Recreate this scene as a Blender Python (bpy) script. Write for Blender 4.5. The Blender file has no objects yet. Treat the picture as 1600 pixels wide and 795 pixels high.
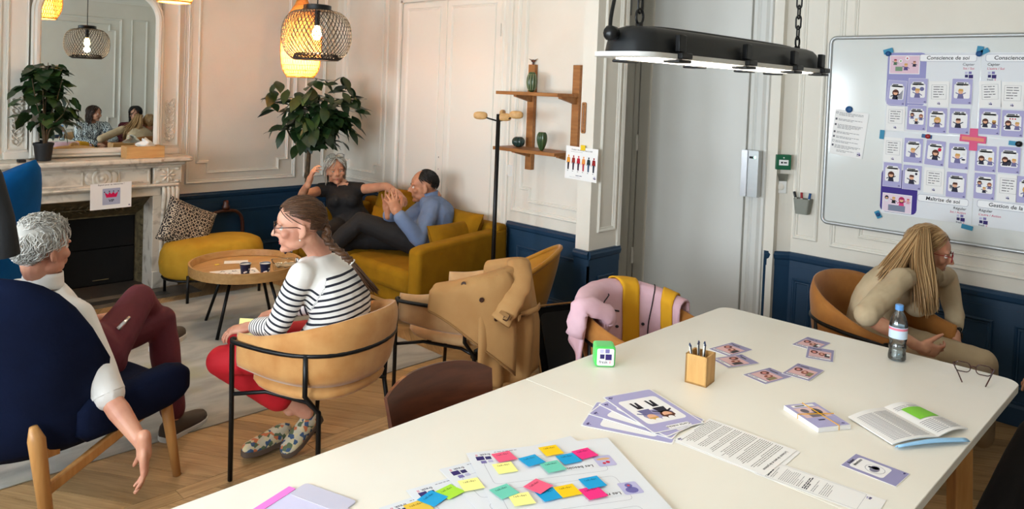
import bpy, bmesh, math, random
from math import sin, cos, pi, radians, sqrt, tan, atan2
from mathutils import Vector, Matrix, noise
import numpy as np

SC = bpy.context.scene
COL = SC.collection
random.seed(7)
V = Vector

# ------------------------------------------------------------------ camera
FPX, CPY, YAW, PITCH, ROLL = 1175.18, 172.28, 0.797657, -0.0320963, 0.0386055
CAMH = 1.75
CF = V((sin(YAW) * cos(PITCH), cos(YAW) * cos(PITCH), sin(PITCH)))
_r0 = V((cos(YAW), -sin(YAW), 0))
_u0 = _r0.cross(CF)
CR = cos(ROLL) * _r0 + sin(ROLL) * _u0
CU = CR.cross(CF)
CP = V((0, 0, CAMH))
cam = bpy.data.cameras.new('camera')
cam.sensor_width = 36.0
cam.lens = FPX / 1600 * 36
cam.shift_y = (CPY - 397.5) / 1600
cam.clip_start = 0.05
camo = bpy.data.objects.new('camera', cam)
camo.matrix_world = Matrix(((CR.x, CU.x, -CF.x, 0), (CR.y, CU.y, -CF.y, 0), (CR.z, CU.z, -CF.z, CAMH), (0, 0, 0, 1)))
COL.objects.link(camo)
SC.camera = camo

# surveying helpers: a sight line of the photograph met with a wall, a height or a distance
def sight(x, y): return CF * FPX + CR * (x - 800) - CU * (y - CPY)
def at_z(x, y, z): d = sight(x, y); return CP + d * ((z - CAMH) / d.z)
def at_x(x, y, X): d = sight(x, y); return CP + d * (X / d.x)
def at_y(x, y, Y): d = sight(x, y); return CP + d * (Y / d.y)
def at_d(x, y, D): return CP + sight(x, y) * (D / FPX)

# ------------------------------------------------------------------ world, daylight, exposure
W = bpy.data.worlds.new('sky')
SC.world = W
W.use_nodes = True
W.node_tree.nodes['Background'].inputs[0].default_value = (0.62, 0.76, 1.0, 1)
W.node_tree.nodes['Background'].inputs[1].default_value = 1.0
SC.view_settings.view_transform = 'Standard'
SC.view_settings.look = 'None'
SC.view_settings.exposure = 0.62
SC.view_settings.gamma = 1.0
SC.view_settings.use_curve_mapping = False

WINDOWS = [(0.55, 1.75), (2.25, 3.45), (4.05, 5.15)]      # y ranges of the three tall windows in the left wall
WIN_X, WIN_Z0, WIN_Z1 = -1.2, 0.45, 2.65
DAY_W = 112.0
for i, (y0, y1) in enumerate(WINDOWS):
    l = bpy.data.lights.new('daylight', 'AREA')
    l.shape = 'RECTANGLE'; l.size = y1 - y0; l.size_y = WIN_Z1 - WIN_Z0
    l.energy = DAY_W * (2.1, 1.3, 1.36)[i]; l.color = (0.86, 0.93, 1.0)
    o = bpy.data.objects.new('daylight', l)
    o.location = (WIN_X - 0.32, (y0 + y1) / 2, (WIN_Z0 + WIN_Z1) / 2)
    o.rotation_euler = V((1, 0, 0)).to_track_quat('-Z', 'Z').to_euler()
    COL.objects.link(o)
# ------------------------------------------------------------------ helpers: objects
def tag(o, label=None, cat=None, group=None, kind=None):
    if label: o['label'] = label
    if cat: o['category'] = cat
    if group: o['group'] = group
    if kind: o['kind'] = kind
    return o

def empty(name, loc=(0, 0, 0), label=None, cat=None, group=None, rz=0.0):
    o = bpy.data.objects.new(name, None)
    o.location = loc; o.rotation_euler = (0, 0, rz)
    o.empty_display_size = 0.05
    COL.objects.link(o)
    return tag(o, label, cat, group)

def mw(o):
    m = Matrix.LocRotScale(o.location, o.rotation_euler, o.scale)
    return mw(o.parent) @ m if o.parent else m

def kids(o): return [c for c in bpy.data.objects if c.parent == o]

def copy_tree(o, parent=None):
    c = o.copy(); COL.objects.link(c)
    if parent: c.parent = parent
    for ch in kids(o): copy_tree(ch, c)
    return c

def ortho(d):
    d = V(d).normalized()
    a = V((0, 0, 1)) if abs(d.z) < 0.9 else V((1, 0, 0))
    s = d.cross(a).normalized()
    return s, s.cross(d).normalized()

class MB:
    """collects faces of one mesh"""
    def __init__(self): self.v = []; self.f = []; self.m = None
    def add(self, vs, fs):
        b = len(self.v)
        self.v += [V(p) for p in vs]
        self.f += [tuple(i + b for i in f) for f in fs]
        return self
    def box(self, c, s, R=None):
        x, y, z = s[0] / 2, s[1] / 2, s[2] / 2
        P = [V(p) for p in ((-x, -y, -z), (x, -y, -z), (x, y, -z), (-x, y, -z), (-x, -y, z), (x, -y, z), (x, y, z), (-x, y, z))]
        if R is not None: P = [R @ p for p in P]
        return self.add([V(c) + p for p in P], [(3, 2, 1, 0), (4, 5, 6, 7), (0, 1, 5, 4), (1, 2, 6, 5), (2, 3, 7, 6), (3, 0, 4, 7)])
    def bb(self, lo, hi):
        lo, hi = V(lo), V(hi)
        return self.box((lo + hi) / 2, hi - lo)
    def loft(self, rings, caps=True, closed=True):
        n = len(rings[0]); vs = [p for r in rings for p in r]; fs = []
        for i in range(len(rings) - 1):
            for j in range(n if closed else n - 1):
                k = (j + 1) % n
                fs.append((i * n + j, i * n + k, (i + 1) * n + k, (i + 1) * n + j))
        if caps and closed:
            fs.append(tuple(range(n - 1, -1, -1)))
            fs.append(tuple(range((len(rings) - 1) * n, len(rings) * n)))
        return self.add(vs, fs)
    def tube(self, pts, r, n=8, flat=1.0, closed=False, caps=True):
        pts = [V(p) for p in pts]; m = len(pts)
        rr = r if isinstance(r, (list, tuple)) else [r] * m
        T = []
        for i in range(m):
            a = pts[(i - 1) % m] if (closed or i > 0) else pts[i]
            b = pts[(i + 1) % m] if (closed or i < m - 1) else pts[i]
            t = (b - a)
            T.append(t.normalized() if t.length > 1e-9 else V((0, 0, 1)))
        s, u = ortho(T[0]); rings = []
        for i in range(m):
            s = (s - T[i] * s.dot(T[i]))
            s = s.normalized() if s.length > 1e-6 else ortho(T[i])[0]
            u = T[i].cross(s)
            rings.append([pts[i] + (s * cos(2 * pi * k / n) + u * sin(2 * pi * k / n) * flat) * rr[i] for k in range(n)])
        if closed: rings.append(rings[0]); caps = False
        return self.loft(rings, caps)
    def cap(self, a, b, ra, rb=None, n=10):
        """tapered capsule"""
        rb = ra if rb is None else rb
        a, b = V(a), V(b); d = b - a
        d = d.normalized() if d.length > 1e-6 else V((0, 0, 1))
        P, R = [], []
        for t in (-0.98, -0.75, -0.4, 0): P.append(a + d * ra * t); R.append(ra * sqrt(max(0.02, 1 - t * t)))
        for t in (0, 0.4, 0.75, 0.98): P.append(b + d * rb * t); R.append(rb * sqrt(max(0.02, 1 - t * t)))
        return self.tube(P, R, n)
    def ell(self, c, r, R=None, nu=14, nv=9, p=2.0):
        """ellipsoid; p > 2 squares it into a cushion"""
        def pw(x): return math.copysign(abs(x) ** (2.0 / p), x)
        c = V(c); rings = []
        for j in range(nv + 1):
            th = -pi / 2 + pi * min(max(j / nv, 0.012), 0.988)
            ring = []
            for i in range(nu):
                ph = 2 * pi * i / nu
                q = V((pw(cos(th)) * pw(cos(ph)) * r[0], pw(cos(th)) * pw(sin(ph)) * r[1], pw(sin(th)) * r[2]))
                ring.append(c + (R @ q if R is not None else q))
            rings.append(ring)
        return self.loft(rings)
    def lathe(self, prof, n=24, c=(0, 0, 0), R=None, caps=True):
        c = V(c); rings = []
        for r, z in prof:
            ring = [V((r * cos(2 * pi * k / n), r * sin(2 * pi * k / n), z)) for k in range(n)]
            rings.append([c + (R @ q if R is not None else q) for q in ring])
        return self.loft(rings, caps)
    def prism(self, poly, d, M=None):
        """2D outline (x, y) extruded along z from 0 to d, placed by matrix M"""
        n = len(poly)
        P = [V((x, y, 0)) for x, y in poly] + [V((x, y, d)) for x, y in poly]
        if M is not None: P = [M @ p for p in P]
        fs = [tuple(range(n - 1, -1, -1)), tuple(range(n, 2 * n))] + [(i, (i + 1) % n, n + (i + 1) % n, n + i) for i in range(n)]
        return self.add(P, fs)
    def grid(self, fn, nu, nv):
        vs = [V(fn(i / nu, j / nv)) for j in range(nv + 1) for i in range(nu + 1)]
        w = nu + 1
        return self.add(vs, [(j * w + i, j * w + i + 1, (j + 1) * w + i + 1, (j + 1) * w + i) for j in range(nv) for i in range(nu)])
    def slab(self, fn, nu, nv, th):
        """a closed sheet of thickness th: fn(u, v) -> point"""
        w = nu + 1
        P = [[V(fn(i / nu, j / nv)) for i in range(w)] for j in range(nv + 1)]
        N = []
        for j in range(nv + 1):
            for i in range(w):
                du = P[j][min(i + 1, nu)] - P[j][max(i - 1, 0)]
                dv = P[min(j + 1, nv)][i] - P[max(j - 1, 0)][i]
                nn = du.cross(dv); N.append(nn.normalized() if nn.length > 1e-12 else V((0, 0, 1)))
        flatP = [p for r in P for p in r]; m = len(flatP)
        tt = th if callable(th) else (lambda u, v: th)
        T = [tt(i / nu, j / nv) for j in range(nv + 1) for i in range(w)]
        vs = [p + n * (t / 2) for p, n, t in zip(flatP, N, T)] + [p - n * (t / 2) for p, n, t in zip(flatP, N, T)]
        fs = []
        for j in range(nv):
            for i in range(nu):
                a, b, c, d = j * w + i, j * w + i + 1, (j + 1) * w + i + 1, (j + 1) * w + i
                fs += [(a, b, c, d), (m + d, m + c, m + b, m + a)]
        rim = [i for i in range(w)] + [j * w + nu for j in range(1, nv + 1)] + [nv * w + i for i in range(nu - 1, -1, -1)] + [j * w for j in range(nv - 1, 0, -1)]
        for k in range(len(rim)):
            a, b = rim[k], rim[(k + 1) % len(rim)]
            fs.append((b, a, m + a, m + b))
        return self.add(vs, fs)
    def build(self, name, mat, parent=None, smooth=False, bevel=0.0, sub=0, seg=2, loc=None, auto=None, wld=False):
        me = bpy.data.meshes.new(name)
        vs = self.v
        if loc is not None: L = V(loc); vs = [p - L for p in vs]
        if wld and parent: inv = mw(parent).inverted(); vs = [inv @ p for p in vs]
        me.from_pydata([tuple(p) for p in vs], [], self.f)
        me.update()
        me.materials.append(mat)
        if smooth or auto:
            me.polygons.foreach_set('use_smooth', [True] * len(me.polygons))
        if auto:
            try: me.set_sharp_from_angle(angle=radians(auto))
            except Exception: pass
        o = bpy.data.objects.new(name, me)
        if loc is not None: o.location = loc
        COL.objects.link(o)
        if parent: o.parent = parent
        if bevel:
            b = o.modifiers.new('edge', 'BEVEL'); b.width = bevel; b.segments = seg; b.limit_method = 'ANGLE'; b.angle_limit = radians(40)
            if not smooth and not auto:
                me.polygons.foreach_set('use_smooth', [True] * len(me.polygons))
                try: me.set_sharp_from_angle(angle=radians(35))
                except Exception: pass
        if sub:
            s = o.modifiers.new('round', 'SUBSURF'); s.levels = sub; s.render_levels = sub
        return o

def frame(o, x, z):
    """matrix with origin o, x axis x, z axis z"""
    x = V(x).normalized(); z = V(z).normalized(); y = z.cross(x).normalized(); x = y.cross(z).normalized()
    o = V(o)
    return Matrix(((x.x, y.x, z.x, o.x), (x.y, y.y, z.y, o.y), (x.z, y.z, z.z, o.z), (0, 0, 0, 1)))

def rrect(w, h, r, n=4, cx=0, cy=0):
    out = []
    for qx, qy, a0 in ((1, 1, 0), (-1, 1, 90), (-1, -1, 180), (1, -1, 270)):
        for k in range(n + 1):
            a = radians(a0 + 90 * k / n)
            out.append((cx + qx * (w / 2 - r) + r * cos(a), cy + qy * (h / 2 - r) + r * sin(a)))
    return out

def spline(pts, n=8):
    """Catmull-Rom through pts"""
    P = [V(p) for p in pts]; P = [P[0] * 2 - P[1]] + P + [P[-1] * 2 - P[-2]]; out = []
    for i in range(1, len(P) - 2):
        for k in range(n):
            t = k / n; a, b, c, d = P[i - 1:i + 3]
            out.append(0.5 * ((2 * b) + (c - a) * t + (2 * a - 5 * b + 4 * c - d) * t * t + (3 * b - a - 3 * c + d) * t ** 3))
    out.append(P[-2]); return out

# ------------------------------------------------------------------ helpers: materials
def lin(c):
    f = lambda u: u / 12.92 if u <= 0.04045 else ((u + 0.055) / 1.055) ** 2.4
    return (f(c[0] / 255), f(c[1] / 255), f(c[2] / 255), 1)

MATS = {}
def mat(name, rgb, rough=0.5, var=None, scale=20.0, stretch=None, bump=0.0, bscale=None, sheen=0.0, metal=0.0, spec=0.5, emit=None, es=0.0,
        coat=0.0, trans=0.0, ior=1.45, detail=4.0, contrast=(0.3, 0.7), distort=0.0, sss=0.0):
    """principled material; var mixes in a second colour through noise; bump from the same kind of noise"""
    m = bpy.data.materials.new(name); m.use_nodes = True
    nt = m.node_tree; N = nt.nodes; L = nt.links; b = N['Principled BSDF']
    b.inputs['Base Color'].default_value = lin(rgb)
    b.inputs['Roughness'].default_value = rough
    b.inputs['Metallic'].default_value = metal
    b.inputs['Specular IOR Level'].default_value = spec
    b.inputs['IOR'].default_value = ior
    if sheen: b.inputs['Sheen Weight'].default_value = sheen; b.inputs['Sheen Roughness'].default_value = 0.45
    if coat: b.inputs['Coat Weight'].default_value = coat; b.inputs['Coat Roughness'].default_value = 0.15
    if trans: b.inputs['Transmission Weight'].default_value = trans
    if sss: b.inputs['Subsurface Weight'].default_value = sss; b.inputs['Subsurface Radius'].default_value = (0.012, 0.005, 0.003); b.inputs['Subsurface Scale'].default_value = 0.6
    if emit: b.inputs['Emission Color'].default_value = lin(emit); b.inputs['Emission Strength'].default_value = es
    if var or bump:
        tc = N.new('ShaderNodeTexCoord'); mp = N.new('ShaderNodeMapping')
        L.new(tc.outputs['Object'], mp.inputs['Vector'])
        if stretch: mp.inputs['Scale'].default_value = stretch
        no = N.new('ShaderNodeTexNoise'); no.inputs['Scale'].default_value = scale; no.inputs['Detail'].default_value = detail
        no.inputs['Distortion'].default_value = distort
        L.new(mp.outputs[0], no.inputs['Vector'])
        if var:
            cr = N.new('ShaderNodeValToRGB')
            cr.color_ramp.elements[0].position = contrast[0]; cr.color_ramp.elements[0].color = lin(rgb)
            cr.color_ramp.elements[1].position = contrast[1]; cr.color_ramp.elements[1].color = lin(var)
            L.new(no.outputs['Fac'], cr.inputs[0]); L.new(cr.outputs[0], b.inputs['Base Color'])
        if bump:
            src = no
            if bscale:
                src = N.new('ShaderNodeTexNoise'); src.inputs['Scale'].default_value = bscale; src.inputs['Detail'].default_value = 5
                L.new(mp.outputs[0], src.inputs['Vector'])
            bp = N.new('ShaderNodeBump'); bp.inputs['Strength'].default_value = 1.0; bp.inputs['Distance'].default_value = bump
            L.new(src.outputs['Fac'], bp.inputs['Height']); L.new(bp.outputs[0], b.inputs['Normal'])
    MATS[name] = m
    return m

def glassy(name, rgb, alpha=0.12, rough=0.02):
    """thin clear sheet: mostly lets light straight through, with a mirror-like sheen at grazing angles"""
    m = bpy.data.materials.new(name); m.use_nodes = True
    nt = m.node_tree; N = nt.nodes; L = nt.links; N.remove(N['Principled BSDF'])
    t = N.new('ShaderNodeBsdfTransparent'); t.inputs[0].default_value = lin(rgb)
    g = N.new('ShaderNodeBsdfGlossy'); g.inputs['Roughness'].default_value = rough
    fr = N.new('ShaderNodeFresnel'); fr.inputs[0].default_value = 1.45
    ma = N.new('ShaderNodeMath'); ma.operation = 'MULTIPLY_ADD'; ma.inputs[1].default_value = 0.9; ma.inputs[2].default_value = alpha
    mx = N.new('ShaderNodeMixShader')
    L.new(fr.outputs[0], ma.inputs[0]); L.new(ma.outputs[0], mx.inputs[0]); L.new(t.outputs[0], mx.inputs[1]); L.new(g.outputs[0], mx.inputs[2])
    L.new(mx.outputs[0], N['Material Output'].inputs[0])
    MATS[name] = m
    return m

# ------------------------------------------------------------------ helpers: flat print on paper
_txt = {}
def text_polys(s, size, align='LEFT', bold=0.0, shear=0.0):
    cu = bpy.data.curves.new('t', 'FONT'); cu.body = s; cu.size = size; cu.align_x = align; cu.offset = bold; cu.resolution_u = 2; cu.shear = shear
    o = bpy.data.objects.new('t', cu); COL.objects.link(o)
    dg = bpy.context.evaluated_depsgraph_get()
    me = o.evaluated_get(dg).to_mesh()
    vs = [v.co.copy() for v in me.vertices]; fs = [tuple(p.vertices) for p in me.polygons]
    o.evaluated_get(dg).to_mesh_clear()
    bpy.data.objects.remove(o); bpy.data.curves.remove(cu)
    return vs, fs

INK = {}
def ink(rgb):
    k = tuple(rgb)
    if k not in INK: INK[k] = mat('ink_%d_%d_%d' % k, rgb, 0.6, spec=0.25)
    return INK[k]

class Page:
    """a sheet w x h in the xy plane of matrix M (origin at its centre); shapes are printed in layers"""
    def __init__(self, w, h): self.w, self.h = w, h; self.lay = {}; self.k = 1
    def _mb(self, rgb, name):
        key = (tuple(rgb), name)
        if key not in self.lay: self.lay[key] = MB()
        return self.lay[key]
    def up(self, n=1): self.k += n; return self
    def poly(self, pts, rgb, name='printed_shape'):
        z = self.k * 0.00016
        self._mb(rgb, name).add([(x, y, z) for x, y in pts], [tuple(range(len(pts)))]); return self
    def rect(self, cx, cy, w, h, rgb, r=0, name='printed_panel'):
        pts = rrect(w, h, r, 3, cx, cy) if r else [(cx + w / 2, cy + h / 2), (cx - w / 2, cy + h / 2), (cx - w / 2, cy - h / 2), (cx + w / 2, cy - h / 2)]
        return self.poly(pts, rgb, name)
    def disc(self, cx, cy, r, rgb, ry=None, n=14, name='printed_shape'):
        ry = ry or r
        return self.poly([(cx + r * cos(2 * pi * i / n), cy + ry * sin(2 * pi * i / n)) for i in range(n)], rgb, name)
    def line(self, x0, y0, x1, y1, w, rgb, name='printed_line'):
        d = V((x1 - x0, y1 - y0)).normalized(); q = V((-d.y, d.x)) * w / 2
        return self.poly([(x0 + q.x, y0 + q.y), (x0 - q.x, y0 - q.y), (x1 - q.x, y1 - q.y), (x1 + q.x, y1 + q.y)], rgb, name)
    def box(self, cx, cy, w, h, t, rgb):
        for a in ((cx - w / 2, cy + h / 2, cx + w / 2, cy + h / 2), (cx - w / 2, cy - h / 2, cx + w / 2, cy - h / 2), (cx - w / 2, cy - h / 2, cx - w / 2, cy + h / 2), (cx + w / 2, cy - h / 2, cx + w / 2, cy + h / 2)):
            self.line(*a, t, rgb)
        return self
    def lines(self, x0, y0, w, n, dy, t, rgb, seed=0, words=True):
        """rows of small illegible type"""
        rnd = random.Random(seed)
        for i in range(n):
            x = x0; end = x0 + w * (1 if i < n - 1 else 0.6) * rnd.uniform(0.86, 1)
            while x < end - t:
                l = min(rnd.uniform(2.5, 8) * t, end - x) if words else end - x
                self.rect(x + l / 2, y0 - i * dy, l, t, rgb, name='printed_text'); x += l + t * 0.9
        return self
    def text(self, s, x, y, size, rgb, align='LEFT', bold=0.0, shear=0.0):
        vs, fs = text_polys(s, size, align, bold * size, shear); z = self.k * 0.00016
        self._mb(rgb, 'printed_text').add([(p.x + x, p.y + y, z) for p in vs], fs); return self
    def logo(self, x, y, s, word=True, flip=False):
        """four violet squares with the wordmark under them"""
        self.rect(x - 0.30 * s, y + 0.34 * s, 0.30 * s, 0.30 * s, (190, 186, 214)).rect(x + 0.14 * s, y + 0.36 * s, 0.34 * s, 0.32 * s, (120, 112, 168))
        self.rect(x - 0.26 * s, y - 0.08 * s, 0.36 * s, 0.36 * s, (48, 40, 96)).rect(x + 0.24 * s, y - 0.12 * s, 0.50 * s, 0.46 * s, (52, 38, 104))
        if word:
            self.text('fresk', x - 0.5 * s, y - 0.62 * s, 0.34 * s, (30, 24, 60), bold=0.01).text('il', x + 0.30 * s, y - 0.62 * s, 0.34 * s, (214, 60, 110), bold=0.01)
        return self
    def build(self, name, paper, M, thick=0.0006, parent=None, r=0.0, curl=None):
        b = MB()
        pts = rrect(self.w, self.h, r, 3) if r else [(self.w / 2, self.h / 2), (-self.w / 2, self.h / 2), (-self.w / 2, -self.h / 2), (self.w / 2, -self.h / 2)]
        b.prism(pts, thick, Matrix.Translation((0, 0, -thick)))
        o = b.build(name, paper, parent); o.matrix_world = M
        for (rgb, nm), mb in self.lay.items():
            c = mb.build(nm, ink(rgb), o)
            if nm in ('printed_text', 'printed_line', 'printed_shape') or len(mb.f) > 1: c['kind'] = 'stuff'
        return o
# ------------------------------------------------------------------ materials
M = MATS
mat('wall_paint', (226, 220, 208), 0.55, var=(220, 213, 200), scale=3, bump=0.0006, bscale=60)
mat('trim_paint', (228, 223, 212), 0.42)
mat('door_paint', (214, 213, 208), 0.5, var=(208, 207, 201), scale=2)
mat('blue_paint', (22, 56, 84), 0.48, var=(20, 52, 78), scale=4, bump=0.0004, bscale=80)
mat('ceiling_paint', (232, 226, 214), 0.7)
mat('joint', (46, 32, 20), 0.9)
mat('marble', (214, 205, 190), 0.22, var=(150, 138, 124), scale=5, detail=9, contrast=(0.5, 0.78), distort=2.2)
mat('iron', (84, 74, 54), 0.5, var=(128, 112, 80), scale=26, bump=0.004, bscale=40, metal=0.25)
mat('soot', (9, 8, 8), 0.9, bump=0.004, scale=12)
mat('hearth_stone', (120, 110, 98), 0.45, var=(90, 80, 70), scale=7)
mat('hearth_dark', (60, 56, 52), 0.4)
mat('plaster_relief', (225, 216, 202), 0.6, bump=0.006, scale=32)
mat('mirror_glass', (226, 232, 230), 0.004, metal=1.0)
mat('mustard', (150, 107, 14), 0.9, var=(134, 94, 10), scale=9, spec=0.2, bump=0.0007, bscale=220)
mat('ottoman_mustard', (180, 140, 42), 0.88, var=(164, 124, 32), scale=9, spec=0.25, bump=0.0007, bscale=220)
mat('tan_velvet', (196, 144, 84), 0.78, var=(176, 116, 56), scale=10, sheen=0.25, bump=0.0005, bscale=180, contrast=(0.35, 0.75))
mat('camel_velvet', (172, 112, 46), 0.78, var=(150, 92, 32), scale=9, sheen=0.2, bump=0.0005, bscale=180)
mat('beige_velvet', (208, 168, 120), 0.8, var=(190, 146, 98), scale=9, sheen=0.4, bump=0.0005, bscale=180)
mat('ochre_leather', (182, 124, 18), 0.6, var=(164, 108, 12), scale=6, sheen=0.2)
mat('navy_velvet', (12, 20, 44), 0.9, var=(16, 27, 56), scale=5, spec=0.15, bump=0.001, bscale=60, contrast=(0.4, 0.8))
mat('blue_wool', (0, 80, 142), 0.95, var=(0, 70, 128), scale=8, spec=0.15)
mat('black_metal', (16, 16, 17), 0.38, metal=0.3)
mat('black_lamp', (22, 24, 26), 0.42, metal=0.2)
mat('black_fabric', (8, 8, 9), 0.95, spec=0.1, var=(13, 13, 14), scale=30, bump=0.001)
mat('black_leather', (9, 8, 8), 0.6, spec=0.2)
mat('oak', (196, 144, 84), 0.45, var=(172, 118, 62), scale=6, stretch=(8, 8, 0.8), contrast=(0.3, 0.75))
mat('oak_h', (192, 150, 96), 0.45, var=(172, 128, 76), scale=6, stretch=(0.9, 9, 9), contrast=(0.3, 0.75))
mat('oak_y', (202, 152, 88), 0.45, var=(178, 126, 66), scale=6, stretch=(9, 0.9, 9), contrast=(0.3, 0.75))
mat('shelf_wood', (164, 110, 58), 0.5, var=(142, 90, 44), scale=7, stretch=(8, 1, 8))
mat('walnut', (80, 40, 22), 0.36, var=(58, 27, 13), scale=7, stretch=(1.2, 1.2, 7), contrast=(0.3, 0.75), coat=0.3)
mat('bamboo', (206, 160, 96), 0.5, var=(188, 140, 76), scale=9, stretch=(5, 5, 0.7))
mat('table_white', (236, 231, 219), 0.3, var=(232, 226, 213), scale=3, spec=0.4)
mat('table_edge', (214, 208, 194), 0.4)
mat('rattan', (214, 160, 84), 0.6, var=(190, 130, 60), scale=60)
mat('black_rattan', (38, 30, 24), 0.6)
mat('bulb', (255, 220, 150), 0.3, emit=(255, 214, 140), es=22.0)
mat('bulb_cap', (120, 96, 60), 0.4, metal=0.6)
mat('led', (255, 250, 235), 0.4, emit=(255, 244, 224), es=6.0)
mat('rim_light', (196, 194, 188), 0.4)
mat('leaf', (36, 62, 30), 0.38, var=(22, 44, 22), scale=14, spec=0.5)
mat('leaf_pale', (66, 96, 44), 0.45, var=(40, 70, 34), scale=16)
mat('bark', (92, 74, 52), 0.8, var=(66, 52, 36), scale=40, bump=0.002)
mat('pot_black', (26, 26, 28), 0.6)
mat('soil', (50, 36, 26), 0.95, bump=0.004, scale=80)
mat('cactus', (60, 84, 46), 0.3, var=(44, 66, 38), scale=20, coat=0.3)
mat('cactus_dark', (40, 66, 60), 0.25, var=(26, 48, 46), scale=20, coat=0.5)
mat('spine', (196, 196, 160), 0.7)
mat('paper', (236, 234, 232), 0.6, spec=0.3)
mat('paper_grey', (222, 224, 228), 0.55, spec=0.3)
mat('lilac', (176, 172, 206), 0.5)
mat('tissue', (240, 238, 232), 0.8)
mat('box_wood', (212, 168, 110), 0.5, var=(196, 148, 90), scale=7, stretch=(1, 8, 8))
mat('cup_navy', (22, 38, 74), 0.4)
mat('cup_white', (232, 228, 220), 0.5)
mat('coffee', (40, 22, 12), 0.2)
mat('steel', (190, 190, 192), 0.3, metal=0.8)
mat('alu', (176, 178, 178), 0.35, metal=0.5)
mat('grey_plastic', (150, 152, 152), 0.45)
mat('white_plastic', (226, 226, 222), 0.4)
mat('green_plastic', (18, 92, 62), 0.4)
mat('cube_green', (72, 196, 84), 0.8, sheen=0.3)
mat('board_white', (214, 216, 212), 0.12, spec=0.6, coat=0.4)
mat('mesh_grey', (136, 138, 128), 0.6)
mat('tape_blue', (20, 128, 166), 0.5)
mat('tape_dark', (14, 74, 128), 0.5)
mat('tape_pink', (214, 64, 116), 0.5)
mat('tape_orange', (224, 124, 96), 0.5)
mat('trench', (190, 146, 92), 0.8, var=(176, 130, 78), scale=6, bump=0.0006, bscale=300)
mat('trench_dark', (150, 110, 64), 0.8)
mat('button', (62, 34, 20), 0.35)
mat('pink_jacket', (222, 184, 194), 0.75, var=(208, 166, 178), scale=9)
mat('yellow_strap', (218, 160, 24), 0.8)
mat('print_black', (30, 28, 34), 0.7)
mat('cushion_base', (60, 56, 54), 0.9)
mat('pet', (235, 242, 246), 0.03, trans=1.0, ior=1.12)
mat('bottle_cap', (96, 150, 210), 0.35)
mat('bottle_label', (196, 214, 232), 0.45)
mat('bottle_red', (214, 120, 140), 0.45)
mat('tortoise', (74, 34, 28), 0.25, var=(44, 20, 18), scale=60)
mat('red_frame', (150, 26, 34), 0.3)
mat('black_frame', (24, 22, 24), 0.3)
glassy('lens', (250, 252, 252), 0.03)
glassy('water_clear', (214, 228, 236), 0.10, 0.02)
glassy('pane', (248, 250, 250), 0.02)
glassy('clear_plastic', (240, 244, 244), 0.12, 0.12)
mat('teeth', (235, 230, 220), 0.4)
mat('eye_white', (228, 224, 216), 0.25)
mat('iris', (52, 42, 34), 0.2)
mat('gold', (212, 170, 90), 0.25, metal=1.0)
mat('silver', (200, 200, 204), 0.25, metal=1.0)

def wood_floor(name, ang):
    """oak boards: grain along the board, each board its own shade"""
    m = bpy.data.materials.new(name); m.use_nodes = True
    nt = m.node_tree; N = nt.nodes; L = nt.links; b = N['Principled BSDF']
    tc = N.new('ShaderNodeTexCoord'); mp = N.new('ShaderNodeMapping'); mp.inputs['Rotation'].default_value = (0, 0, -ang)
    mp2 = N.new('ShaderNodeMapping'); mp2.inputs['Scale'].default_value = (1.6, 26, 1)
    oi = N.new('ShaderNodeObjectInfo'); ge = N.new('ShaderNodeNewGeometry')
    ad = N.new('ShaderNodeMath'); ad.operation = 'ADD'; fr = N.new('ShaderNodeMath'); fr.operation = 'FRACT'
    L.new(oi.outputs['Random'], ad.inputs[0]); L.new(ge.outputs['Random Per Island'], ad.inputs[1]); L.new(ad.outputs[0], fr.inputs[0])
    L.new(tc.outputs['Object'], mp.inputs[0]); L.new(mp.outputs[0], mp2.inputs[0])
    no = N.new('ShaderNodeTexNoise'); no.noise_dimensions = '4D'; no.inputs['Scale'].default_value = 3.2; no.inputs['Detail'].default_value = 6; no.inputs['Distortion'].default_value = 0.6
    mu = N.new('ShaderNodeMath'); mu.operation = 'MULTIPLY'; mu.inputs[1].default_value = 37
    L.new(mp2.outputs[0], no.inputs['Vector']); L.new(fr.outputs[0], mu.inputs[0]); L.new(mu.outputs[0], no.inputs['W'])
    cr = N.new('ShaderNodeValToRGB'); e = cr.color_ramp.elements
    e[0].position = 0.3; e[0].color = lin((148, 114, 72)); e[1].position = 0.72; e[1].color = lin((188, 152, 106))
    L.new(no.outputs['Fac'], cr.inputs[0])
    hs = N.new('ShaderNodeHueSaturation'); mr = N.new('ShaderNodeMapRange'); mr.inputs[3].default_value = 0.72; mr.inputs[4].default_value = 1.18
    L.new(fr.outputs[0], mr.inputs[0]); L.new(mr.outputs[0], hs.inputs['Value']); L.new(cr.outputs[0], hs.inputs['Color']); L.new(hs.outputs[0], b.inputs['Base Color'])
    b.inputs['Roughness'].default_value = 0.36
    bp = N.new('ShaderNodeBump'); bp.inputs['Distance'].default_value = 0.0008; L.new(no.outputs['Fac'], bp.inputs['Height']); L.new(bp.outputs[0], b.inputs['Normal'])
    MATS[name] = m
ANG = radians(58)
wood_floor('floor_pos', ANG); wood_floor('floor_neg', -ANG); wood_floor('floor_x', 0.0); wood_floor('floor_y', pi / 2)

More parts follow.
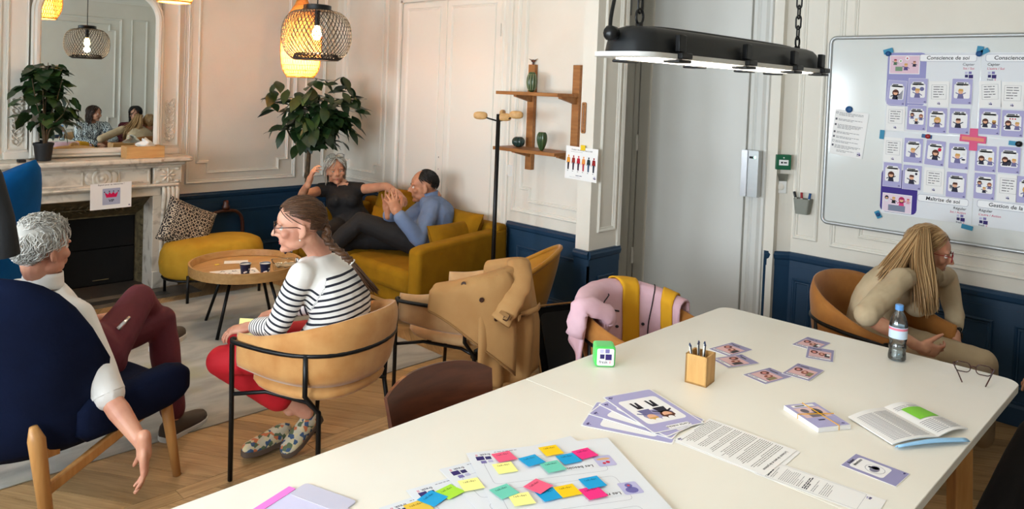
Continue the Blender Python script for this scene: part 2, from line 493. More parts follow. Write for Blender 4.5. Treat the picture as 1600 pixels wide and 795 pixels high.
def rug_mat():
    m = mat('rug', (176, 170, 156), 0.95, var=(134, 128, 116), scale=2.2, stretch=(1, 2.4, 1), bump=0.003, bscale=260, sheen=0.3, contrast=(0.38, 0.66), distort=0.8, detail=8)
    nt = m.node_tree; N = nt.nodes; L = nt.links; b = N['Principled BSDF']
    src = b.inputs['Base Color'].links[0].from_socket
    n2 = N.new('ShaderNodeTexNoise'); n2.inputs['Scale'].default_value = 1.5; n2.inputs['Detail'].default_value = 3
    tc = [n for n in N if n.type == 'TEX_COORD'][0]; L.new(tc.outputs['Object'], n2.inputs['Vector'])
    cr = N.new('ShaderNodeValToRGB'); cr.color_ramp.elements[0].position = 0.56; cr.color_ramp.elements[0].color = (0, 0, 0, 1); cr.color_ramp.elements[1].position = 0.68; cr.color_ramp.elements[1].color = (0.7, 0.7, 0.7, 1)
    L.new(n2.outputs['Fac'], cr.inputs[0])
    mx = N.new('ShaderNodeMix'); mx.data_type = 'RGBA'; L.new(cr.outputs[0], mx.inputs[0]); L.new(src, mx.inputs[6]); mx.inputs[7].default_value = lin((152, 138, 66))
    L.new(mx.outputs[2], b.inputs['Base Color'])
rug_mat()

def weave_mat():
    """cushion cover: pale scale-shaped lines on charcoal"""
    m = mat('scale_print', (52, 48, 48), 0.9)
    nt = m.node_tree; N = nt.nodes; L = nt.links; b = N['Principled BSDF']
    tc = N.new('ShaderNodeTexCoord'); mp = N.new('ShaderNodeMapping'); mp.inputs['Scale'].default_value = (32, 32, 32)
    L.new(tc.outputs['Object'], mp.inputs[0])
    vo = N.new('ShaderNodeTexVoronoi'); vo.feature = 'F1'; vo.inputs['Randomness'].default_value = 0.25; vo.inputs['Scale'].default_value = 1.0
    L.new(mp.outputs[0], vo.inputs['Vector'])
    wv = N.new('ShaderNodeMath'); wv.operation = 'MULTIPLY'; wv.inputs[1].default_value = 15
    sn = N.new('ShaderNodeMath'); sn.operation = 'SINE'
    L.new(vo.outputs['Distance'], wv.inputs[0]); L.new(wv.outputs[0], sn.inputs[0])
    cr = N.new('ShaderNodeValToRGB'); cr.color_ramp.elements[0].position = 0.4; cr.color_ramp.elements[0].color = lin((50, 46, 46)); cr.color_ramp.elements[1].position = 0.85; cr.color_ramp.elements[1].color = lin((198, 186, 168))
    L.new(sn.outputs[0], cr.inputs[0]); L.new(cr.outputs[0], b.inputs['Base Color'])
weave_mat()

def flower_mat():
    m = mat('flower_print', (196, 186, 160), 0.8)
    nt = m.node_tree; N = nt.nodes; L = nt.links; b = N['Principled BSDF']
    tc = N.new('ShaderNodeTexCoord'); vo = N.new('ShaderNodeTexVoronoi'); vo.inputs['Scale'].default_value = 55
    L.new(tc.outputs['Object'], vo.inputs['Vector'])
    cr = N.new('ShaderNodeValToRGB'); cr.color_ramp.interpolation = 'CONSTANT'; e = cr.color_ramp.elements
    e[0].color = lin((196, 186, 160)); e[1].position = 0.3; e[1].color = lin((60, 84, 116))
    for p, c in ((0.5, (196, 112, 70)), (0.64, (90, 104, 74)), (0.8, (206, 190, 150))):
        q = e.new(p); q.color = lin(c)
    sp = N.new('ShaderNodeSeparateColor'); L.new(vo.outputs['Color'], sp.inputs[0]); L.new(sp.outputs[0], cr.inputs[0]); L.new(cr.outputs[0], b.inputs['Base Color'])
flower_mat()
# ------------------------------------------------------------------ the room
Y_BACK, X_LIV, X_DOOR, X_BOARD, Y_FRONT, CEIL = 6.48, 4.12, 4.78, 4.89, -0.40, 2.95
RAIL = 0.72
def structure(o): o['kind'] = 'structure'; return o

# floor: a dark bed and oak boards in chevrons
fb = MB(); fb.bb((-1.5, Y_FRONT - 0.3, -0.15), (5.2, 7.0, -0.02))
FLOOR = structure(fb.build('floor', M['joint']))
def board_mesh(name, pts, m):
    b = MB(); b.prism(pts, 0.0195, Matrix.Translation((0, 0, -0.0195)))
    o = b.build(name, m, FLOOR); return o
PW, BW, SH = 0.104, 0.52, 0.52 / tan(ANG)
GAP = 0.0024
rnd = random.Random(3)
proto = {}
rest = {1: MB(), -1: MB()}; count = 0
bands = [(3.14 + k * BW, 1 if k % 2 else -1) for k in range(0, 7)] + [(2.53 - k * BW, 1 if k % 2 else -1) for k in range(0, 6)]
for y0, sg in bands:
    x = -1.9
    while x < 5.5:
        y1 = y0 + BW
        dx = SH * sg
        pts = [(0, GAP / 2), (PW - GAP, GAP / 2), (PW - GAP + dx, BW - GAP / 2), (dx, BW - GAP / 2)]
        near = (0.2 < x + dx / 2 < 3.5 and 3.0 < y0 < 5.0) or (0.9 < x < 3.3 and 2.4 < y0 < 2.7)
        if near and count < 240:
            count += 1
            if sg not in proto:
                proto[sg] = board_mesh('plank', pts, M['floor_pos' if sg > 0 else 'floor_neg']); o = proto[sg]
            else:
                o = proto[sg].copy(); COL.objects.link(o)
            o.location = (x, y0, rnd.uniform(-0.0008, 0.0006))
        else:
            rest[sg].prism([(a + x, b + y0) for a, b in pts], 0.0195, Matrix.Translation((0, 0, -0.0195)))
        x += PW
for sg in (1, -1):
    o = rest[sg].build('planks_beyond', M['floor_pos' if sg > 0 else 'floor_neg'], FLOOR); o['kind'] = 'stuff'
# straight border strip between two chevron fields
bx = -1.2
pb = None
while bx < 4.9:
    ln = 0.62
    if pb is None: pb = board_mesh('border_plank', [(0, 0), (ln - GAP, 0), (ln - GAP, 0.0865), (0, 0.0865)], M['floor_x']); o = pb
    else: o = pb.copy(); COL.objects.link(o)
    o.location = (bx, 3.0515, 0); bx += ln

def panel_frame(name, O, a, n, rect, parent, m, notch=0.0, w=0.034, d=0.016):
    """a moulded frame on a wall: rect (s0, z0, s1, z1); notch steps the corners in"""
    O, a, n = V(O), V(a), V(n); s0, z0, s1, z1 = rect
    if notch:
        q = notch
        path = [(s0 + q, z0), (s1 - q, z0), (s1 - q, z0 + q), (s1, z0 + q), (s1, z1 - q), (s1 - q, z1 - q), (s1 - q, z1), (s0 + q, z1), (s0 + q, z1 - q), (s0, z1 - q), (s0, z0 + q), (s0 + q, z0 + q)]
    else: path = [(s0, z0), (s1, z0), (s1, z1), (s0, z1)]
    prof = [(0, 0), (0, d * 0.6), (w * 0.2, d), (w * 0.45, d * 0.75), (w * 0.6, d * 0.35), (w * 0.85, d * 0.45), (w, 0)]
    K = len(path); rings = []
    for i in range(K):
        p0, p1, p2 = V(path[i - 1]), V(path[i]), V(path[(i + 1) % K])
        e1 = (p1 - p0).normalized(); e2 = (p2 - p1).normalized()
        n1 = V((-e1.y, e1.x)); n2 = V((-e2.y, e2.x)); mi = (n1 + n2); mi = mi / max(0.2, mi.dot(n1))
        rings.append([O + a * (p1.x + mi.x * u) + V((0, 0, p1.y + mi.y * u)) + n * v for u, v in prof])
    b = MB(); rings.append(rings[0])
    nn = len(prof); vs = [p for r in rings for p in r]; fs = []
    for i in range(K):
        for j in range(nn - 1): fs.append((i * nn + j, i * nn + j + 1, (i + 1) * nn + j + 1, (i + 1) * nn + j))
    b.add(vs, fs)
    return b.build(name, m, parent, auto=25)

def run(prof, p0, p1, n, mb=None):
    """a straight moulding: profile (out, up) from p0 to p1"""
    p0, p1, n = V(p0), V(p1), V(n); mb = mb or MB()
    return mb.loft([[p + n * u + V((0, 0, v)) for u, v in prof] for p in (p0, p1)])

RAIL_P = [(0, -0.10), (0.015, -0.095), (0.015, -0.055), (0.024, -0.045), (0.03, -0.02), (0.022, -0.008), (0.022, 0), (0, 0)]
BASE_P = [(0, 0.001), (0.028, 0.001), (0.028, 0.10), (0.018, 0.115), (0.018, 0.13), (0, 0.135)]
def wainscot(wall, O, a, n, s0, s1, panels=(), name='wainscot'):
    """blue lower wall with its rail, plinth and framed panels"""
    O, a, n = V(O), V(a), V(n)
    b = MB(); P = [O + a * s0, O + a * s1]
    b.loft([[p + V((0, 0, 0)), p + n * 0.012, p + n * 0.012 + V((0, 0, RAIL - 0.05)), p + V((0, 0, RAIL - 0.05))] for p in P])
    w = b.build(name, M['blue_paint'], wall)
    run(RAIL_P, P[0] + V((0, 0, RAIL)), P[1] + V((0, 0, RAIL)), n).build('chair_rail', M['blue_paint'], w, auto=25)
    run(BASE_P, P[0], P[1], n).build('plinth', M['blue_paint'], w, auto=25)
    for (u0, u1) in panels:
        panel_frame('blue_panel_moulding', O + n * 0.012, a, n, (u0, 0.20, u1, RAIL - 0.17), w, M['blue_paint'], w=0.03, d=0.012)
    return w

def wall(name, lo, hi, m='wall_paint'):
    b = MB(); b.bb(lo, hi); return structure(b.build(name, M[m]))

T = 0.16
# back wall (chimney wall); a hole is left for the hearth
wb = MB()
for lo, hi in (((-1.4, 0), (1.32, CEIL)), ((2.44, 0), (X_LIV + 0.3, CEIL)), ((1.32, 0.80), (2.44, CEIL))):
    wb.bb((lo[0], Y_BACK, lo[1]), (hi[0], Y_BACK + T, hi[1]))
WB = structure(wb.build('wall_back', M['wall_paint']))
O = (0, Y_BACK, 0)
wainscot(WB, O, (1, 0, 0), (0, -1, 0), 2.56, X_LIV, [(2.72, 3.62), (3.82, 4.03)])
wainscot(WB, O, (1, 0, 0), (0, -1, 0), -1.2, 1.16, [(-0.9, 0.9)])
panel_frame('panel_moulding', O, (1, 0, 0), (0, -1, 0), (2.655, 0.80, 3.695, 2.80), WB, M['trim_paint'])
panel_frame('inner_panel_moulding', O, (1, 0, 0), (0, -1, 0), (2.745, 0.885, 3.615, 2.71), WB, M['trim_paint'], notch=0.09, w=0.024)
panel_frame('panel_moulding', O, (1, 0, 0), (0, -1, 0), (3.785, 0.80, 4.0, 2.80), WB, M['trim_paint'], w=0.026)
panel_frame('panel_moulding', O, (1, 0, 0), (0, -1, 0), (-1.0, 0.80, 1.10, 2.80), WB, M['trim_paint'])

# living-room side wall (cupboard doors and shelf)
wrb = MB(); wrb.prism([(X_LIV, 3.06), (X_LIV + 0.04, 3.12), (X_LIV + T, 3.34), (X_LIV + T, Y_BACK + T), (X_LIV, Y_BACK + T)], CEIL)
WR = structure(wrb.build('wall_right', M['wall_paint']))
O = (X_LIV, 0, 0); a = (0, -1, 0); n = (-1, 0, 0)
wainscot(WR, O, a, n, -6.48, -5.58, [(-6.3, -5.72)])
wainscot(WR, O, a, n, -4.01, -3.06, [(-3.90, -3.14)])
panel_frame('panel_moulding', O, a, n, (-6.36, 0.80, -5.62, 2.80), WR, M['trim_paint'])
panel_frame('inner_panel_moulding', O, a, n, (-6.29, 0.885, -5.69, 2.71), WR, M['trim_paint'], notch=0.08, w=0.022)
panel_frame('panel_moulding', O, a, n, (-3.985, 0.80, -3.10, 2.80), WR, M['trim_paint'])
panel_frame('inner_panel_moulding', O, a, n, (-3.90, 0.885, -3.0, 2.71), WR, M['trim_paint'], notch=0.09, w=0.024)
CAS = [(0, -0.0), (0.028, 0.0), (0.028, 0.02), (0.018, 0.03), (0.03, 0.045), (0.03, 0.075), (0.014, 0.09), (0.014, 0.105), (0, 0.11)]
def casing(name, mats, x, y, sgn, z1, parent=None, X=0, wd=1.0):
    """vertical door moulding on an X-facing wall, growing along sgn*Y from y"""
    b = MB(); b.loft([[V((x - u, y + sgn * v * wd, z)) for u, v in CAS] for z in (0, z1)])
    return b.build(name, M[mats], parent, auto=25)
d1 = structure(empty('door_1', (X_LIV, 4.77, 0)))
for k, (y0, y1) in enumerate(((4.812, 5.395), (4.145, 4.808))):
    b = MB(); b.bb((X_LIV - 0.022, y0 + 0.002, 0.12), (X_LIV, y1 - 0.002, 2.44))
    lf = b.build('door_leaf', M['trim_paint'], d1, bevel=0.003, wld=True)
    fr = panel_frame('leaf_panel_moulding', (X_LIV - 0.022, 0, 0), a, n, (-y1 + 0.075, 0.30, -y0 - 0.06, 2.395), None, M['trim_paint'], w=0.022, d=0.01)
    fr.parent = lf; fr.location = -V((X_LIV, 4.77, 0))
    for z in (0.5, 1.27, 2.18):
        hb = MB(); yy = y1 - 0.004 if k == 0 else y0 + 0.004
        hb.tube([(X_LIV - 0.03, yy, z - 0.05), (X_LIV - 0.03, yy, z + 0.05)], 0.007, 8)
        hb.build('hinge', M['trim_paint'], lf, wld=True)
    if k == 0:
        for z, r in ((1.13, 0.006), (1.03, 0.004)):
            h = MB(); h.lathe([(r, 0), (r, 0.004)], 10, (X_LIV - 0.022, 4.835, z), frame((0, 0, 0), (0, 1, 0), (-1, 0, 0)).to_3x3()); h.build('keyhole', M['print_black'], lf, wld=True)
b = MB(); b.bb((X_LIV - 0.03, 4.785, 0.12), (X_LIV - 0.02, 4.83, 2.44)); b.build('meeting_strip', M['trim_paint'], d1, bevel=0.004, wld=True)
c = casing('casing', 'trim_paint', X_LIV, 5.40, 1, 2.52); c.parent = d1; c.location = -V((X_LIV, 4.77, 0))
c = casing('casing', 'trim_paint', X_LIV, 4.14, -1, 2.52); c.parent = d1; c.location = -V((X_LIV, 4.77, 0))
b = MB(); b.loft([[V((X_LIV - u, y, 2.45 + v)) for u, v in CAS] for y in (4.05, 5.49)]); b.build('head_casing', M['trim_paint'], d1, wld=True, auto=25)
b = MB(); b.bb((X_LIV - 0.02, 4.14, 0.0), (X_LIV, 5.40, 0.12)); b.build('kickboard', M['trim_paint'], d1, wld=True)

# stub of the partition (white end, panelled face)
WP = wall('wall_stub', (3.77, 2.95, 0), (4.085, 3.06, CEIL))
O = (0, 2.95, 0)
wainscot(WP, O, (1, 0, 0), (0, -1, 0), 3.758, 4.083, [(3.85, 4.02)])
wainscot(WP, (3.77, 0, 0), (0, -1, 0), (-1, 0, 0), -3.06, -2.938)
panel_frame('panel_moulding', O, (1, 0, 0), (0, -1, 0), (3.845, 0.83, 4.03, 2.80), WP, M['trim_paint'], w=0.03)
cb = MB(); cb.bb((4.055, 2.935, RAIL), (4.084, 2.95, CEIL)); cb.build('corner_bead', M['trim_paint'], WP)
# the recess with the entrance door
WD = wall('wall_right_2', (X_DOOR, 2.20, 0), (X_DOOR + T, 4.0, CEIL))
wb2 = MB(); wb2.bb((4.08, 3.0, 0), (4.12, 3.06, CEIL)); wb2.build('stub_return', M['wall_paint'], WP)
wall('wall_recess', (4.26, 3.86, 0), (X_DOOR + T, 4.0, CEIL))
d2 = structure(empty('door_2', (X_DOOR, 2.85, 0)))
b = MB(); b.bb((X_DOOR - 0.03, 2.412, 0.01), (X_DOOR, 3.288, 2.62)); dl = b.build('door_leaf', M['door_paint'], d2, bevel=0.003, wld=True)
b = MB(); b.bb((X_DOOR - 0.034, 3.185, 0.01), (X_DOOR - 0.03, 3.20, 2.62)); b.build('leaf_bead', M['trim_paint'], dl, wld=True)
for z in (0.5, 1.36, 2.12):
    hb = MB(); hb.tube([(X_DOOR - 0.04, 3.29, z - 0.06), (X_DOOR - 0.04, 3.29, z + 0.06)], 0.011, 10); hb.build('hinge', M['white_plastic'], dl, wld=True)
for (y, sg, wd) in ((3.30, 1, 1.75), (2.395, -1, 1.15)):
    c = casing('casing', 'door_paint', X_DOOR - 0.002, y, sg, 2.7, wd=wd); c.parent = d2; c.location = -V((X_DOOR, 2.85, 0))
b = MB(); b.bb((X_DOOR - 0.03, 2.27, 2.63), (X_DOOR, 3.5, 2.75)); b.build('head_casing', M['trim_paint'], d2, wld=True, bevel=0.006)
# canted corner and the whiteboard wall
cp0, cp1 = V((X_DOOR, 2.262, 0)), V((X_BOARD, 2.13, 0)); ca = (cp1 - cp0).normalized(); cn = V((-ca.y * -1, 0, 0))
cn = V((ca.y, -ca.x, 0)); cn = cn if cn.x < 0 else -cn
cb = MB(); cb.loft([[cp0 + V((0, 0, z)), cp1 + V((0, 0, z)), cp1 - cn * T + V((0, 0, z)), cp0 - cn * T + V((0, 0, z))] for z in (0, CEIL)])
WC = structure(cb.build('wall_cant', M['wall_paint']))
wainscot(WC, cp0, ca, cn, 0, (cp1 - cp0).length)
WW = wall('wall_right_3', (X_BOARD, Y_FRONT - T, 0), (X_BOARD + T, 2.14, CEIL))
O = (X_BOARD, 0, 0)
wainscot(WW, O, a, n, -2.135, 0.40, [(-2.10, -1.97), (-1.87, -0.95), (-0.85, 0.25)])
panel_frame('panel_moulding', O, a, n, (-2.115, 0.815, -1.955, 2.80), WW, M['trim_paint'], w=0.028)
panel_frame('panel_moulding', O, a, n, (-1.875, 0.80, 0.30, 2.80), WW, M['trim_paint'])
panel_frame('inner_panel_moulding', O, a, n, (-1.79, 0.885, 0.22, 2.71), WW, M['trim_paint'], notch=0.09, w=0.024)
# wall behind the photographer (seen in the mirror)
WF = wall('wall_front', (-1.4, Y_FRONT - T, 0), (X_BOARD, Y_FRONT, CEIL), 'wall_paint')
O = (0, Y_FRONT, 0)
wainscot(WF, O, (1, 0, 0), (0, 1, 0), -1.2, X_BOARD, [])
for s0, s1 in ((-1.0, 0.5), (0.7, 2.5), (2.75, 4.35)):
    panel_frame('panel_moulding', O, (-1, 0, 0), (0, 1, 0), (-s1, 0.80, -s0, 2.6), WF, M['trim_paint'])
    panel_frame('inner_panel_moulding', O, (-1, 0, 0), (0, 1, 0), (-s1 + 0.09, 0.89, -s0 - 0.09, 2.5), WF, M['trim_paint'], notch=0.09, w=0.024)
panel_frame('panel_moulding', O, (-1, 0, 0), (0, 1, 0), (-4.75, 0.80, -4.5, 2.6), WF, M['trim_paint'], w=0.026)
# window wall on the left (the daylight comes through it)
wl = MB()
ys = [Y_FRONT - T] + [v for w in WINDOWS for v in w] + [Y_BACK + T]
for k in range(0, len(ys), 2): wl.bb((WIN_X - 0.2, ys[k], 0), (WIN_X, ys[k + 1], CEIL))
for y0, y1 in WINDOWS:
    wl.bb((WIN_X - 0.2, y0, 0), (WIN_X, y1, WIN_Z0)); wl.bb((WIN_X - 0.2, y0, WIN_Z1), (WIN_X, y1, CEIL))
structure(wl.build('wall_left', M['wall_paint']))
for i, (y0, y1) in enumerate(WINDOWS):
    r = structure(empty('window_%d' % (i + 1), (WIN_X - 0.1, (y0 + y1) / 2, WIN_Z0)))
    b = MB(); X0, X1 = WIN_X - 0.14, WIN_X - 0.08; ym = (y0 + y1) / 2
    for lo, hi in (((y0, WIN_Z0), (y0 + 0.06, WIN_Z1)), ((y1 - 0.06, WIN_Z0), (y1, WIN_Z1)), ((ym - 0.05, WIN_Z0), (ym + 0.05, WIN_Z1)), ((y0, WIN_Z0), (y1, WIN_Z0 + 0.08)), ((y0, WIN_Z1 - 0.06), (y1, WIN_Z1)), ((y0, 1.72), (y1, 1.76))):
        b.bb((X0, lo[0], lo[1]), (X1, hi[0], hi[1]))
    b.build('window_frame', M['trim_paint'], r, wld=True)
    for ya, yb in ((y0 + 0.06, ym - 0.05), (ym + 0.05, y1 - 0.06)):
        for za, zb in ((WIN_Z0 + 0.08, 1.72), (1.76, WIN_Z1 - 0.06)):
            b = MB(); b.bb((WIN_X - 0.112, ya, za), (WIN_X - 0.108, yb, zb)); b.build('pane', M['pane'], r, wld=True)
b = MB(); b.bb((-1.5, Y_FRONT - 0.3, CEIL), (5.2, 7.0, CEIL + 0.1)); structure(b.build('ceiling', M['ceiling_paint']))
COR = [(0, 0), (0.10, 0), (0.10, -0.02), (0.07, -0.03), (0.03, -0.07), (0.02, -0.10), (0, -0.10)]
for i, (p0, p1, nn) in enumerate((((-1.2, Y_BACK, CEIL), (X_LIV, Y_BACK, CEIL), (0, -1, 0)), ((X_LIV, Y_BACK, CEIL), (X_LIV, 3.06, CEIL), (-1, 0, 0)), ((-1.2, Y_FRONT, CEIL), (X_BOARD, Y_FRONT, CEIL), (0, 1, 0)), ((X_BOARD, 2.14, CEIL), (X_BOARD, Y_FRONT, CEIL), (-1, 0, 0)))):
    structure(run(COR, p0, p1, nn).build('trim_%d' % (i + 1), M['trim_paint'], auto=25))
# ------------------------------------------------------------------ fireplace, mirror, lamps, fixtures on the walls
fp = empty('fireplace', (1.87, 6.30, 0), 'white veined marble fireplace with carved frieze and dark iron hearth', 'fireplace')
MF = M['marble']
b = MB(); 
out = [(1.13, 6.48), (1.13, 6.20), (1.17, 6.17), (1.40, 6.17), (1.43, 6.145), (2.33, 6.145), (2.36, 6.17), (2.57, 6.17), (2.61, 6.20), (2.61, 6.48)]
b.prism(out, 0.04, Matrix.Translation((0, 0, 1.03))); b.build('mantel_shelf', MF, fp, wld=True, bevel=0.012)
b = MB(); b.bb((1.19, 6.215, 1.005), (2.55, 6.47, 1.03)); b.bb((1.21, 6.23, 0.985), (2.53, 6.47, 1.005)); b.build('shelf_moulding', MF, fp, wld=True, bevel=0.006)
b = MB(); b.bb((1.45, 6.25, 0.855), (2.29, 6.47, 0.985)); fz = b.build('frieze', MF, fp, wld=True)
fo = panel_frame('frieze_moulding', (0, 6.25, 0), (1, 0, 0), (0, -1, 0), (1.46, 0.868, 1.80, 0.975), None, MF, w=0.014, d=0.008); fo.parent = fz; fo.location = -mw(fp).translation
fo = panel_frame('frieze_moulding', (0, 6.25, 0), (1, 0, 0), (0, -1, 0), (2.05, 0.868, 2.28, 0.975), None, MF, w=0.014, d=0.008); fo.parent = fz; fo.location = -mw(fp).translation
RX = frame((0, 0, 0), (1, 0, 0), (0, -1, 0)).to_3x3()
b = MB(); b.lathe([(0.075, 0), (0.075, 0.012), (0.06, 0.02), (0.05, 0.01), (0.04, 0.016), (0.03, 0.024), (0.02, 0.012), (0.012, 0.026), (0.004, 0.03)], 24, (1.93, 6.25, 0.922), RX)
b.ell((1.845, 6.247, 0.922), (0.035, 0.012, 0.05)); b.ell((2.015, 6.247, 0.922), (0.035, 0.012, 0.05))
b.build('rosette', MF, fz, wld=True, smooth=True)
b = MB(); b.loft([[V((x, 6.24 - u, 0.855 - v)) for u, v in ((-0.2, 0), (0, 0), (0.022, 0.0), (0.03, 0.012), (0.022, 0.022), (0.01, 0.026), (0, 0.034), (-0.2, 0.034))] for x in (1.24, 2.50)]); b.build('architrave', MF, fp, wld=True, auto=25)
b = MB(); b.bb((1.36, 6.262, 0.755), (2.38, 6.47, 0.822)); b.build('lintel', MF, fp, wld=True, bevel=0.004)
for k, (x0, x1, xi) in enumerate(((1.20, 1.45, 1.36), (2.29, 2.54, 2.38))):
    xm = (x0 + x1) / 2; sg = -1 if k == 0 else 1
    jb = MB(); jb.bb((min(xi, xi + 0.06 * -sg), 6.268, 0.0), (max(xi, xi + 0.10 * sg), 6.47, 0.80)); j = jb.build('jamb', MF, fp, wld=True, bevel=0.004)
    blk = MB(); blk.bb((x0 + 0.02, 6.235, 0.855), (x1 - 0.01, 6.47, 0.985)); bl = blk.build('corner_block', MF, j, wld=True, bevel=0.004)
    # carved flower: eight petals on the block
    pt = MB()
    for q in range(8):
        an = q * pi / 4; c = V((xm + 0.005 + 0.034 * cos(an), 6.232, 0.92 + 0.034 * sin(an)))
        pt.ell(c, (0.028, 0.012, 0.011), Matrix.Rotation(-an, 3, 'Y'), 8, 6)
    pt.ell((xm + 0.005, 6.228, 0.92), (0.014, 0.012, 0.014), None, 8, 6)
    for cx, cz in ((-0.075, 0.05), (0.075, 0.05), (-0.075, -0.05), (0.075, -0.05)): pt.ell((xm + 0.005 + cx, 6.234, 0.92 + cz), (0.02, 0.01, 0.012), None, 8, 6)
    pt.build('carved_flower', MF, j, wld=True, smooth=True)
    # scroll console: ribbed, swelling at the top and receding downwards
    cs = MB()
    for q in range(4):
        xc = xm - 0.045 * 1.0 + q * 0.034 + (0.02 if k else -0.02)
        prof = [(6.262, 0.14), (6.255, 0.3), (6.245, 0.5), (6.225, 0.66), (6.208, 0.76), (6.212, 0.81), (6.235, 0.828)]
        cs.tube([V((xc, y + 0.012, z)) for y, z in prof], [0.012, 0.0125, 0.014, 0.016, 0.018, 0.018, 0.014], 10)
    cs.build('console', MF, j, wld=True, smooth=True)
    cs = MB(); cs.bb((x0 + 0.03, 6.25, 0.0), (x1 - 0.01, 6.47, 0.14)); cs.build('foot', MF, j, wld=True, bevel=0.006)
# cast-iron splays leading into the firebox
b = MB()
A0, A1, Z0 = 1.36, 2.38, 0.76; B0, B1, Z1 = 1.70, 2.30, 0.56
yo, yi = 6.30, 6.60
b.add([(A0, yo, 0), (A0, yo, Z0), (A1, yo, Z0), (A1, yo, 0), (B0, yi, 0), (B0, yi, Z1), (B1, yi, Z1), (B1, yi, 0)], [(0, 4, 5, 1), (1, 5, 6, 2), (2, 6, 7, 3)])
s_ = b.build('iron_surround', M['iron'], fp, wld=True); so = s_.modifiers.new('t', 'SOLIDIFY'); so.thickness = 0.01
b = MB(); b.tube([(B0 - 0.006, yi - 0.01, 0.01), (B0 - 0.006, yi - 0.01, Z1 + 0.006), (B1 + 0.006, yi - 0.01, Z1 + 0.006), (B1 + 0.006, yi - 0.01, 0.01)], 0.009, 6); b.tube([(A0 + 0.008, yo - 0.005, 0.01), (A0 + 0.008, yo - 0.005, Z0 - 0.008), (A1 - 0.008, yo - 0.005, Z0 - 0.008), (A1 - 0.008, yo - 0.005, 0.01)], 0.009, 6)
b.build('iron_edging', M['iron'], s_, wld=True, smooth=True)
# foliage cast on the splays
orn = MB(); rn = random.Random(5)
def splay(u, v):                                   # right splay: u across 0..1, v height 0..1
    p = V((A1, yo, 0)).lerp(V((B1, yi, 0)), u); z = (Z0 * (1 - u) + Z1 * u) * v; return V((p.x - 0.006, p.y - 0.004, z))
def top(u, v):
    q0 = V((A0, yo, Z0)).lerp(V((B0, yi, Z1)), v); q1 = V((A1, yo, Z0)).lerp(V((B1, yi, Z1)), v); p = q0.lerp(q1, u); return p + V((0, -0.004, -0.006))
for fn in (splay, lambda u, v: V((3.74 - splay(u, v).x, splay(u, v).y, splay(u, v).z))):
    orn.tube([fn(0.5 + 0.05 * sin(k * 2.2), 0.16 + k * 0.05) for k in range(15)], 0.004, 5)
    for k in range(14):
        sg = 1 if k % 2 else -1; v = 0.2 + k * 0.05
        orn.tube([fn(0.5, v), fn(0.5 + sg * 0.18, v + 0.02), fn(0.5 + sg * 0.27, v + 0.055)], [0.004, 0.012, 0.002], 6, 0.5)
    orn.tube([fn(0.2, 0.12), fn(0.8, 0.12)], 0.005, 5); orn.tube([fn(0.3, 0.2), fn(0.4, 0.15), fn(0.6, 0.15), fn(0.7, 0.2)], 0.006, 5)
for k in range(24):
    u = 0.1 + 0.8 * k / 23; sg = 1 if k % 2 else -1
    orn.tube([top(u, 0.5), top(u + 0.02, 0.5 + 0.14 * sg), top(u + 0.05, 0.5 + 0.2 * sg)], [0.003, 0.009, 0.002], 5, 0.5)
orn.tube([top(0.08, 0.5), top(0.92, 0.5)], 0.004, 5)
orn.build('cast_foliage', M['iron'], s_, wld=True, smooth=True)
b = MB(); b.bb((B0, yi + 0.24, 0), (B1, yi + 0.28, 0.9)); b.bb((B0 - 0.03, yi, 0), (B0, yi + 0.28, 0.9)); b.bb((B1, yi, 0), (B1 + 0.03, yi + 0.28, 0.9)); b.bb((B0, yi, 0.6), (B1, yi + 0.28, 0.64)); b.bb((B0, yi, -0.01), (B1, yi + 0.28, 0.012))
b.build('firebox', M['soot'], fp, wld=True)
b = MB(); b.bb((B0 + 0.005, yi - 0.012, 0.012), (B1 - 0.005, yi, 0.30)); b.build('blower_plate', M['soot'], fp, wld=True, bevel=0.004)
b = MB(); b.bb((B0 + 0.005, yi - 0.004, 0.305), (B1 - 0.005, yi + 0.004, Z1 - 0.004)); b.build('blower_plate', M['soot'], fp, wld=True, bevel=0.004)
b = MB(); b.tube([(1.98, yi - 0.02, 0.05), (2.10, yi - 0.02, 0.05)], 0.004, 6); b.build('draught_slide', M['iron'], fp, wld=True)
hs = empty('hearth', (1.9, 6.1, 0), 'stone hearth strip with dark inset set in the floor before fireplace', 'hearth')
b = MB(); b.bb((1.16, 5.95, -0.012), (2.60, 6.232, 0.004)); b.build('hearth_slab', M['hearth_stone'], hs, wld=True)
b = MB(); b.bb((1.30, 6.03, 0.004), (2.38, 6.13, 0.006)); b.build('dark_inset', M['hearth_dark'], hs, wld=True)
b = MB(); b.bb((1.36, 6.236, -0.012), (2.38, 6.60, 0.003)); b.build('inner_hearth', M['hearth_dark'], fp, wld=True)

# mirror over the mantel
mr = empty('mantel_mirror', (1.96, 6.43, 1.07), 'tall arched mirror in white moulded frame above the fireplace', 'mirror')
def arch_top(x0, x1, z0, z1, r, n=10):
    pts = [(x0, z0), (x1, z0)]
    pts += [(x1 - r + r * cos(radians(a)), z1 - r + r * sin(radians(a))) for a in [90 * k / n for k in range(n + 1)]]
    pts += [(x0 + r + r * cos(radians(a)), z1 - r + r * sin(radians(a))) for a in [90 + 90 * k / n for k in range(n + 1)]]
    return pts
XZ = frame((0, 6.43, 0), (1, 0, 0), (0, -1, 0))
MX0, MX1, MZ0, MZ1 = 1.552, 2.368, 1.142, 2.36
b = MB(); b.prism(arch_top(MX0 - 0.01, MX1 + 0.01, MZ0 - 0.01, MZ1 + 0.01, 0.2), 0.004, XZ); b.build('mirror_pane', M['mirror_glass'], mr, wld=True)
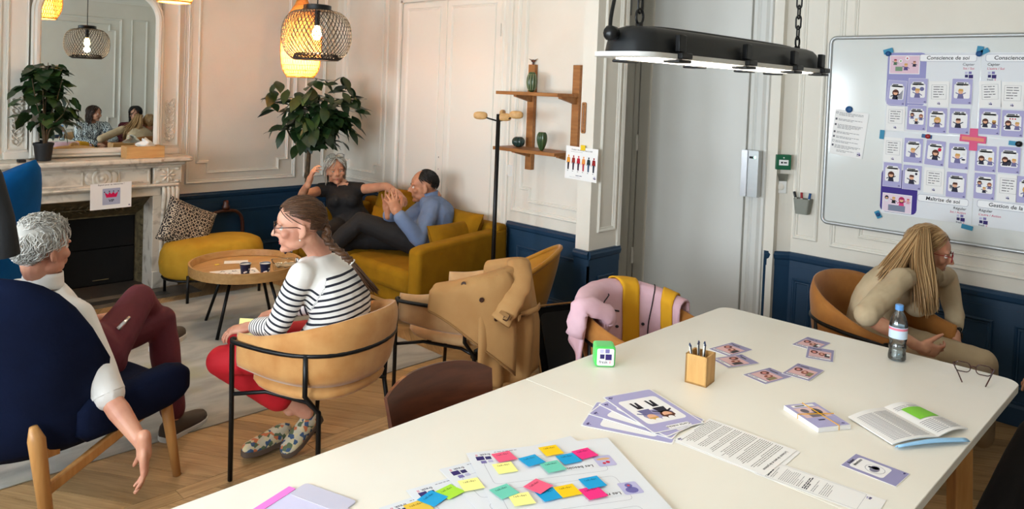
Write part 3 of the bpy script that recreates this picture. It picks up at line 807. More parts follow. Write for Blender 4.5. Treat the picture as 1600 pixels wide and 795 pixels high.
# moulded frame swept round the pane
path = arch_top(MX0, MX1, MZ0, MZ1, 0.19)
prof = [(0.0, 0.0), (-0.004, 0.02), (-0.016, 0.034), (-0.034, 0.036), (-0.046, 0.02), (-0.056, 0.024), (-0.066, 0.012), (-0.066, -0.004)]
K = len(path); rings = []
for i in range(K):
    p0, p1, p2 = V(path[i - 1]), V(path[i]), V(path[(i + 1) % K])
    e1 = (p1 - p0).normalized(); e2 = (p2 - p1).normalized(); n1 = V((-e1.y, e1.x)); n2 = V((-e2.y, e2.x)); mi = n1 + n2; mi = mi / max(0.3, mi.dot(n1))
    rings.append([V((p1.x + mi.x * u, 6.43 - v, p1.y + mi.y * u)) for u, v in prof])
rings.append(rings[0]); b = MB(); b.loft(rings, caps=False); b.build('mirror_frame', M['trim_paint'], mr, wld=True, auto=30)
# pilaster strips with carved trails either side of the mirror
for nm, x0, x1 in (('pilaster', 2.435, 2.58), ('pilaster', 1.34, 1.485)):
    b = MB(); b.bb((x0, 6.455, 1.10), (x1, 6.48, CEIL)); p = b.build(nm, M['trim_paint'], WB)
    b = MB(); b.bb((x0 - 0.012, 6.445, 1.07), (x1 + 0.012, 6.48, 1.125)); b.build('pilaster_base', M['trim_paint'], p, bevel=0.006)
    fo = panel_frame('pilaster_moulding', (0, 6.455, 0), (1, 0, 0), (0, -1, 0), (x0 + 0.006, 1.14, x1 - 0.006, 2.85), p, M['trim_paint'], w=0.016, d=0.012)
    orn = MB(); xm = (x0 + x1) / 2
    orn.tube([(xm + 0.022 * sin(k * 1.1), 6.45, 1.17 + k * 0.02) for k in range(19)], 0.005, 6)
    for k in range(18):
        sg = 1 if k % 2 else -1; z = 1.175 + k * 0.019
        orn.tube([(xm, 6.45, z), (xm + sg * 0.028, 6.446, z + 0.012), (xm + sg * 0.036, 6.45, z + 0.034), (xm + sg * 0.02, 6.45, z + 0.04)], [0.004, 0.009, 0.007, 0.003], 6, 0.6)
    for k in range(5): orn.ell((xm + 0.02 * sin(k * 2.1), 6.446, 1.2 + k * 0.075), (0.012, 0.008, 0.014), None, 8, 5)
    orn.build('carved_trail', M['plaster_relief'], p, smooth=True)
b = MB()
for x in (2.622, 2.64): b.bb((x, 6.47, 1.08), (x + 0.01, 6.48, CEIL))
b.build('wall_bead', M['trim_paint'], WB)
b = MB()
for x in (1.27, 1.30): b.bb((x, 6.47, 1.08), (x + 0.01, 6.48, CEIL))
b.build('wall_bead', M['trim_paint'], WB)

# ---- pendant lamps
def point_light(parent, loc, w, r=0.03, col=(1.0, 0.70, 0.42)):
    l = bpy.data.lights.new('bulb_light', 'POINT'); l.energy = w; l.color = col; l.shadow_soft_size = r
    o = bpy.data.objects.new('bulb_light', l); COL.objects.link(o); o.parent = parent; o.location = loc; return o
def bulb(parent, z, r=0.03, h=0.1):
    b = MB(); b.lathe([(0.004, z - h * 0.5), (r * 0.6, z - h * 0.44), (r, z - h * 0.18), (r * 0.9, z + h * 0.1), (r * 0.5, z + h * 0.4), (0.012, z + h * 0.5)], 14)
    o = b.build('bulb', M['bulb'], parent, smooth=True); o.visible_shadow = True
    b = MB(); b.lathe([(0.013, z + h * 0.5), (0.015, z + h * 0.5 + 0.03), (0.012, z + h * 0.5 + 0.07)], 12); b.build('bulb_holder', M['bulb_cap'], parent, smooth=True)
    return o
def weave(prof, n, turns, r, mb, flat=0.5, steps=18):
    """strands of a cage, both ways round a profile (r, z)"""
    P = spline([V((a, z, 0)) for a, z in prof], max(2, steps // (len(prof) - 1)))
    for sg in (1, -1):
        for k in range(n):
            pts = []
            for i, p in enumerate(P):
                an = 2 * pi * k / n + sg * turns * 2 * pi * i / (len(P) - 1); rr = p.x + (0.0012 if sg > 0 else -0.0012)
                pts.append((rr * cos(an), rr * sin(an), p.y))
            mb.tube(pts, r, 4, flat, caps=False)
    return mb
bp = empty('black_pendant_lamp', (2.51, 4.18, 2.02), 'black open-weave bamboo pendant lamp with glowing bulb, in front of rattan lamp', 'lamp')
b = MB(); weave([(0.09, 0.155), (0.15, 0.14), (0.195, 0.09), (0.212, 0.02), (0.208, -0.05), (0.185, -0.11), (0.15, -0.145), (0.135, -0.15)], 46, 0.22, 0.0024, b, steps=28)
b.build('cage_shade', M['black_rattan'], bp)
b = MB()
for rr, zz in ((0.09, 0.155), (0.135, -0.152)):
    b = MB(); b.tube([(rr * cos(2 * pi * k / 32), rr * sin(2 * pi * k / 32), zz) for k in range(32)], 0.005, 6, closed=True); b.build('rim_ring', M['black_rattan'], bp, smooth=True)
b = MB(); weave([(0.135, -0.150), (0.128, -0.12), (0.10, -0.112), (0.085, -0.115)], 30, 0.1, 0.004, b, steps=6); b.build('turned_in_edge', M['black_rattan'], bp)
b = MB(); b.lathe([(0.0, 0.155), (0.085, 0.155), (0.085, 0.185), (0.07, 0.19), (0.0, 0.19)], 28); b.build('top_cap', M['black_metal'], bp, auto=30)
b = MB(); b.tube([(0, 0, 0.19), (0, 0, CEIL - 2.02)], 0.004, 6); b.tube([(0, 0, 0.06), (0, 0, 0.155)], 0.017, 10); b.build('cord', M['black_metal'], bp)
b = MB(); b.lathe([(0.05, CEIL - 2.02 - 0.025), (0.05, CEIL - 2.02)], 20); b.build('ceiling_rose', M['black_metal'], bp)
bulb(bp, 0.02, 0.03, 0.1)
point_light(bp, (0, 0, -0.06), 13, 0.03)

def rattan_mat():
    m = bpy.data.materials.new('rattan_glow'); m.use_nodes = True
    nt = m.node_tree; N = nt.nodes; L = nt.links; N.remove(N['Principled BSDF'])
    d = N.new('ShaderNodeBsdfDiffuse'); t = N.new('ShaderNodeBsdfTranslucent'); mx = N.new('ShaderNodeMixShader'); mx.inputs[0].default_value = 0.6
    d.inputs[0].default_value = lin((222, 172, 104)); t.inputs[0].default_value = lin((242, 186, 108))
    L.new(d.outputs[0], mx.inputs[1]); L.new(t.outputs[0], mx.inputs[2])
    L.new(mx.outputs[0], N['Material Output'].inputs[0]); MATS['rattan_glow'] = m
rattan_mat()
def rattan_lamp(loc, prof, label, watt, cordz, bz):
    r = empty('rattan_pendant_lamp', loc, label, 'lamp', 'pale rattan pendant lamps')
    zb, zt = min(z for _, z in prof), max(z for _, z in prof)
    P = spline([V((a, z, 0)) for a, z in prof], 4)
    b = MB(); b.lathe([(p.x - 0.004, p.y) for p in P], 40, caps=False); b.build('woven_shade', M['rattan_glow'], r, smooth=True)
    b = MB(); weave(prof, 44, 0.16, 0.0022, b, steps=20); b.build('woven_ribs', M['rattan'], r)
    b = MB()
    for p in P[::2]: b.tube([(p.x * cos(2 * pi * k / 36), p.x * sin(2 * pi * k / 36), p.y) for k in range(36)], 0.0018, 4, closed=True)
    b.tube([(prof[-1][0] * cos(2 * pi * k / 36), prof[-1][0] * sin(2 * pi * k / 36), zb) for k in range(36)], 0.006, 6, closed=True)
    b.build('hoops', M['rattan'], r)
    b = MB(); b.tube([(0, 0, bz + 0.1), (0, 0, CEIL - loc[2])], 0.0035, 6); b.build('cord', M['black_metal'], r)
    b = MB(); b.lathe([(0.05, CEIL - loc[2] - 0.02), (0.05, CEIL - loc[2])], 20); b.build('ceiling_rose', M['white_plastic'], r)
    bulb(r, bz, 0.028, 0.11)
    point_light(r, (0, 0, bz - 0.09), watt, 0.04)
    return r
GOURD = [(0.03, 0.40), (0.05, 0.33), (0.10, 0.24), (0.135, 0.14), (0.143, 0.02), (0.14, -0.10), (0.125, -0.19), (0.10, -0.235), (0.095, -0.245)]
rattan_lamp((3.105, 5.40, 2.0), [(r * 1.1, z) for r, z in GOURD], 'tall honey-coloured rattan pendant lamp glowing behind the black lamp', 15, 0, 0.03)
rattan_lamp((1.93, 4.94, 2.36), [(0.03, 0.20), (0.08, 0.17), (0.13, 0.10), (0.145, 0.0), (0.135, -0.08), (0.105, -0.145), (0.10, -0.155)], 'rounded rattan pendant lamp cut off at the top edge beside the mirror', 19, 0, 0.02)

# ---- industrial linear lamp over the meeting table
ll = empty('linear_lamp', (2.10, 1.14, 1.848), 'long black industrial ceiling lamp with light strip, hanging on chains', 'lamp')
hl, hw, hh = 0.548, 0.095, 0.068
b = MB(); rings = []
for z, s in ((0.0, 0.0), (0.024, -0.003), (0.048, -0.008), (0.061, -0.018), (0.068, -0.034)):
    rings.append([V((x, y, z)) for x, y in rrect(2 * (hl + s), 2 * (hw - 0.018 + s), 0.055, 5)])
b.loft(rings); b.build('housing', M['black_lamp'], ll, auto=40)
b = MB(); b.prism(rrect(2 * hl + 0.04, 2 * hw + 0.004, 0.06, 5), 0.012, Matrix.Translation((0, 0, -0.012))); b.build('flange', M['rim_light'], ll, auto=30)
b = MB(); b.prism(rrect(2 * hl - 0.10, 2 * hw - 0.05, 0.04, 5), 0.005, Matrix.Translation((0, 0, -0.0155))); b.build('diffuser', M['led'], ll)
for sy in (-1, 1):
    for x in (-0.41, -0.05, 0.27, 0.485):
        b = MB(); y = sy * hw
        b.box((x, y * 0.94, 0.028), (0.032, 0.016, 0.046)); b.box((x, y, -0.004), (0.05, 0.034, 0.016)); b.box((x, y * 0.86, -0.018), (0.06, 0.05, 0.008)); b.build('clip', M['black_metal'], ll, bevel=0.003)
b = MB(); b.ell((0, 0, 0.068), (0.44, 0.022, 0.010), None, 24, 8, 4); b.build('top_ridge', M['black_lamp'], ll, smooth=True)
b = MB(); b.lathe([(0.018, 0), (0.02, 0.02), (0.012, 0.03)], 12, (-hl - 0.002, 0.02, 0.046), frame((0, 0, 0), (0, 1, 0), (-1, 0, 0)).to_3x3()); cg = b.build('cable_gland', M['black_metal'], ll, smooth=True)
b = MB(); b.tube(spline([(-hl - 0.02, 0.02, 0.046), (-hl - 0.0, 0.03, 0.11), (-hl + 0.08, 0.05, 0.3), (-hl + 0.16, 0.05, 0.6), (-hl + 0.2, 0.05, CEIL - 1.848)], 6), 0.005, 8); b.build('cable', M['black_metal'], ll, smooth=True)
def chain(x, y):
    """oval links hanging from the ceiling down to a ring on the lamp"""
    rt = MB(); rt.tube([(x + 0.016 * cos(2 * pi * k / 16), y, 0.095 + 0.02 * sin(2 * pi * k / 16)) for k in range(16)], 0.0035, 6, closed=True); rt.tube([(x, y, 0.062), (x, y, 0.080)], 0.010, 8)
    c0 = rt.build('chain_ring', M['black_metal'], ll, smooth=True)
    z = 0.108; k = 0; proto = None
    while z < CEIL - 1.848:
        if k < 2:
            l = MB(); pts = []
            for q in range(20):
                an = 2 * pi * q / 20; dx, dz = 0.009 * cos(an), 0.013 * sin(an) + (0.011 if sin(an) >= 0 else -0.011)
                pts.append((dx, 0, dz) if k % 2 == 0 else (0, dx, dz))
            l.tube(pts, 0.003, 5, closed=True); o = l.build('chain_link', M['black_metal'], c0, smooth=True)
            links.append(o) if False else None
            store[k] = o
        else:
            o = store[k % 2].copy(); COL.objects.link(o)
        o.location = (x, y, z + 0.02); z += 0.036; k += 1
store = {}
chain(-0.47, 0.0); store = {}; chain(0.49, 0.0)

# ---- fixtures on the walls
def plate(name, P, n, u, w, h, t, m, label, cat, bevel=0.003):
    """a box standing on a wall at P (centre of its back), normal n, horizontal axis u"""
    r = empty(name, P, label, cat)
    F = frame(P, u, n); r.matrix_world = F
    r.location = P; r.rotation_euler = F.to_euler()
    b = MB(); b.bb((-w / 2, -h / 2, 0), (w / 2, h / 2, t)); b.build('case', M[m], r, bevel=bevel)
    return r
NX, UX = V((-1, 0, 0)), V((0, -1, 0))
p = at_x(796, 266, X_LIV); sw = plate('light_switch', (X_LIV, p.y, p.z), NX, UX, 0.075, 0.085, 0.009, 'white_plastic', 'white light switch on the wall below the wooden shelf', 'switch')
b = MB(); b.bb((-0.02, -0.03, 0.009), (0.02, 0.03, 0.012)); b.build('rocker', M['trim_paint'], sw, bevel=0.002)
# emergency call point, door opener, sensor and switch beside the entrance door
pc = (cp0 + cp1) / 2
FC = frame((pc.x, pc.y, 1.345), -ca if ca.y > 0 else ca, cn)
def cant_plate(name, z, w, h, t, m, label, cat, off=0.0):
    return plate(name, V((pc.x, pc.y, z)) + ca * off, cn, ca if ca.y < 0 else -ca, w, h, t, m, label, cat)
em = cant_plate('emergency_call_point', 1.318, 0.096, 0.098, 0.055, 'green_plastic', 'green emergency door-release box on the white wall beside the door', 'call point')
b = MB(); b.bb((-0.03, -0.02, 0.055), (0.03, 0.016, 0.057)); b.build('break_glass', M['paper'], em)
b = MB(); b.bb((-0.018, -0.008, 0.057), (-0.006, 0.004, 0.058)); b.bb((0.0, -0.006, 0.057), (0.02, 0.002, 0.058)); b.build('symbol', M['print_black'], em)
b = MB(); b.ell((0, 0.03, 0.055), (0.005, 0.005, 0.003)); b.build('pilot_light', M['white_plastic'], em)
cv = MB(); cvo = empty('call_point_cover', (pc.x, pc.y, 1.21), 'clear plastic hinged cover hanging below the green box', 'cover'); cvo.rotation_euler = frame((0, 0, 0), ca if ca.y < 0 else -ca, cn).to_euler()
b = MB(); b.slab(lambda u, v: (-0.04 + 0.08 * u, -0.03 + 0.06 * v, 0.004 + 0.03 * v), 4, 4, 0.002); b.build('cover_shell', M['clear_plastic'], cvo)
s2 = cant_plate('wall_socket', 1.15, 0.08, 0.085, 0.009, 'white_plastic', 'white wall switch with round button right of the door', 'switch', 0.0)
b = MB(); b.lathe([(0.022, 0.009), (0.022, 0.013), (0.018, 0.015)], 20); b.build('button', M['trim_paint'], s2, auto=30)
op = empty('door_opener', (4.74, 2.33, 1.06), 'silver magnetic lock box with green light on door frame', 'door lock')
b = MB(); F = frame((4.72, 2.345, 1.23), (0, -1, 0), (-1, 0, 0))
b.prism(rrect(0.115, 0.31, 0.008, 3), 0.05, F @ Matrix.Translation((0, 0, -0.02))); b.build('case', M['alu'], op, wld=True, auto=30)
b = MB(); b.prism(rrect(0.04, 0.31, 0.004, 3), 0.012, F @ Matrix.Translation((-0.036, 0, 0.03))); b.build('cover_strip', M['steel'], op, wld=True, auto=30)
b = MB(); b.bb((4.675, 2.318, 1.332), (4.69, 2.345, 1.346)); b.build('lens', M['black_metal'], op, wld=True)
m = mat('green_led', (180, 240, 210), 0.3, emit=(170, 255, 215), es=4.0)
b = MB(); b.ell((4.688, 2.312, 1.34), (0.006, 0.008, 0.008), None, 10, 6); b.build('status_light', m, op, wld=True)
p = at_x(980, 12, 4.74); cl = empty('door_closer', (4.745, p.y, p.z), 'grey plastic box at the top of the door hinge', 'box')
b = MB(); b.bb((4.70, p.y - 0.045, p.z - 0.06), (4.748, p.y + 0.045, p.z + 0.08)); b.build('case', M['grey_plastic'], cl, wld=True, bevel=0.006)
b = MB(); b.tube([(4.70, p.y - 0.02, p.z - 0.03), (4.697, p.y - 0.02, p.z - 0.03)], 0.006, 8); b.build('screw', M['steel'], cl, wld=True)
# thermometer on the end of the partition
th = empty('wall_thermometer', (3.77, 3.035, 1.45), 'brown wooden thermometer strip on the white partition end', 'thermometer')
F = frame((3.769, 3.03, 1.565), (0, -1, 0), (-1, 0, 0))
b = MB(); b.prism(rrect(0.034, 0.20, 0.012, 4), 0.008, F); b.build('backing', M['shelf_wood'], th, wld=True)
b = MB(); b.tube([F @ V((0, -0.075, 0.010)), F @ V((0, 0.08, 0.010))], 0.0012, 6); b.build('glass_tube', M['silver'], th, wld=True)
b = MB(); b.lathe([(0.004, 0), (0.004, 0.002)], 10, F @ V((0, -0.085, 0.008)), F.to_3x3()); b.build('nail', M['black_metal'], th, wld=True)
b = MB(); b.lathe([(0.003, 0), (0.003, 0.002)], 10, F @ V((0, 0.088, 0.008)), F.to_3x3()); b.build('nail', M['black_metal'], th, wld=True)
b = MB()
for k in range(14): b.box(F @ V((0.008, -0.06 + k * 0.01, 0.0085)), (0.001, 0.006, 0.0012), None)
b.build('scale_marks', M['print_black'], th, wld=True)
# ------------------------------------------------------------------ furniture
b = MB(); b.prism(rrect(2.95, 2.20, 0.01, 2), 0.005); rg = b.build('rug', M['rug'], None, bevel=0.0015)
rg.location = (1.675, 4.705, 0.0006); tag(rg, 'large grey rug with faded yellow patches under the coffee table', 'rug')

def bent(prof_fn, m, name, parent, **k):
    b = MB(); prof_fn(b); return b.build(name, m, parent, **k)

# ---- tan tub chairs with black tube frames
def rim_path(u):
    """plan of the back shell, u 0..1 from the left arm round the back to the right arm (chair faces +y)"""
    P = [(-0.262, 0.235), (-0.272, 0.12), (-0.275, 0.0), (-0.250, -0.13), (-0.165, -0.235), (0.0, -0.275), (0.165, -0.235), (0.250, -0.13), (0.275, 0.0), (0.272, 0.12), (0.262, 0.235)]
    t = u * (len(P) - 1); i = min(int(t), len(P) - 2); f = t - i
    p = [V((P[min(max(j, 0), len(P) - 1)][0], P[min(max(j, 0), len(P) - 1)][1], 0)) for j in (i - 1, i, i + 1, i + 2)]
    return 0.5 * ((2 * p[1]) + (p[2] - p[0]) * f + (2 * p[0] - 5 * p[1] + 4 * p[2] - p[3]) * f * f + (3 * p[1] - p[0] - 3 * p[2] + p[3]) * f ** 3)
def rim_top(u, hi=0.775): return 0.652 + (hi - 0.652) * max(0.0, sin(pi * u)) ** 2.2
def rim_low(u): return 0.505 - 0.02 * sin(pi * u)
def shell_pt(u, v, off=0.0, hi=0.775):
    p = rim_path(u); d = V((p.x * 0.9, p.y - 0.0 if p.y < 0 else p.y * 0.1, 0)).normalized()
    z = rim_low(u) + (rim_top(u, hi) - rim_low(u)) * v
    return V((p.x, p.y, z)) + d * (off + 0.035 * v * sin(pi * u))
def tub_chair(name, label, loc, rz, m, hi=0.775):
    r = empty(name, (loc[0], loc[1], 0), label, 'chair', 'tan velvet tub chairs with black tube legs', rz)
    b = MB(); b.ell((0, 0.0, 0.445), (0.262, 0.262, 0.042), None, 28, 10, 2.6); b.build('seat', m, r, smooth=True)
    b = MB(); b.slab(lambda u, v: shell_pt(0.005 + 0.99 * u, v, 0, hi), 44, 10, lambda u, v: 0.048 * max(0.16, (1 - abs(2 * v - 1) ** 5)) * max(0.3, min(1, 1 - abs(2 * u - 1) ** 30)))
    b.build('backrest', m, r, smooth=True)
    R = 0.0105
    pts = [V((-0.29, 0.235, 0.63))] + [shell_pt(0.02 + 0.96 * k / 30, 0.0, 0.038, hi) + V((0, 0, 0.118 + 0.028 * sin(pi * k / 30))) for k in range(31)] + [V((0.29, 0.235, 0.63))]
    b = MB(); b.tube([p for p in pts], R, 8); b.build('frame_rail', M['black_metal'], r, smooth=True)
    for sx in (-1, 1):
        b = MB(); b.tube([(sx * 0.289, 0.225, 0.636), (sx * 0.290, 0.236, 0.60), (sx * 0.275, 0.245, 0.30), (sx * 0.268, 0.25, 0.0)], R, 8); b.build('leg', M['black_metal'], r, smooth=True)
        q = shell_pt(0.5 + sx * 0.19, 0, 0.04, hi)
        b = MB(); b.tube([(q.x, q.y, 0.636), (q.x * 0.97, q.y * 0.97, 0.46), (sx * 0.22, -0.19, 0.38), (sx * 0.262, -0.235, 0.0)], R, 8); b.build('leg', M['black_metal'], r, smooth=True)
        b = MB(); b.tube([(sx * 0.278, 0.243, 0.385), (sx * 0.2, 0.12, 0.395), (sx * 0.19, -0.1, 0.395), (sx * 0.224, -0.196, 0.385)], 0.009, 8); b.build('side_bar', M['black_metal'], r, smooth=True)
    b = MB(); b.tube([(-0.2, 0.1, 0.396), (0.2, 0.1, 0.396)], 0.009, 8); b.build('cross_bar', M['black_metal'], r)
    return r
CH1 = tub_chair('tub_chair', 'tan velvet tub chair on which the woman in stripes sits', (1.81, 2.90), radians(17), M['tan_velvet'])
CH2 = tub_chair('tub_chair', 'beige velvet tub chair with a trench coat over its back', (2.73, 2.98), radians(20), M['beige_velvet'])
CH3 = tub_chair('tub_chair', 'caramel tub chair draped with a pink jacket, pushed to the table', (2.91, 1.88), radians(184), M['camel_velvet'])
CH4 = tub_chair('tub_chair', 'caramel tub chair under the blonde woman by the whiteboard', (4.02, 1.27), radians(164), M['camel_velvet'], 0.83)

# ---- ochre shell chair against the blue panelling
oc = empty('shell_chair', (3.50, 3.40, 0), 'ochre leather shell chair behind the trench coat, by the blue panelling', 'chair', None, radians(38))
def oshell(u, v):
    an = radians(-205 + 230 * u); w = sin(pi * u)
    r = 0.20 + 0.095 * v ** 0.8
    z = 0.24 + v * (0.24 + 0.235 * max(0, w) ** 1.6)
    return V((r * 1.02 * cos(an), r * sin(an) - 0.01 - 0.035 * v * w, z))
b = MB(); b.slab(oshell, 36, 12, lambda u, v: 0.035 * max(0.3, 1 - v ** 8)); b.build('shell', M['ochre_leather'], oc, smooth=True)
b = MB(); b.tube([oshell(u / 30, 1.0) for u in range(31)], 0.016, 8); b.build('rim_piping', M['ochre_leather'], oc, smooth=True)
b = MB(); b.ell((0, 0.02, 0.36), (0.20, 0.21, 0.05), None, 24, 8, 2.5); b.build('seat', M['ochre_leather'], oc, smooth=True)
b = MB(); b.lathe([(0.17, 0.22), (0.19, 0.24), (0.18, 0.28)], 24); b.build('seat_pan', M['black_metal'], oc, smooth=True)
b = MB(); b.tube([(0, 0, 0.07), (0, 0, 0.23)], 0.022, 12); b.build('pedestal', M['black_metal'], oc)
for k in range(4):
    an = pi / 4 + k * pi / 2
    b = MB(); b.tube([(0.02 * cos(an), 0.02 * sin(an), 0.10), (0.24 * cos(an), 0.24 * sin(an), 0.055)], [0.02, 0.014], 8); lg = b.build('leg', M['black_metal'], oc, smooth=True)
    b = MB(); b.lathe([(0.026, -0.012), (0.026, 0.012)], 14, (0.24 * cos(an), 0.24 * sin(an), 0.027), frame((0, 0, 0), (0, 0, 1), (-sin(an), cos(an), 0)).to_3x3()); b.build('castor', M['black_metal'], lg, auto=30)

# ---- brown plywood chair pushed under the meeting table
pc_ = empty('plywood_chair', (1.60, 1.62, 0), 'dark brown plywood chair pushed in at the long side of the white table', 'chair', None, radians(176))
def back_pt(u, v):
    x = (u - 0.5) * (0.43 - 0.05 * (1 - v)); 
    cr = 1 - abs(2 * u - 1) ** 3.2
    return V((x, -0.225 - 0.06 * v + 0.05 * (2 * u - 1) ** 2, 0.52 + (0.245 + 0.045 * cr) * v))
b = MB(); b.slab(back_pt, 22, 12, 0.013); b.build('backrest', M['walnut'], pc_, smooth=False, auto=40)
b = MB(); b.slab(lambda u, v: V(((u - 0.5) * 0.42, -0.2 + 0.42 * v, 0.445 - 0.02 * sin(pi * u) - 0.03 * max(0, v - 0.8) * 5 * 0.5)), 14, 14, 0.013); b.build('seat', M['walnut'], pc_, auto=40)
for sx in (-1, 1):
    b = MB(); b.tube([(sx * 0.17, -0.255, 0.74), (sx * 0.17, -0.215, 0.5), (sx * 0.17, -0.18, 0.43), (sx * 0.18, 0.12, 0.425), (sx * 0.19, 0.19, 0.38), (sx * 0.2, 0.24, 0.0)], 0.011, 8); b.build('leg', M['black_metal'], pc_, smooth=True)
    b = MB(); b.tube([(sx * 0.17, -0.08, 0.42), (sx * 0.19, -0.25, 0.0)], 0.011, 8); b.build('leg', M['black_metal'], pc_, smooth=True)

# ---- lounge chairs
def lounge(name, label, loc, rz, m, wood, hb, cat='chair', style='wrap'):
    r = empty(name, (loc[0], loc[1], 0), label, cat, None, rz)
    b = MB(); b.ell((0, 0.04, 0.375), (0.31, 0.34, 0.075), None, 28, 10, 3.4); b.build('seat', m, r, smooth=True)
    def wrap(u, v):
        # barrel back: high behind, its wings coming forward and down
        q = 2 * u - 1; an = q * radians(88)
        x = 0.355 * sin(an) * (0.90 + 0.10 * v); y = 0.05 - 0.39 * max(0.0, cos(an)) ** 0.8
        zt = hb - (hb - 0.62) * abs(q) ** 6.5
        top = 0.30 + (zt - 0.30) * v
        return V((x * (1 - 0.22 * v * v * (1 - abs(q)) ), y - 0.13 * v * (1 - abs(q) ** 2), top - 0.05 * (1 - v) * (1 - abs(q))))
    def leaf(u, v):
        # egg-shaped head on a narrow stem
        w = 0.10 + 0.235 * sin(pi * min(1.0, v ** 1.5 * 0.93)) ** 0.8 if v < 0.999 else 0.10
        q = 2 * u - 1
        return V((q * w, -0.27 - 0.17 * v + 0.13 * q * q * v, 0.30 + (hb - 0.30) * v - 0.07 * q * q * max(0, v - 0.6) * 2.5))
    b = MB(); b.slab(leaf if style == 'leaf' else wrap, 30, 20, lambda u, v: (0.05 if style == 'leaf' else 0.09) * max(0.12, (1 - abs(2 * u - 1) ** 8) * (1 - abs(2 * v - 1) ** 12))); b.build('backrest', m, r, smooth=True)
    for sx in (-1, 1):
        b = MB()
        rings = []
        for y, zc, hz, wx in ((-0.10, 0.39, 0.05, 0.02), (-0.06, 0.39, 0.085, 0.04), (0.06, 0.395, 0.09, 0.046), (0.20, 0.405, 0.095, 0.048), (0.30, 0.412, 0.092, 0.046), (0.36, 0.413, 0.075, 0.04), (0.392, 0.412, 0.05, 0.028), (0.402, 0.41, 0.02, 0.012)):
            rings.append([V((sx * 0.335 + px, y, zc + pz)) for px, pz in rrect(wx * 2, hz * 2, min(wx, hz) * 0.9, 4)])
        b.loft(rings); b.build('armrest', m, r, smooth=True)
        b = MB(); b.tube([(sx * 0.325, 0.29, 0.40), (sx * 0.355, 0.345, 0.0)], [0.027, 0.017], 12); b.build('leg', wood, r, smooth=True)
        b = MB(); b.tube([(sx * 0.335, -0.255, 0.44), (sx * 0.345, -0.248, 0.39), (sx * 0.385, -0.215, 0.0)], [0.014, 0.030, 0.021], 12); b.build('leg', wood, r, smooth=True)
        b = MB(); b.box((sx * 0.345, 0.03, 0.275), (0.026, 0.58, 0.045), Matrix.Rotation(radians(21), 3, 'X')); b.build('side_rail', wood, r, bevel=0.008)
    b = MB(); b.bb((-0.31, -0.2, 0.285), (0.31, -0.14, 0.325)); b.bb((-0.31, 0.2, 0.30), (0.31, 0.26, 0.335)); b.build('cross_rail', wood, r)
    return r
NAVY = lounge('lounge_chair', 'navy velvet lounge chair with oak legs holding the white-haired man', (0.905, 3.504), radians(-74.5), M['navy_velvet'], M['oak'], 0.99)
lounge('lounge_chair', 'bright blue high-backed lounge chair in front of the fireplace', (0.79, 5.06), radians(52), M['blue_wool'], M['oak'], 1.24, style='leaf')

# ---- meeting table
tb = empty('meeting_table', (1.74, 1.14, 0), 'long white meeting table in two halves on pine trestle legs', 'table')
for (x0, x1, r0, r1) in ((0.15, 1.8985, 0.05, 0.004), (1.8995, 3.285, 0.004, 0.06)):
    pts = []
    w, h = x1 - x0, 1.20; cx, cy = (x0 + x1) / 2, 1.14
    for qx, qy, a0 in ((1, 1, 0), (-1, 1, 90), (-1, -1, 180), (1, -1, 270)):
        rr = r1 if qx > 0 else r0
        for k in range(7):
            an = radians(a0 + 15 * k); pts.append((cx + qx * (w / 2 - rr) + rr * cos(an), cy + qy * (h / 2 - rr) + rr * sin(an)))
    b = MB(); b.prism(pts, 0.028, Matrix.Translation((0, 0, 0.712))); b.build('tabletop', M['table_white'], tb, wld=True, bevel=0.002)
for X in (0.45, 1.55, 2.25, 2.93):
    for y, sg in ((0.62, -1), (1.66, 1)):
        b = MB(); b.tube([(X, y - sg * 0.035, 0.71), (X, y + sg * 0.0, 0.0)], 0.042, 4); b.build('leg', M['oak'], tb, wld=True, bevel=0.004)
    b = MB(); b.bb((X - 0.025, 0.64, 0.64), (X + 0.025, 1.64, 0.71)); b.build('trestle_beam', M['oak_y'], tb, wld=True, bevel=0.004)
for y in (0.66, 1.60):
    b = MB(); b.bb((0.35, y - 0.018, 0.655), (3.19, y + 0.018, 0.711)); b.build('long_rail', M['oak_h'], tb, wld=True, bevel=0.004)

# ---- coffee table
CT = (2.46, 4.93)
ct = empty('coffee_table', (CT[0], CT[1], 0), 'round oak tray coffee table on slanted black legs', 'table')
b = MB(); b.lathe([(0.0, 0.402), (0.36, 0.402), (0.36, 0.417), (0.0, 0.417)], 48); b.build('tray_floor', M['oak_h'], ct, auto=30)
b = MB(); b.lathe([(0.355, 0.395), (0.372, 0.395), (0.374, 0.462), (0.362, 0.462), (0.358, 0.44), (0.355, 0.42)], 64, caps=False); b.build('tray_rim', M['oak_h'], ct, auto=35)
for an, in ((-149,), (119,), (29,), (-59,)):
    c, s = cos(radians(an)), sin(radians(an))
    b = MB(); b.tube([(0.17 * c, 0.17 * s, 0.40), (0.315 * c, 0.315 * s, 0.006)], 0.011, 10); lg = b.build('leg', M['black_metal'], ct, smooth=True)
b = MB(); b.tube([(0.17 * cos(radians(k)), 0.17 * sin(radians(k)), 0.394) for k in range(0, 360, 15)], 0.009, 6, closed=True); b.build('leg_ring', M['black_metal'], ct, smooth=True)

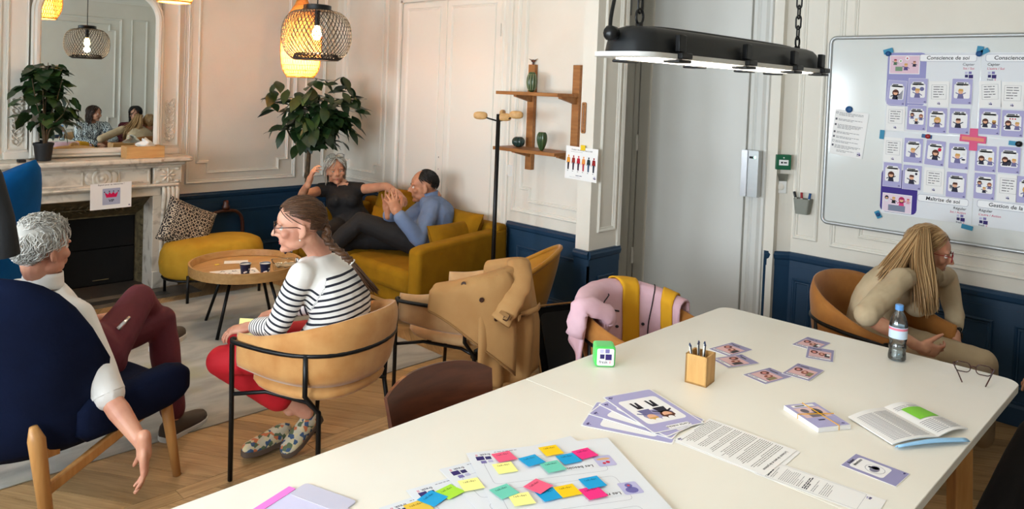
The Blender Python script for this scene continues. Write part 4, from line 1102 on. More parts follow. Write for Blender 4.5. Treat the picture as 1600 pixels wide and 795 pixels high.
# ---- ottoman, cushion, arched frame
ot = empty('ottoman', (2.66, 5.90, 0), 'mustard yellow oblong ottoman on black steel legs by the fireplace', 'ottoman')
b = MB(); rings = []
def stad(w, h, n=10):
    r = h / 2; out = []
    for s, a0 in ((1, -90), (-1, 90)):
        for k in range(n + 1):
            a = radians(a0 + 180 * k / n); out.append((s * (w / 2 - r) + r * cos(a), r * sin(a)))
    return out
for z, s in ((0.165, -0.06), (0.175, -0.02), (0.20, 0.0), (0.28, 0.01), (0.36, 0.0), (0.41, -0.025), (0.435, -0.08), (0.445, -0.17), (0.448, -0.3)):
    rings.append([V((x, y, z)) for x, y in stad(0.80 + 2 * s, 0.50 + 2 * s * 0.78)])
b.loft(rings); b.build('cushion', M['ottoman_mustard'], ot, smooth=True)
b = MB(); b.tube([V((x, y, 0.165)) for x, y in stad(0.76, 0.46)], 0.010, 8, closed=True); b.build('ring_frame', M['black_metal'], ot, smooth=True)
for x, y in ((-0.29, -0.17), (-0.29, 0.17), (0.29, -0.17), (0.29, 0.17)):
    b = MB(); b.tube([(x, y * 1.3, 0.215), (x, y * 1.3, 0.0)], 0.012, 8); b.build('leg', M['black_metal'], ot, smooth=True)
def pillow(name, c, ux, uy, w, h, t, m, label, cat='cushion', group=None, pinch=0.12, smooth=True):
    F = frame(c, ux, V(ux).cross(V(uy)))
    def f(u, v, s):
        a, bq = 2 * u - 1, 2 * v - 1
        e = (1 - a ** 4) * (1 - bq ** 4)
        k = 1 - pinch * (1 - max(abs(a), abs(bq)) ** 2) * 0 
        x = a * w / 2 * (1 - pinch * (1 - abs(bq) ** 2.0) * abs(a) ** 3 * 0.5); y = bq * h / 2 * (1 - pinch * (1 - abs(a) ** 2.0) * abs(bq) ** 3 * 0.5)
        wr = 0.006 * noise.noise(V((a * 2.3, bq * 2.3, t * 50)))
        return V((x, y, s * (t / 2 * max(0, e) ** 0.55 + 0.002) + wr))
    b = MB(); n = 18
    b.grid(lambda u, v: f(u, v, 1), n, n); b.grid(lambda u, v: f(1 - u, v, -1), n, n)
    o = b.build(name, m, None, smooth=smooth); o.matrix_world = F
    return tag(o, label, cat, group)
pillow('patterned_cushion', (2.50, 6.03, 0.53), V((0.82, 0.06, -0.40)), V((0.38, 0.25, 0.9)), 0.44, 0.36, 0.15, M['scale_print'], 'square charcoal cushion with pale scale pattern, tilted on the yellow ottoman')
af = empty('arched_frame', (2.99, 6.36, 0), 'brown arched wooden frame leaning on the blue panelling', 'frame')
b = MB(); P = []
for k in range(21):
    a = radians(180 - 9 * k); P.append((2.99 + 0.155 * math.copysign(abs(cos(a)) ** 0.7, cos(a)), 6.37 + 0.06 * 0, 0.40 + 0.155 * abs(sin(a)) ** 0.7))
P = [(2.845, 6.37, 0.0)] + P + [(3.135, 6.37, 0.0)]
b.tube([V((x, y + 0.06 * z, z)) for x, y, z in P], 0.024, 8, 0.6); b.build('arch', M['walnut'], af, wld=True, smooth=True)
b = MB(); b.lathe([(0.03, 0.565), (0.036, 0.59), (0.022, 0.61), (0.026, 0.63), (0.018, 0.645)], 12, (2.99, 6.40, 0)); b.build('finial', M['walnut'], af, wld=True, smooth=True)
b = MB(); b.bb((2.87, 6.38, 0.10), (3.11, 6.40, 0.13)); b.build('stretcher', M['walnut'], af, wld=True)

# ---- sofa
sf = empty('sofa', (3.66, 4.85, 0), 'mustard yellow velvet sofa along the wall under two seated people', 'sofa')
MU = M['mustard']
def softbox(lo, hi, r=0.03, m=MU, name='x', parent=None, seg=4):
    b = MB(); b.bb(lo, hi); return b.build(name, m, parent, wld=True, bevel=r, seg=seg)
softbox((3.27, 4.02, 0.16), (4.06, 5.70, 0.27), 0.02, name='base', parent=sf)
softbox((3.235, 4.105, 0.255), (3.90, 4.88, 0.425), 0.05, name='seat_cushion', parent=sf)
softbox((3.235, 4.89, 0.255), (3.90, 5.60, 0.425), 0.05, name='seat_cushion', parent=sf)
def arm(y0, y1):
    b = MB(); b.prism([(3.22, 0.20), (3.22, 0.60), (3.30, 0.618), (4.075, 0.668), (4.09, 0.20)], y1 - y0, frame((0, y1, 0), (1, 0, 0), (0, -1, 0)))
    return b.build('armrest', MU, sf, wld=True, bevel=0.03, seg=4)
arm(3.97, 4.10); arm(5.60, 5.73)
b = MB(); b.prism([(3.90, 0.20), (3.97, 0.70), (4.085, 0.70), (4.09, 0.20)], 1.74, frame((0, 5.72, 0), (1, 0, 0), (0, -1, 0))); b.build('backrest', MU, sf, wld=True, bevel=0.03, seg=4)
b = MB(); b.bb((3.29, 4.04, 0.13), (4.05, 5.68, 0.16)); b.build('wood_plinth', M['oak_y'], sf, wld=True)
for x in (3.36, 3.98):
    for y in (4.12, 5.6): b = MB(); b.tube([(x, y, 0.135), (x, y, 0.0)], [0.022, 0.016], 8); b.build('leg', M['oak'], sf, wld=True)
G = 'mustard sofa cushions'
pillow('sofa_cushion', (3.72, 4.19, 0.57), V((1, 0.1, 0)), V((0.0, 0.36, 0.93)), 0.46, 0.30, 0.15, MU, 'mustard cushion leaning on the sofa arm nearest the camera', 'cushion', G)
pillow('sofa_cushion', (3.90, 4.36, 0.60), V((0.1, 1, 0)), V((0.35, 0, 0.93)), 0.52, 0.36, 0.16, MU, 'larger mustard cushion against the wall beside the blue-shirted man', 'cushion', G)
pillow('sofa_cushion', (3.86, 5.12, 0.64), V((0.1, -1, 0)), V((0.3, 0, 0.95)), 0.46, 0.44, 0.15, MU, 'upright mustard cushion between the two people on the sofa', 'cushion', G)
pillow('sofa_cushion', (3.74, 5.02, 0.56), V((0.3, -1, 0)), V((0.45, 0.1, 0.9)), 0.42, 0.30, 0.12, MU, 'lower mustard cushion lying against the upright one on the sofa', 'cushion', G)

# ---- coat stand
cs = empty('coat_stand', (3.72, 3.76, 0), 'black coat stand with rounded wooden pegs beside the sofa', 'coat stand')
b = MB(); b.tube([(0, 0, 0.0), (0, 0, 1.55)], 0.0155, 12); b.build('pole', M['black_metal'], cs, smooth=True)
b = MB(); b.lathe([(0.0, 0.0), (0.17, 0.0), (0.17, 0.012), (0.03, 0.022), (0.016, 0.06)], 28); b.build('base', M['black_metal'], cs, auto=30)
for (dx, dy, dz) in ((-0.085, 0.095, 0.035), (0.075, -0.10, 0.05), (0.03, -0.03, 0.03), (0.10, 0.06, 0.05)):
    b = MB(); b.tube([(0, 0, 1.50), (dx * 0.5, dy * 0.5, 1.515), (dx, dy, 1.50 + dz)], 0.006, 6); br = b.build('arm', M['black_metal'], cs, smooth=True)
    d = V((dx, dy, 0)).normalized(); F = frame((0, 0, 0), d, (0, 0, 1)).to_3x3()
    b = MB(); b.ell((dx, dy, 1.50 + dz), (0.05, 0.018, 0.028), F, 16, 8, 2.8); b.build('peg', M['box_wood'], br, smooth=True)

# ---- wall shelf
sh = empty('wall_shelf', (4.1, 3.58, 1.5), 'two-tier wooden wall shelf with two uprights holding ceramic cacti', 'shelf')
SW = M['shelf_wood']
for y, z0 in ((3.80, 1.135), (3.37, 1.16)):
    b = MB(); b.bb((4.085, y - 0.032, z0), (4.118, y + 0.032, 1.915)); b.build('upright', SW, sh, wld=True, bevel=0.002)
for z, x0 in ((1.688, 3.865), (1.281, 3.855)):
    b = MB(); b.bb((x0, 3.345, z), (4.085, 3.945, z + 0.024)); sb = b.build('shelf_board', SW, sh, wld=True, bevel=0.002)
    for y in (3.80, 3.37):
        b = MB(); b.prism([(4.084, z), (3.92, z), (3.92, z - 0.012), (4.084, z - 0.05)], 0.03, frame((0, y + 0.015, 0), (1, 0, 0), (0, -1, 0))); b.build('bracket', SW, sb, wld=True)
def cactus(loc, rx, h, ribs, m, label, spines):
    r = empty('ceramic_cactus', loc, label, 'cactus', 'ceramic cacti on the wall shelf')
    b = MB(); rings = []; n = ribs * 4
    for j in range(17):
        t = j / 16; z = h * t; rr = rx * (max(0.0, 1 - (2 * t - 1.04) ** 2 * (0.86 if spines != 'v' else 0.8)) ** 0.5) * (1 if spines != 'v' else (0.62 + 0.5 * t))
        rings.append([V((rr * (1 + 0.10 * cos(2 * pi * k * ribs / n)) * cos(2 * pi * k / n), rr * (1 + 0.10 * cos(2 * pi * k * ribs / n)) * sin(2 * pi * k / n), z)) for k in range(n)])
    b.loft(rings); b.build('body', m, r, smooth=True)
    if spines == 's':
        s = MB()
        for k in range(ribs):
            for j in range(2, 15):
                t = j / 16; rr = rx * max(0.0, 1 - (2 * t - 1.04) ** 2 * 0.86) ** 0.5 * 1.10; an = 2 * pi * k / ribs
                s.ell((rr * cos(an), rr * sin(an), h * t), (0.0028, 0.0028, 0.0028), None, 5, 4)
        o = s.build('spines', M['spine'], r); o['kind'] = 'stuff'
    return r
cactus((3.985, 3.70, 1.712), 0.036, 0.145, 12, M['cactus'], 'tall green spiny cactus on the upper shelf board', 's')
cactus((3.985, 3.81, 1.305), 0.045, 0.076, 12, M['cactus_dark'], 'small round dark cactus on the lower shelf board', 'n')
cactus((3.93, 3.53, 1.305), 0.038, 0.13, 9, M['cactus'], 'egg-shaped glossy cactus at the right of the lower shelf board', 'v')
bd = empty('bird_ornament', (4.10, 3.80, 1.915), 'dark bird ornament with spread wings on top of the shelf upright', 'ornament')
b = MB(); b.tube([(0, 0, 0), (0, 0, 0.02)], 0.008, 8); b.build('stand', M['walnut'], bd)
b = MB(); b.ell((0, 0, 0.028), (0.010, 0.022, 0.010)); b.build('body', M['walnut'], bd, smooth=True)
for sg in (-1, 1):
    b = MB(); b.tube([(0, 0, 0.03), (0, sg * 0.022, 0.034), (0, sg * 0.045, 0.044)], [0.007, 0.006, 0.002], 6, 0.5); b.build('wing', M['walnut'], bd, smooth=True)

# ---- black suitcase lying open against the partition
sc_ = empty('suitcase', (3.55, 2.78, 0), 'open black soft suitcase with tan trim leaning by the partition', 'suitcase')
F = frame((3.50, 2.72, 0.235), (0.62, -0.70, 0.30), (-0.62, -0.55, 0.62))
F = frame((3.36, 2.70, 0.25), V((0.66, -0.66, 0.18)), V((-0.50, -0.42, 0.72)))
b = MB(); b.prism(rrect(0.42, 0.60, 0.06, 5), 0.16, F @ Matrix.Translation((0, 0, -0.16))); b.build('shell', M['black_fabric'], sc_, wld=True, bevel=0.012)
b = MB(); b.tube([F @ V((x, y, 0.003)) for x, y in rrect(0.425, 0.605, 0.06, 5)], 0.006, 6, closed=True); b.build('trim_piping', M['trench_dark'], sc_, wld=True, smooth=True)
b = MB(); b.prism(rrect(0.34, 0.50, 0.04, 4), 0.012, F @ Matrix.Translation((0, 0, 0))); b.build('inner_pocket', M['black_leather'], sc_, wld=True, bevel=0.004)
b = MB(); b.tube([F @ V(p) for p in ((-0.08, -0.30, -0.05), (-0.08, -0.34, -0.05), (0.08, -0.34, -0.05), (0.08, -0.30, -0.05))], 0.008, 6); b.build('handle', M['black_leather'], sc_, wld=True, smooth=True)
for y in (-0.17, 0.17):
    b = MB(); b.lathe([(0.025, -0.015), (0.025, 0.015)], 14, F @ V((-0.16, y, -0.17)), F.to_3x3()); b.build('wheel', M['black_metal'], sc_, wld=True)
# ------------------------------------------------------------------ people
def skin(name, rgb, var): return mat(name, rgb, 0.5, var=var, scale=14, bump=0.0005, bscale=120, sss=0.12, contrast=(0.35, 0.7))
skin('skin_a', (206, 150, 122), (190, 128, 104)); skin('skin_b', (208, 154, 128), (194, 132, 108)); skin('skin_c', (204, 152, 122), (188, 130, 104)); skin('skin_d', (190, 134, 102), (170, 112, 84)); skin('skin_e', (206, 150, 118), (188, 124, 96))
mat('lips', (176, 96, 90), 0.45)
for nm, c, v in (('hair_white', (208, 204, 196), (146, 142, 134)), ('hair_brown', (92, 62, 40), (54, 34, 22)), ('hair_grey', (206, 202, 192), (140, 134, 124)), ('hair_dark', (30, 24, 20), (16, 13, 12)), ('hair_blonde', (188, 152, 106), (134, 98, 60)), ('hair_bob', (66, 44, 32), (38, 26, 20))):
    mt = mat(nm, c, 0.42, spec=0.4); nt = mt.node_tree; N = nt.nodes; g = N.new('ShaderNodeNewGeometry'); cr = N.new('ShaderNodeValToRGB')
    cr.color_ramp.elements[0].color = lin(v); cr.color_ramp.elements[1].color = lin(c); cr.color_ramp.elements[1].position = 0.8
    nt.links.new(g.outputs['Random Per Island'], cr.inputs[0]); nt.links.new(cr.outputs[0], N['Principled BSDF'].inputs['Base Color'])
mat('shirt_white', (226, 222, 216), 0.75, bump=0.0015, scale=26)
mat('maroon', (98, 30, 44), 0.8, var=(84, 24, 36), scale=7, bump=0.001, bscale=40)
mat('trousers_red', (196, 22, 36), 0.75, var=(178, 16, 30), scale=7)
mat('trousers_black', (24, 22, 24), 0.8, bump=0.001, scale=30)
mat('trousers_cream', (190, 168, 134), 0.8, var=(176, 152, 118), scale=7)
mat('top_black', (16, 16, 20), 0.8)
mat('shirt_blue', (112, 130, 162), 0.8, var=(100, 118, 152), scale=9)
mat('top_beige', (190, 170, 138), 0.85, var=(178, 156, 124), scale=9)
mat('shoe_brown', (72, 60, 50), 0.7); mat('sole_white', (206, 204, 196), 0.6); mat('sole_brown', (90, 74, 62), 0.8); mat('shoe_navy', (26, 32, 52), 0.45)

def stripe_mat():
    m = mat('shirt_stripes', (230, 226, 220), 0.8)
    nt = m.node_tree; N = nt.nodes; L = nt.links; b = N['Principled BSDF']
    at = N.new('ShaderNodeAttribute'); at.attribute_name = 'stripe'
    mu = N.new('ShaderNodeMath'); mu.operation = 'MULTIPLY'; mu.inputs[1].default_value = 1 / 0.0265
    fr = N.new('ShaderNodeMath'); fr.operation = 'FRACT'; gt = N.new('ShaderNodeMath'); gt.operation = 'LESS_THAN'; gt.inputs[1].default_value = 0.36
    ms = N.new('ShaderNodeMath'); ms.operation = 'GREATER_THAN'; ms.inputs[1].default_value = 0.105; an = N.new('ShaderNodeMath'); an.operation = 'MULTIPLY'
    L.new(at.outputs['Fac'], mu.inputs[0]); L.new(mu.outputs[0], fr.inputs[0]); L.new(fr.outputs[0], gt.inputs[0]); L.new(at.outputs['Fac'], ms.inputs[0]); L.new(gt.outputs[0], an.inputs[0]); L.new(ms.outputs[0], an.inputs[1])
    mx = N.new('ShaderNodeMix'); mx.data_type = 'RGBA'; mx.inputs[6].default_value = lin((230, 226, 220)); mx.inputs[7].default_value = lin((28, 30, 42))
    L.new(an.outputs[0], mx.inputs[0]); L.new(mx.outputs[2], b.inputs['Base Color'])
stripe_mat()
def zebra_mat():
    m = mat('blouse_print', (30, 40, 50), 0.8)
    nt = m.node_tree; N = nt.nodes; L = nt.links; b = N['Principled BSDF']
    tc = N.new('ShaderNodeTexCoord'); wv = N.new('ShaderNodeTexWave'); wv.inputs['Scale'].default_value = 14; wv.inputs['Distortion'].default_value = 9; wv.inputs['Detail Scale'].default_value = 2.2
    L.new(tc.outputs['Object'], wv.inputs['Vector']); cr = N.new('ShaderNodeValToRGB'); cr.color_ramp.elements[0].position = 0.45; cr.color_ramp.elements[0].color = lin((28, 40, 52)); cr.color_ramp.elements[1].position = 0.55; cr.color_ramp.elements[1].color = lin((206, 214, 214))
    L.new(wv.outputs[0], cr.inputs[0]); L.new(cr.outputs[0], b.inputs['Base Color'])
zebra_mat()

def vox(mb, name, m, parent, voxel, iters=3, wr=0.0, wf=14.0, dents=(), stripes=None, mm=None):
    """union of overlapping closed shapes as one smooth continuous surface"""
    o = mb.build(name, m, parent, wld=True)
    r = o.modifiers.new('r', 'REMESH'); r.mode = 'VOXEL'; r.voxel_size = voxel; r.use_smooth_shade = True
    if iters: s = o.modifiers.new('s', 'SMOOTH'); s.factor = 0.5; s.iterations = iters
    dg = bpy.context.evaluated_depsgraph_get(); dg.update()
    me = bpy.data.meshes.new_from_object(o.evaluated_get(dg))
    o.modifiers.clear(); old = o.data; o.data = me; bpy.data.meshes.remove(old); me.name = name
    if wr or dents or stripes:
        n = len(me.vertices); co = np.empty(n * 3); me.vertices.foreach_get('co', co); co = co.reshape(-1, 3)
        no = np.empty(n * 3); me.vertices.foreach_get('normal', no); no = no.reshape(-1, 3)
        T = np.array(mw(o))[:3, 3]; wc = co + T
        if wr:
            d = np.empty(n); sd = Vector((hash(name) % 17, 3.1, 7.7)) * 0 + Vector((T[0], T[1], 0))
            for i in range(n):
                p = Vector(wc[i])
                a = noise.noise(Vector((p.x * wf, p.y * wf, p.z * wf * 0.45)) + sd); c2 = noise.noise(Vector((p.x * wf * 0.5, p.y * wf * 0.5, p.z * wf * 1.1)) + sd * 3)
                d[i] = (1 - abs(a) * 2.2) * 0.6 + c2 * 0.5
            co = co + no * (d * wr)[:, None]
        for c, rad, dep, nv in dents:
            dist = np.linalg.norm(wc - np.array(c), axis=1); g = np.exp(-(dist / rad) ** 2) * dep
            co = co - np.array(nv)[None, :] * g[:, None]
        me.vertices.foreach_set('co', co.reshape(-1)); me.update()
        if stripes:
            best = np.full(n, 1e9); val = np.zeros(n)
            for a, b_, off, rad in stripes:
                a, b_ = np.array(a), np.array(b_); ax = b_ - a; L = np.linalg.norm(ax); ax = ax / L
                t = (wc - a) @ ax; q = np.clip(t, 0, L); dd = np.linalg.norm(wc - (a + q[:, None] * ax), axis=1) / rad
                k = dd < best; best[k] = dd[k]; val[k] = t[k] + off
            at = me.attributes.new('stripe', 'FLOAT', 'POINT'); at.data.foreach_set('value', val.astype(np.float32))
    return o

def oval(c, a, b, ra, rb, n=20, p=2.5):
    out = []
    for k in range(n):
        t = 2 * pi * k / n; cx, sx = cos(t), sin(t)
        out.append(c + a * (ra * math.copysign(abs(cx) ** (2 / p), cx)) + b * (rb * math.copysign(abs(sx) ** (2 / p), sx)))
    return out

def torso(mb, J, off=0.0, lo=0, hi=6, fem=False, scale=1.0):
    lat0 = (J['hr'] - J['hl']).normalized(); lat1 = (J['sr'] - J['sl']).normalized()
    sm = (J['sl'] + J['sr']) / 2; pel, neck = J['pel'], J['neck']
    spine = spline([pel + (pel - sm).normalized() * 0.09, pel, pel.lerp(sm, 0.42) + J.get('bow', V((0, 0, 0))), pel.lerp(sm, 0.74) + J.get('bow', V((0, 0, 0))), sm + (neck - sm) * 0.12, neck], 3)
    W = [0.145, 0.172, 0.142, 0.166, 0.135, 0.055] if not fem else [0.15, 0.172, 0.126, 0.145, 0.115, 0.047]
    D = [0.095, 0.122, 0.105, 0.118, 0.078, 0.056] if not fem else [0.10, 0.122, 0.094, 0.105, 0.066, 0.048]
    rings = []; n = len(spine)
    for i, p in enumerate(spine):
        t = i / (n - 1) * 5; k = min(int(t), 4); f = t - k; f = f * f * (3 - 2 * f)
        if t < lo - 1e-6 or t > hi + 1e-6: continue
        w = W[k] + (W[k + 1] - W[k]) * f; d = D[k] + (D[k + 1] - D[k]) * f
        tan_ = (spine[min(i + 1, n - 1)] - spine[max(i - 1, 0)]).normalized()
        a = lat0.lerp(lat1, min(1, t / 4)); a = (a - tan_ * a.dot(tan_)).normalized(); bq = tan_.cross(a)
        rings.append(oval(p, a, bq, (w + off) * scale, (d + off) * scale))
    mb.loft(rings)

def hand(mb, w, d, nrm, right, curl=(0.5, 0.5, 0.5, 0.5), s=1.0, spread=0.10, thumb=0.5, lens=None):
    """palm and five fingers: w wrist, d direction of the fingers, nrm palm side"""
    d = V(d).normalized(); nrm = V(nrm); nrm = (nrm - d * nrm.dot(d)).normalized()
    t = d.cross(nrm) * (1 if right else -1); w = V(w)
    R = Matrix((t, d, nrm)).transposed()
    mb.ell(w + d * 0.048 * s, (0.040 * s, 0.056 * s, 0.0165 * s), R, 14, 9, 2.6)
    mb.ell(w + d * 0.082 * s, (0.041 * s, 0.022 * s, 0.0145 * s), R, 14, 9, 2.6)
    mb.cap(w - d * 0.035 * s, w + d * 0.03 * s, 0.025 * s, 0.027 * s)
    tips = []
    for k, (o, L, r) in enumerate(((0.030, 0.074, 0.0092), (0.010, 0.083, 0.0094), (-0.0105, 0.077, 0.0090), (-0.030, 0.060, 0.0082))):
        p = w + d * (0.092 - 0.005 * abs(k - 1)) * s + t * o * s
        dd = (d + t * spread * (1.5 - k) * 0.9).normalized(); c = curl[k]
        ax = t; pts = [p - dd * 0.012 * s, p]
        for q, fr in enumerate((0.45, 0.31, 0.24)):
            dd = (Matrix.Rotation(c * (0.75, 1.0, 0.7)[q] * (1 if right else -1), 3, ax) @ dd)
            p = p + dd * L * fr * s; pts.append(p)
        mb.tube(pts, [r * s, r * 1.02 * s, r * 0.98 * s, r * 0.9 * s, r * 0.66 * s], 9); mb.ell(pts[-1], (r * 0.70 * s,) * 3, None, 8, 6); tips.append(p)
    p = w + d * 0.022 * s + t * 0.028 * s + nrm * 0.006 * s
    dd = (t * 0.75 + d * 0.75 + nrm * 0.25).normalized(); pts = [p - dd * 0.01 * s, p]
    for q, L in enumerate((0.042, 0.030, 0.024)):
        p = p + dd * L * s; pts.append(p); dd = (dd + d * 0.35 * thumb + nrm * 0.35 * thumb - t * 0.25 * thumb).normalized()
    mb.tube(pts, [0.014 * s, 0.0145 * s, 0.0115 * s, 0.010 * s, 0.0072 * s], 9); mb.ell(pts[-1], (0.0075 * s,) * 3, None, 8, 6)
    return tips

def head_matrix(c, az, tilt=0.0, roll=0.0):
    """head centre, facing azimuth (degrees from +y towards +x), tilt up, roll to its right"""
    return Matrix.Translation(c) @ Matrix.Rotation(-radians(az), 4, 'Z') @ Matrix.Rotation(radians(tilt), 4, 'X') @ Matrix.Rotation(radians(roll), 4, 'Y')

def head(mb, Hm, s=1.0, fem=False, nose=1.0, age=0.0):
    R = Hm.to_3x3(); T = lambda x, y, z: Hm @ V((x * s, y * s, z * s)); e = lambda c, r, q=None: mb.ell(T(*c), tuple(v * s for v in r), R if q is None else R @ q, 16, 11)
    e((0, -0.012, 0.034), (0.0765, 0.098, 0.088)); e((0, 0.026, -0.030), (0.063, 0.066, 0.078)); e((0, 0.02, 0.03), (0.066, 0.072, 0.07))
    jw = 0.92 if fem else 1.06
    e((0, 0.050, -0.092), (0.030 * jw, 0.030, 0.023)); e((0, 0.070, -0.101), (0.019 * jw, 0.016, 0.014))
    for q in (-1, 1):
        e((q * 0.040 * jw, 0.018, -0.070), (0.022, 0.046, 0.027)); e((q * 0.031, 0.078, 0.021), (0.025, 0.013, 0.0085)); e((q * 0.044, 0.058, -0.024), (0.024, 0.024, 0.021)); e((q * 0.024, 0.068, -0.052), (0.022, 0.018, 0.024))
        e((q * 0.077, -0.012, -0.012), (0.0075, 0.019, 0.033), Matrix.Rotation(q * 0.35, 3, 'Z')); e((q * 0.0745, -0.004, -0.038), (0.007, 0.010, 0.012))
        e((q * 0.0105, 0.092, -0.034), (0.0085, 0.010, 0.0075))
    mb.tube([T(0, 0.078, 0.020), T(0, 0.092, 0.0), T(0, 0.099 + 0.006 * nose, -0.022)], [0.0075 * s, 0.0085 * s, 0.011 * s], 10)
    e((0, 0.099 + 0.007 * nose, -0.029), (0.0115, 0.0125, 0.0105))
    e((0, 0.077, -0.064), (0.0225, 0.011, 0.0052)); e((0, 0.075, -0.0735), (0.019, 0.011, 0.006)); e((0, 0.070, -0.066), (0.028, 0.016, 0.018))
    f = (R @ V((0, 1, 0))).normalized()
    return [(T(q * 0.031, 0.090, 0.002), 0.015 * s, 0.0085 * s, f) for q in (-1, 1)] + [(T(0, 0.088, -0.0690), 0.0065 * s, 0.002, f)]

def face_parts(root, Hm, s, skin_m, brow_m, lids=0.75, lips=True):
    for q in (-1, 1):
        b = MB(); b.ell(Hm @ V((q * 0.031 * s, 0.0735 * s, 0.001 * s)), (0.0116 * s,) * 3, Hm.to_3x3(), 14, 10); ey = b.build('eye', M['eye_white'], root, wld=True, smooth=True)
        b = MB(); b.ell(Hm @ V((q * 0.031 * s, 0.0816 * s, 0.001 * s)), (0.0058 * s, 0.0042 * s, 0.0058 * s), Hm.to_3x3(), 10, 8); b.build('iris', M['iris'], ey, wld=True, smooth=True)
        b = MB(); b.tube([Hm @ V((q * x * s, y * s, z * s)) for x, y, z in ((0.015, 0.0925, 0.018), (0.028, 0.0935, 0.0235), (0.042, 0.085, 0.0205))], [0.0025 * s, 0.0032 * s, 0.0014 * s], 6, 0.6); b.build('eyebrow', brow_m, root, wld=True, smooth=True)
        b = MB(); b.slab(lambda u, v: Hm @ V((s * (q * 0.031 + 0.0126 * sin((u - 0.5) * 2.6)), s * (0.0735 + 0.0128 * cos((u - 0.5) * 2.6) * cos(0.12 + v * 0.9)), s * (0.001 + 0.0128 * sin(0.12 + v * 0.9)))), 8, 4, 0.0012); b.build('eyelid', skin_m, root, wld=True, smooth=True)
    if lips:
        b = MB(); b.tube([Hm @ V((x * s, y * s, z * s)) for x, y, z in ((-0.021, 0.080, -0.0665), (-0.008, 0.0866, -0.0637), (0, 0.0872, -0.0645), (0.008, 0.0866, -0.0637), (0.021, 0.080, -0.0665))], [0.001, 0.0028 * s, 0.0025 * s, 0.0028 * s, 0.001], 6)
        b.tube([Hm @ V((x * s, y * s, z * s)) for x, y, z in ((-0.019, 0.0795, -0.069), (0, 0.0855, -0.0735), (0.019, 0.0795, -0.069))], [0.001, 0.0036 * s, 0.001], 6)
        b.build('lips', M['lips'], root, wld=True, smooth=True)

def glasses(root, Hm, s, m, name='eyeglasses', rx=0.026, rz=0.019, temples=True, dz=0.0, dy=0.0, tip=0.0):
    r = empty(name); r.parent = root; r.matrix_local = mw(root).inverted() @ Hm @ Matrix.Translation((0, dy * s, dz * s)) @ Matrix.Rotation(tip, 4, 'X')
    for q in (-1, 1):
        b = MB(); P = [V((q * 0.033 * s + px * s, 0.104 * s - 0.12 * abs(px + q * 0.033) * 0 * s, pz * s)) for px, pz in rrect(rx * 2, rz * 2, 0.012, 4)]
        b.tube(P, 0.0019, 6, closed=True); b.build('rim', m, r, smooth=True)
        b = MB(); b.add(P, [tuple(range(len(P)))]); b.build('lens', M['lens'], r)
        if temples:
            b = MB(); b.tube([(q * 0.060 * s, 0.103 * s, 0.010 * s), (q * 0.072 * s, 0.095 * s, 0.010 * s), (q * 0.080 * s, 0.01 * s, 0.006 * s), (q * 0.080 * s, -0.03 * s, -0.012 * s)], 0.0019, 6); b.build('temple', m, r, smooth=True)
    b = MB(); b.tube([(-0.008 * s, 0.104 * s, 0.004), (0, 0.107 * s, 0.007), (0.008 * s, 0.104 * s, 0.004)], 0.0019, 6); b.build('bridge', m, r, smooth=True)
    return r

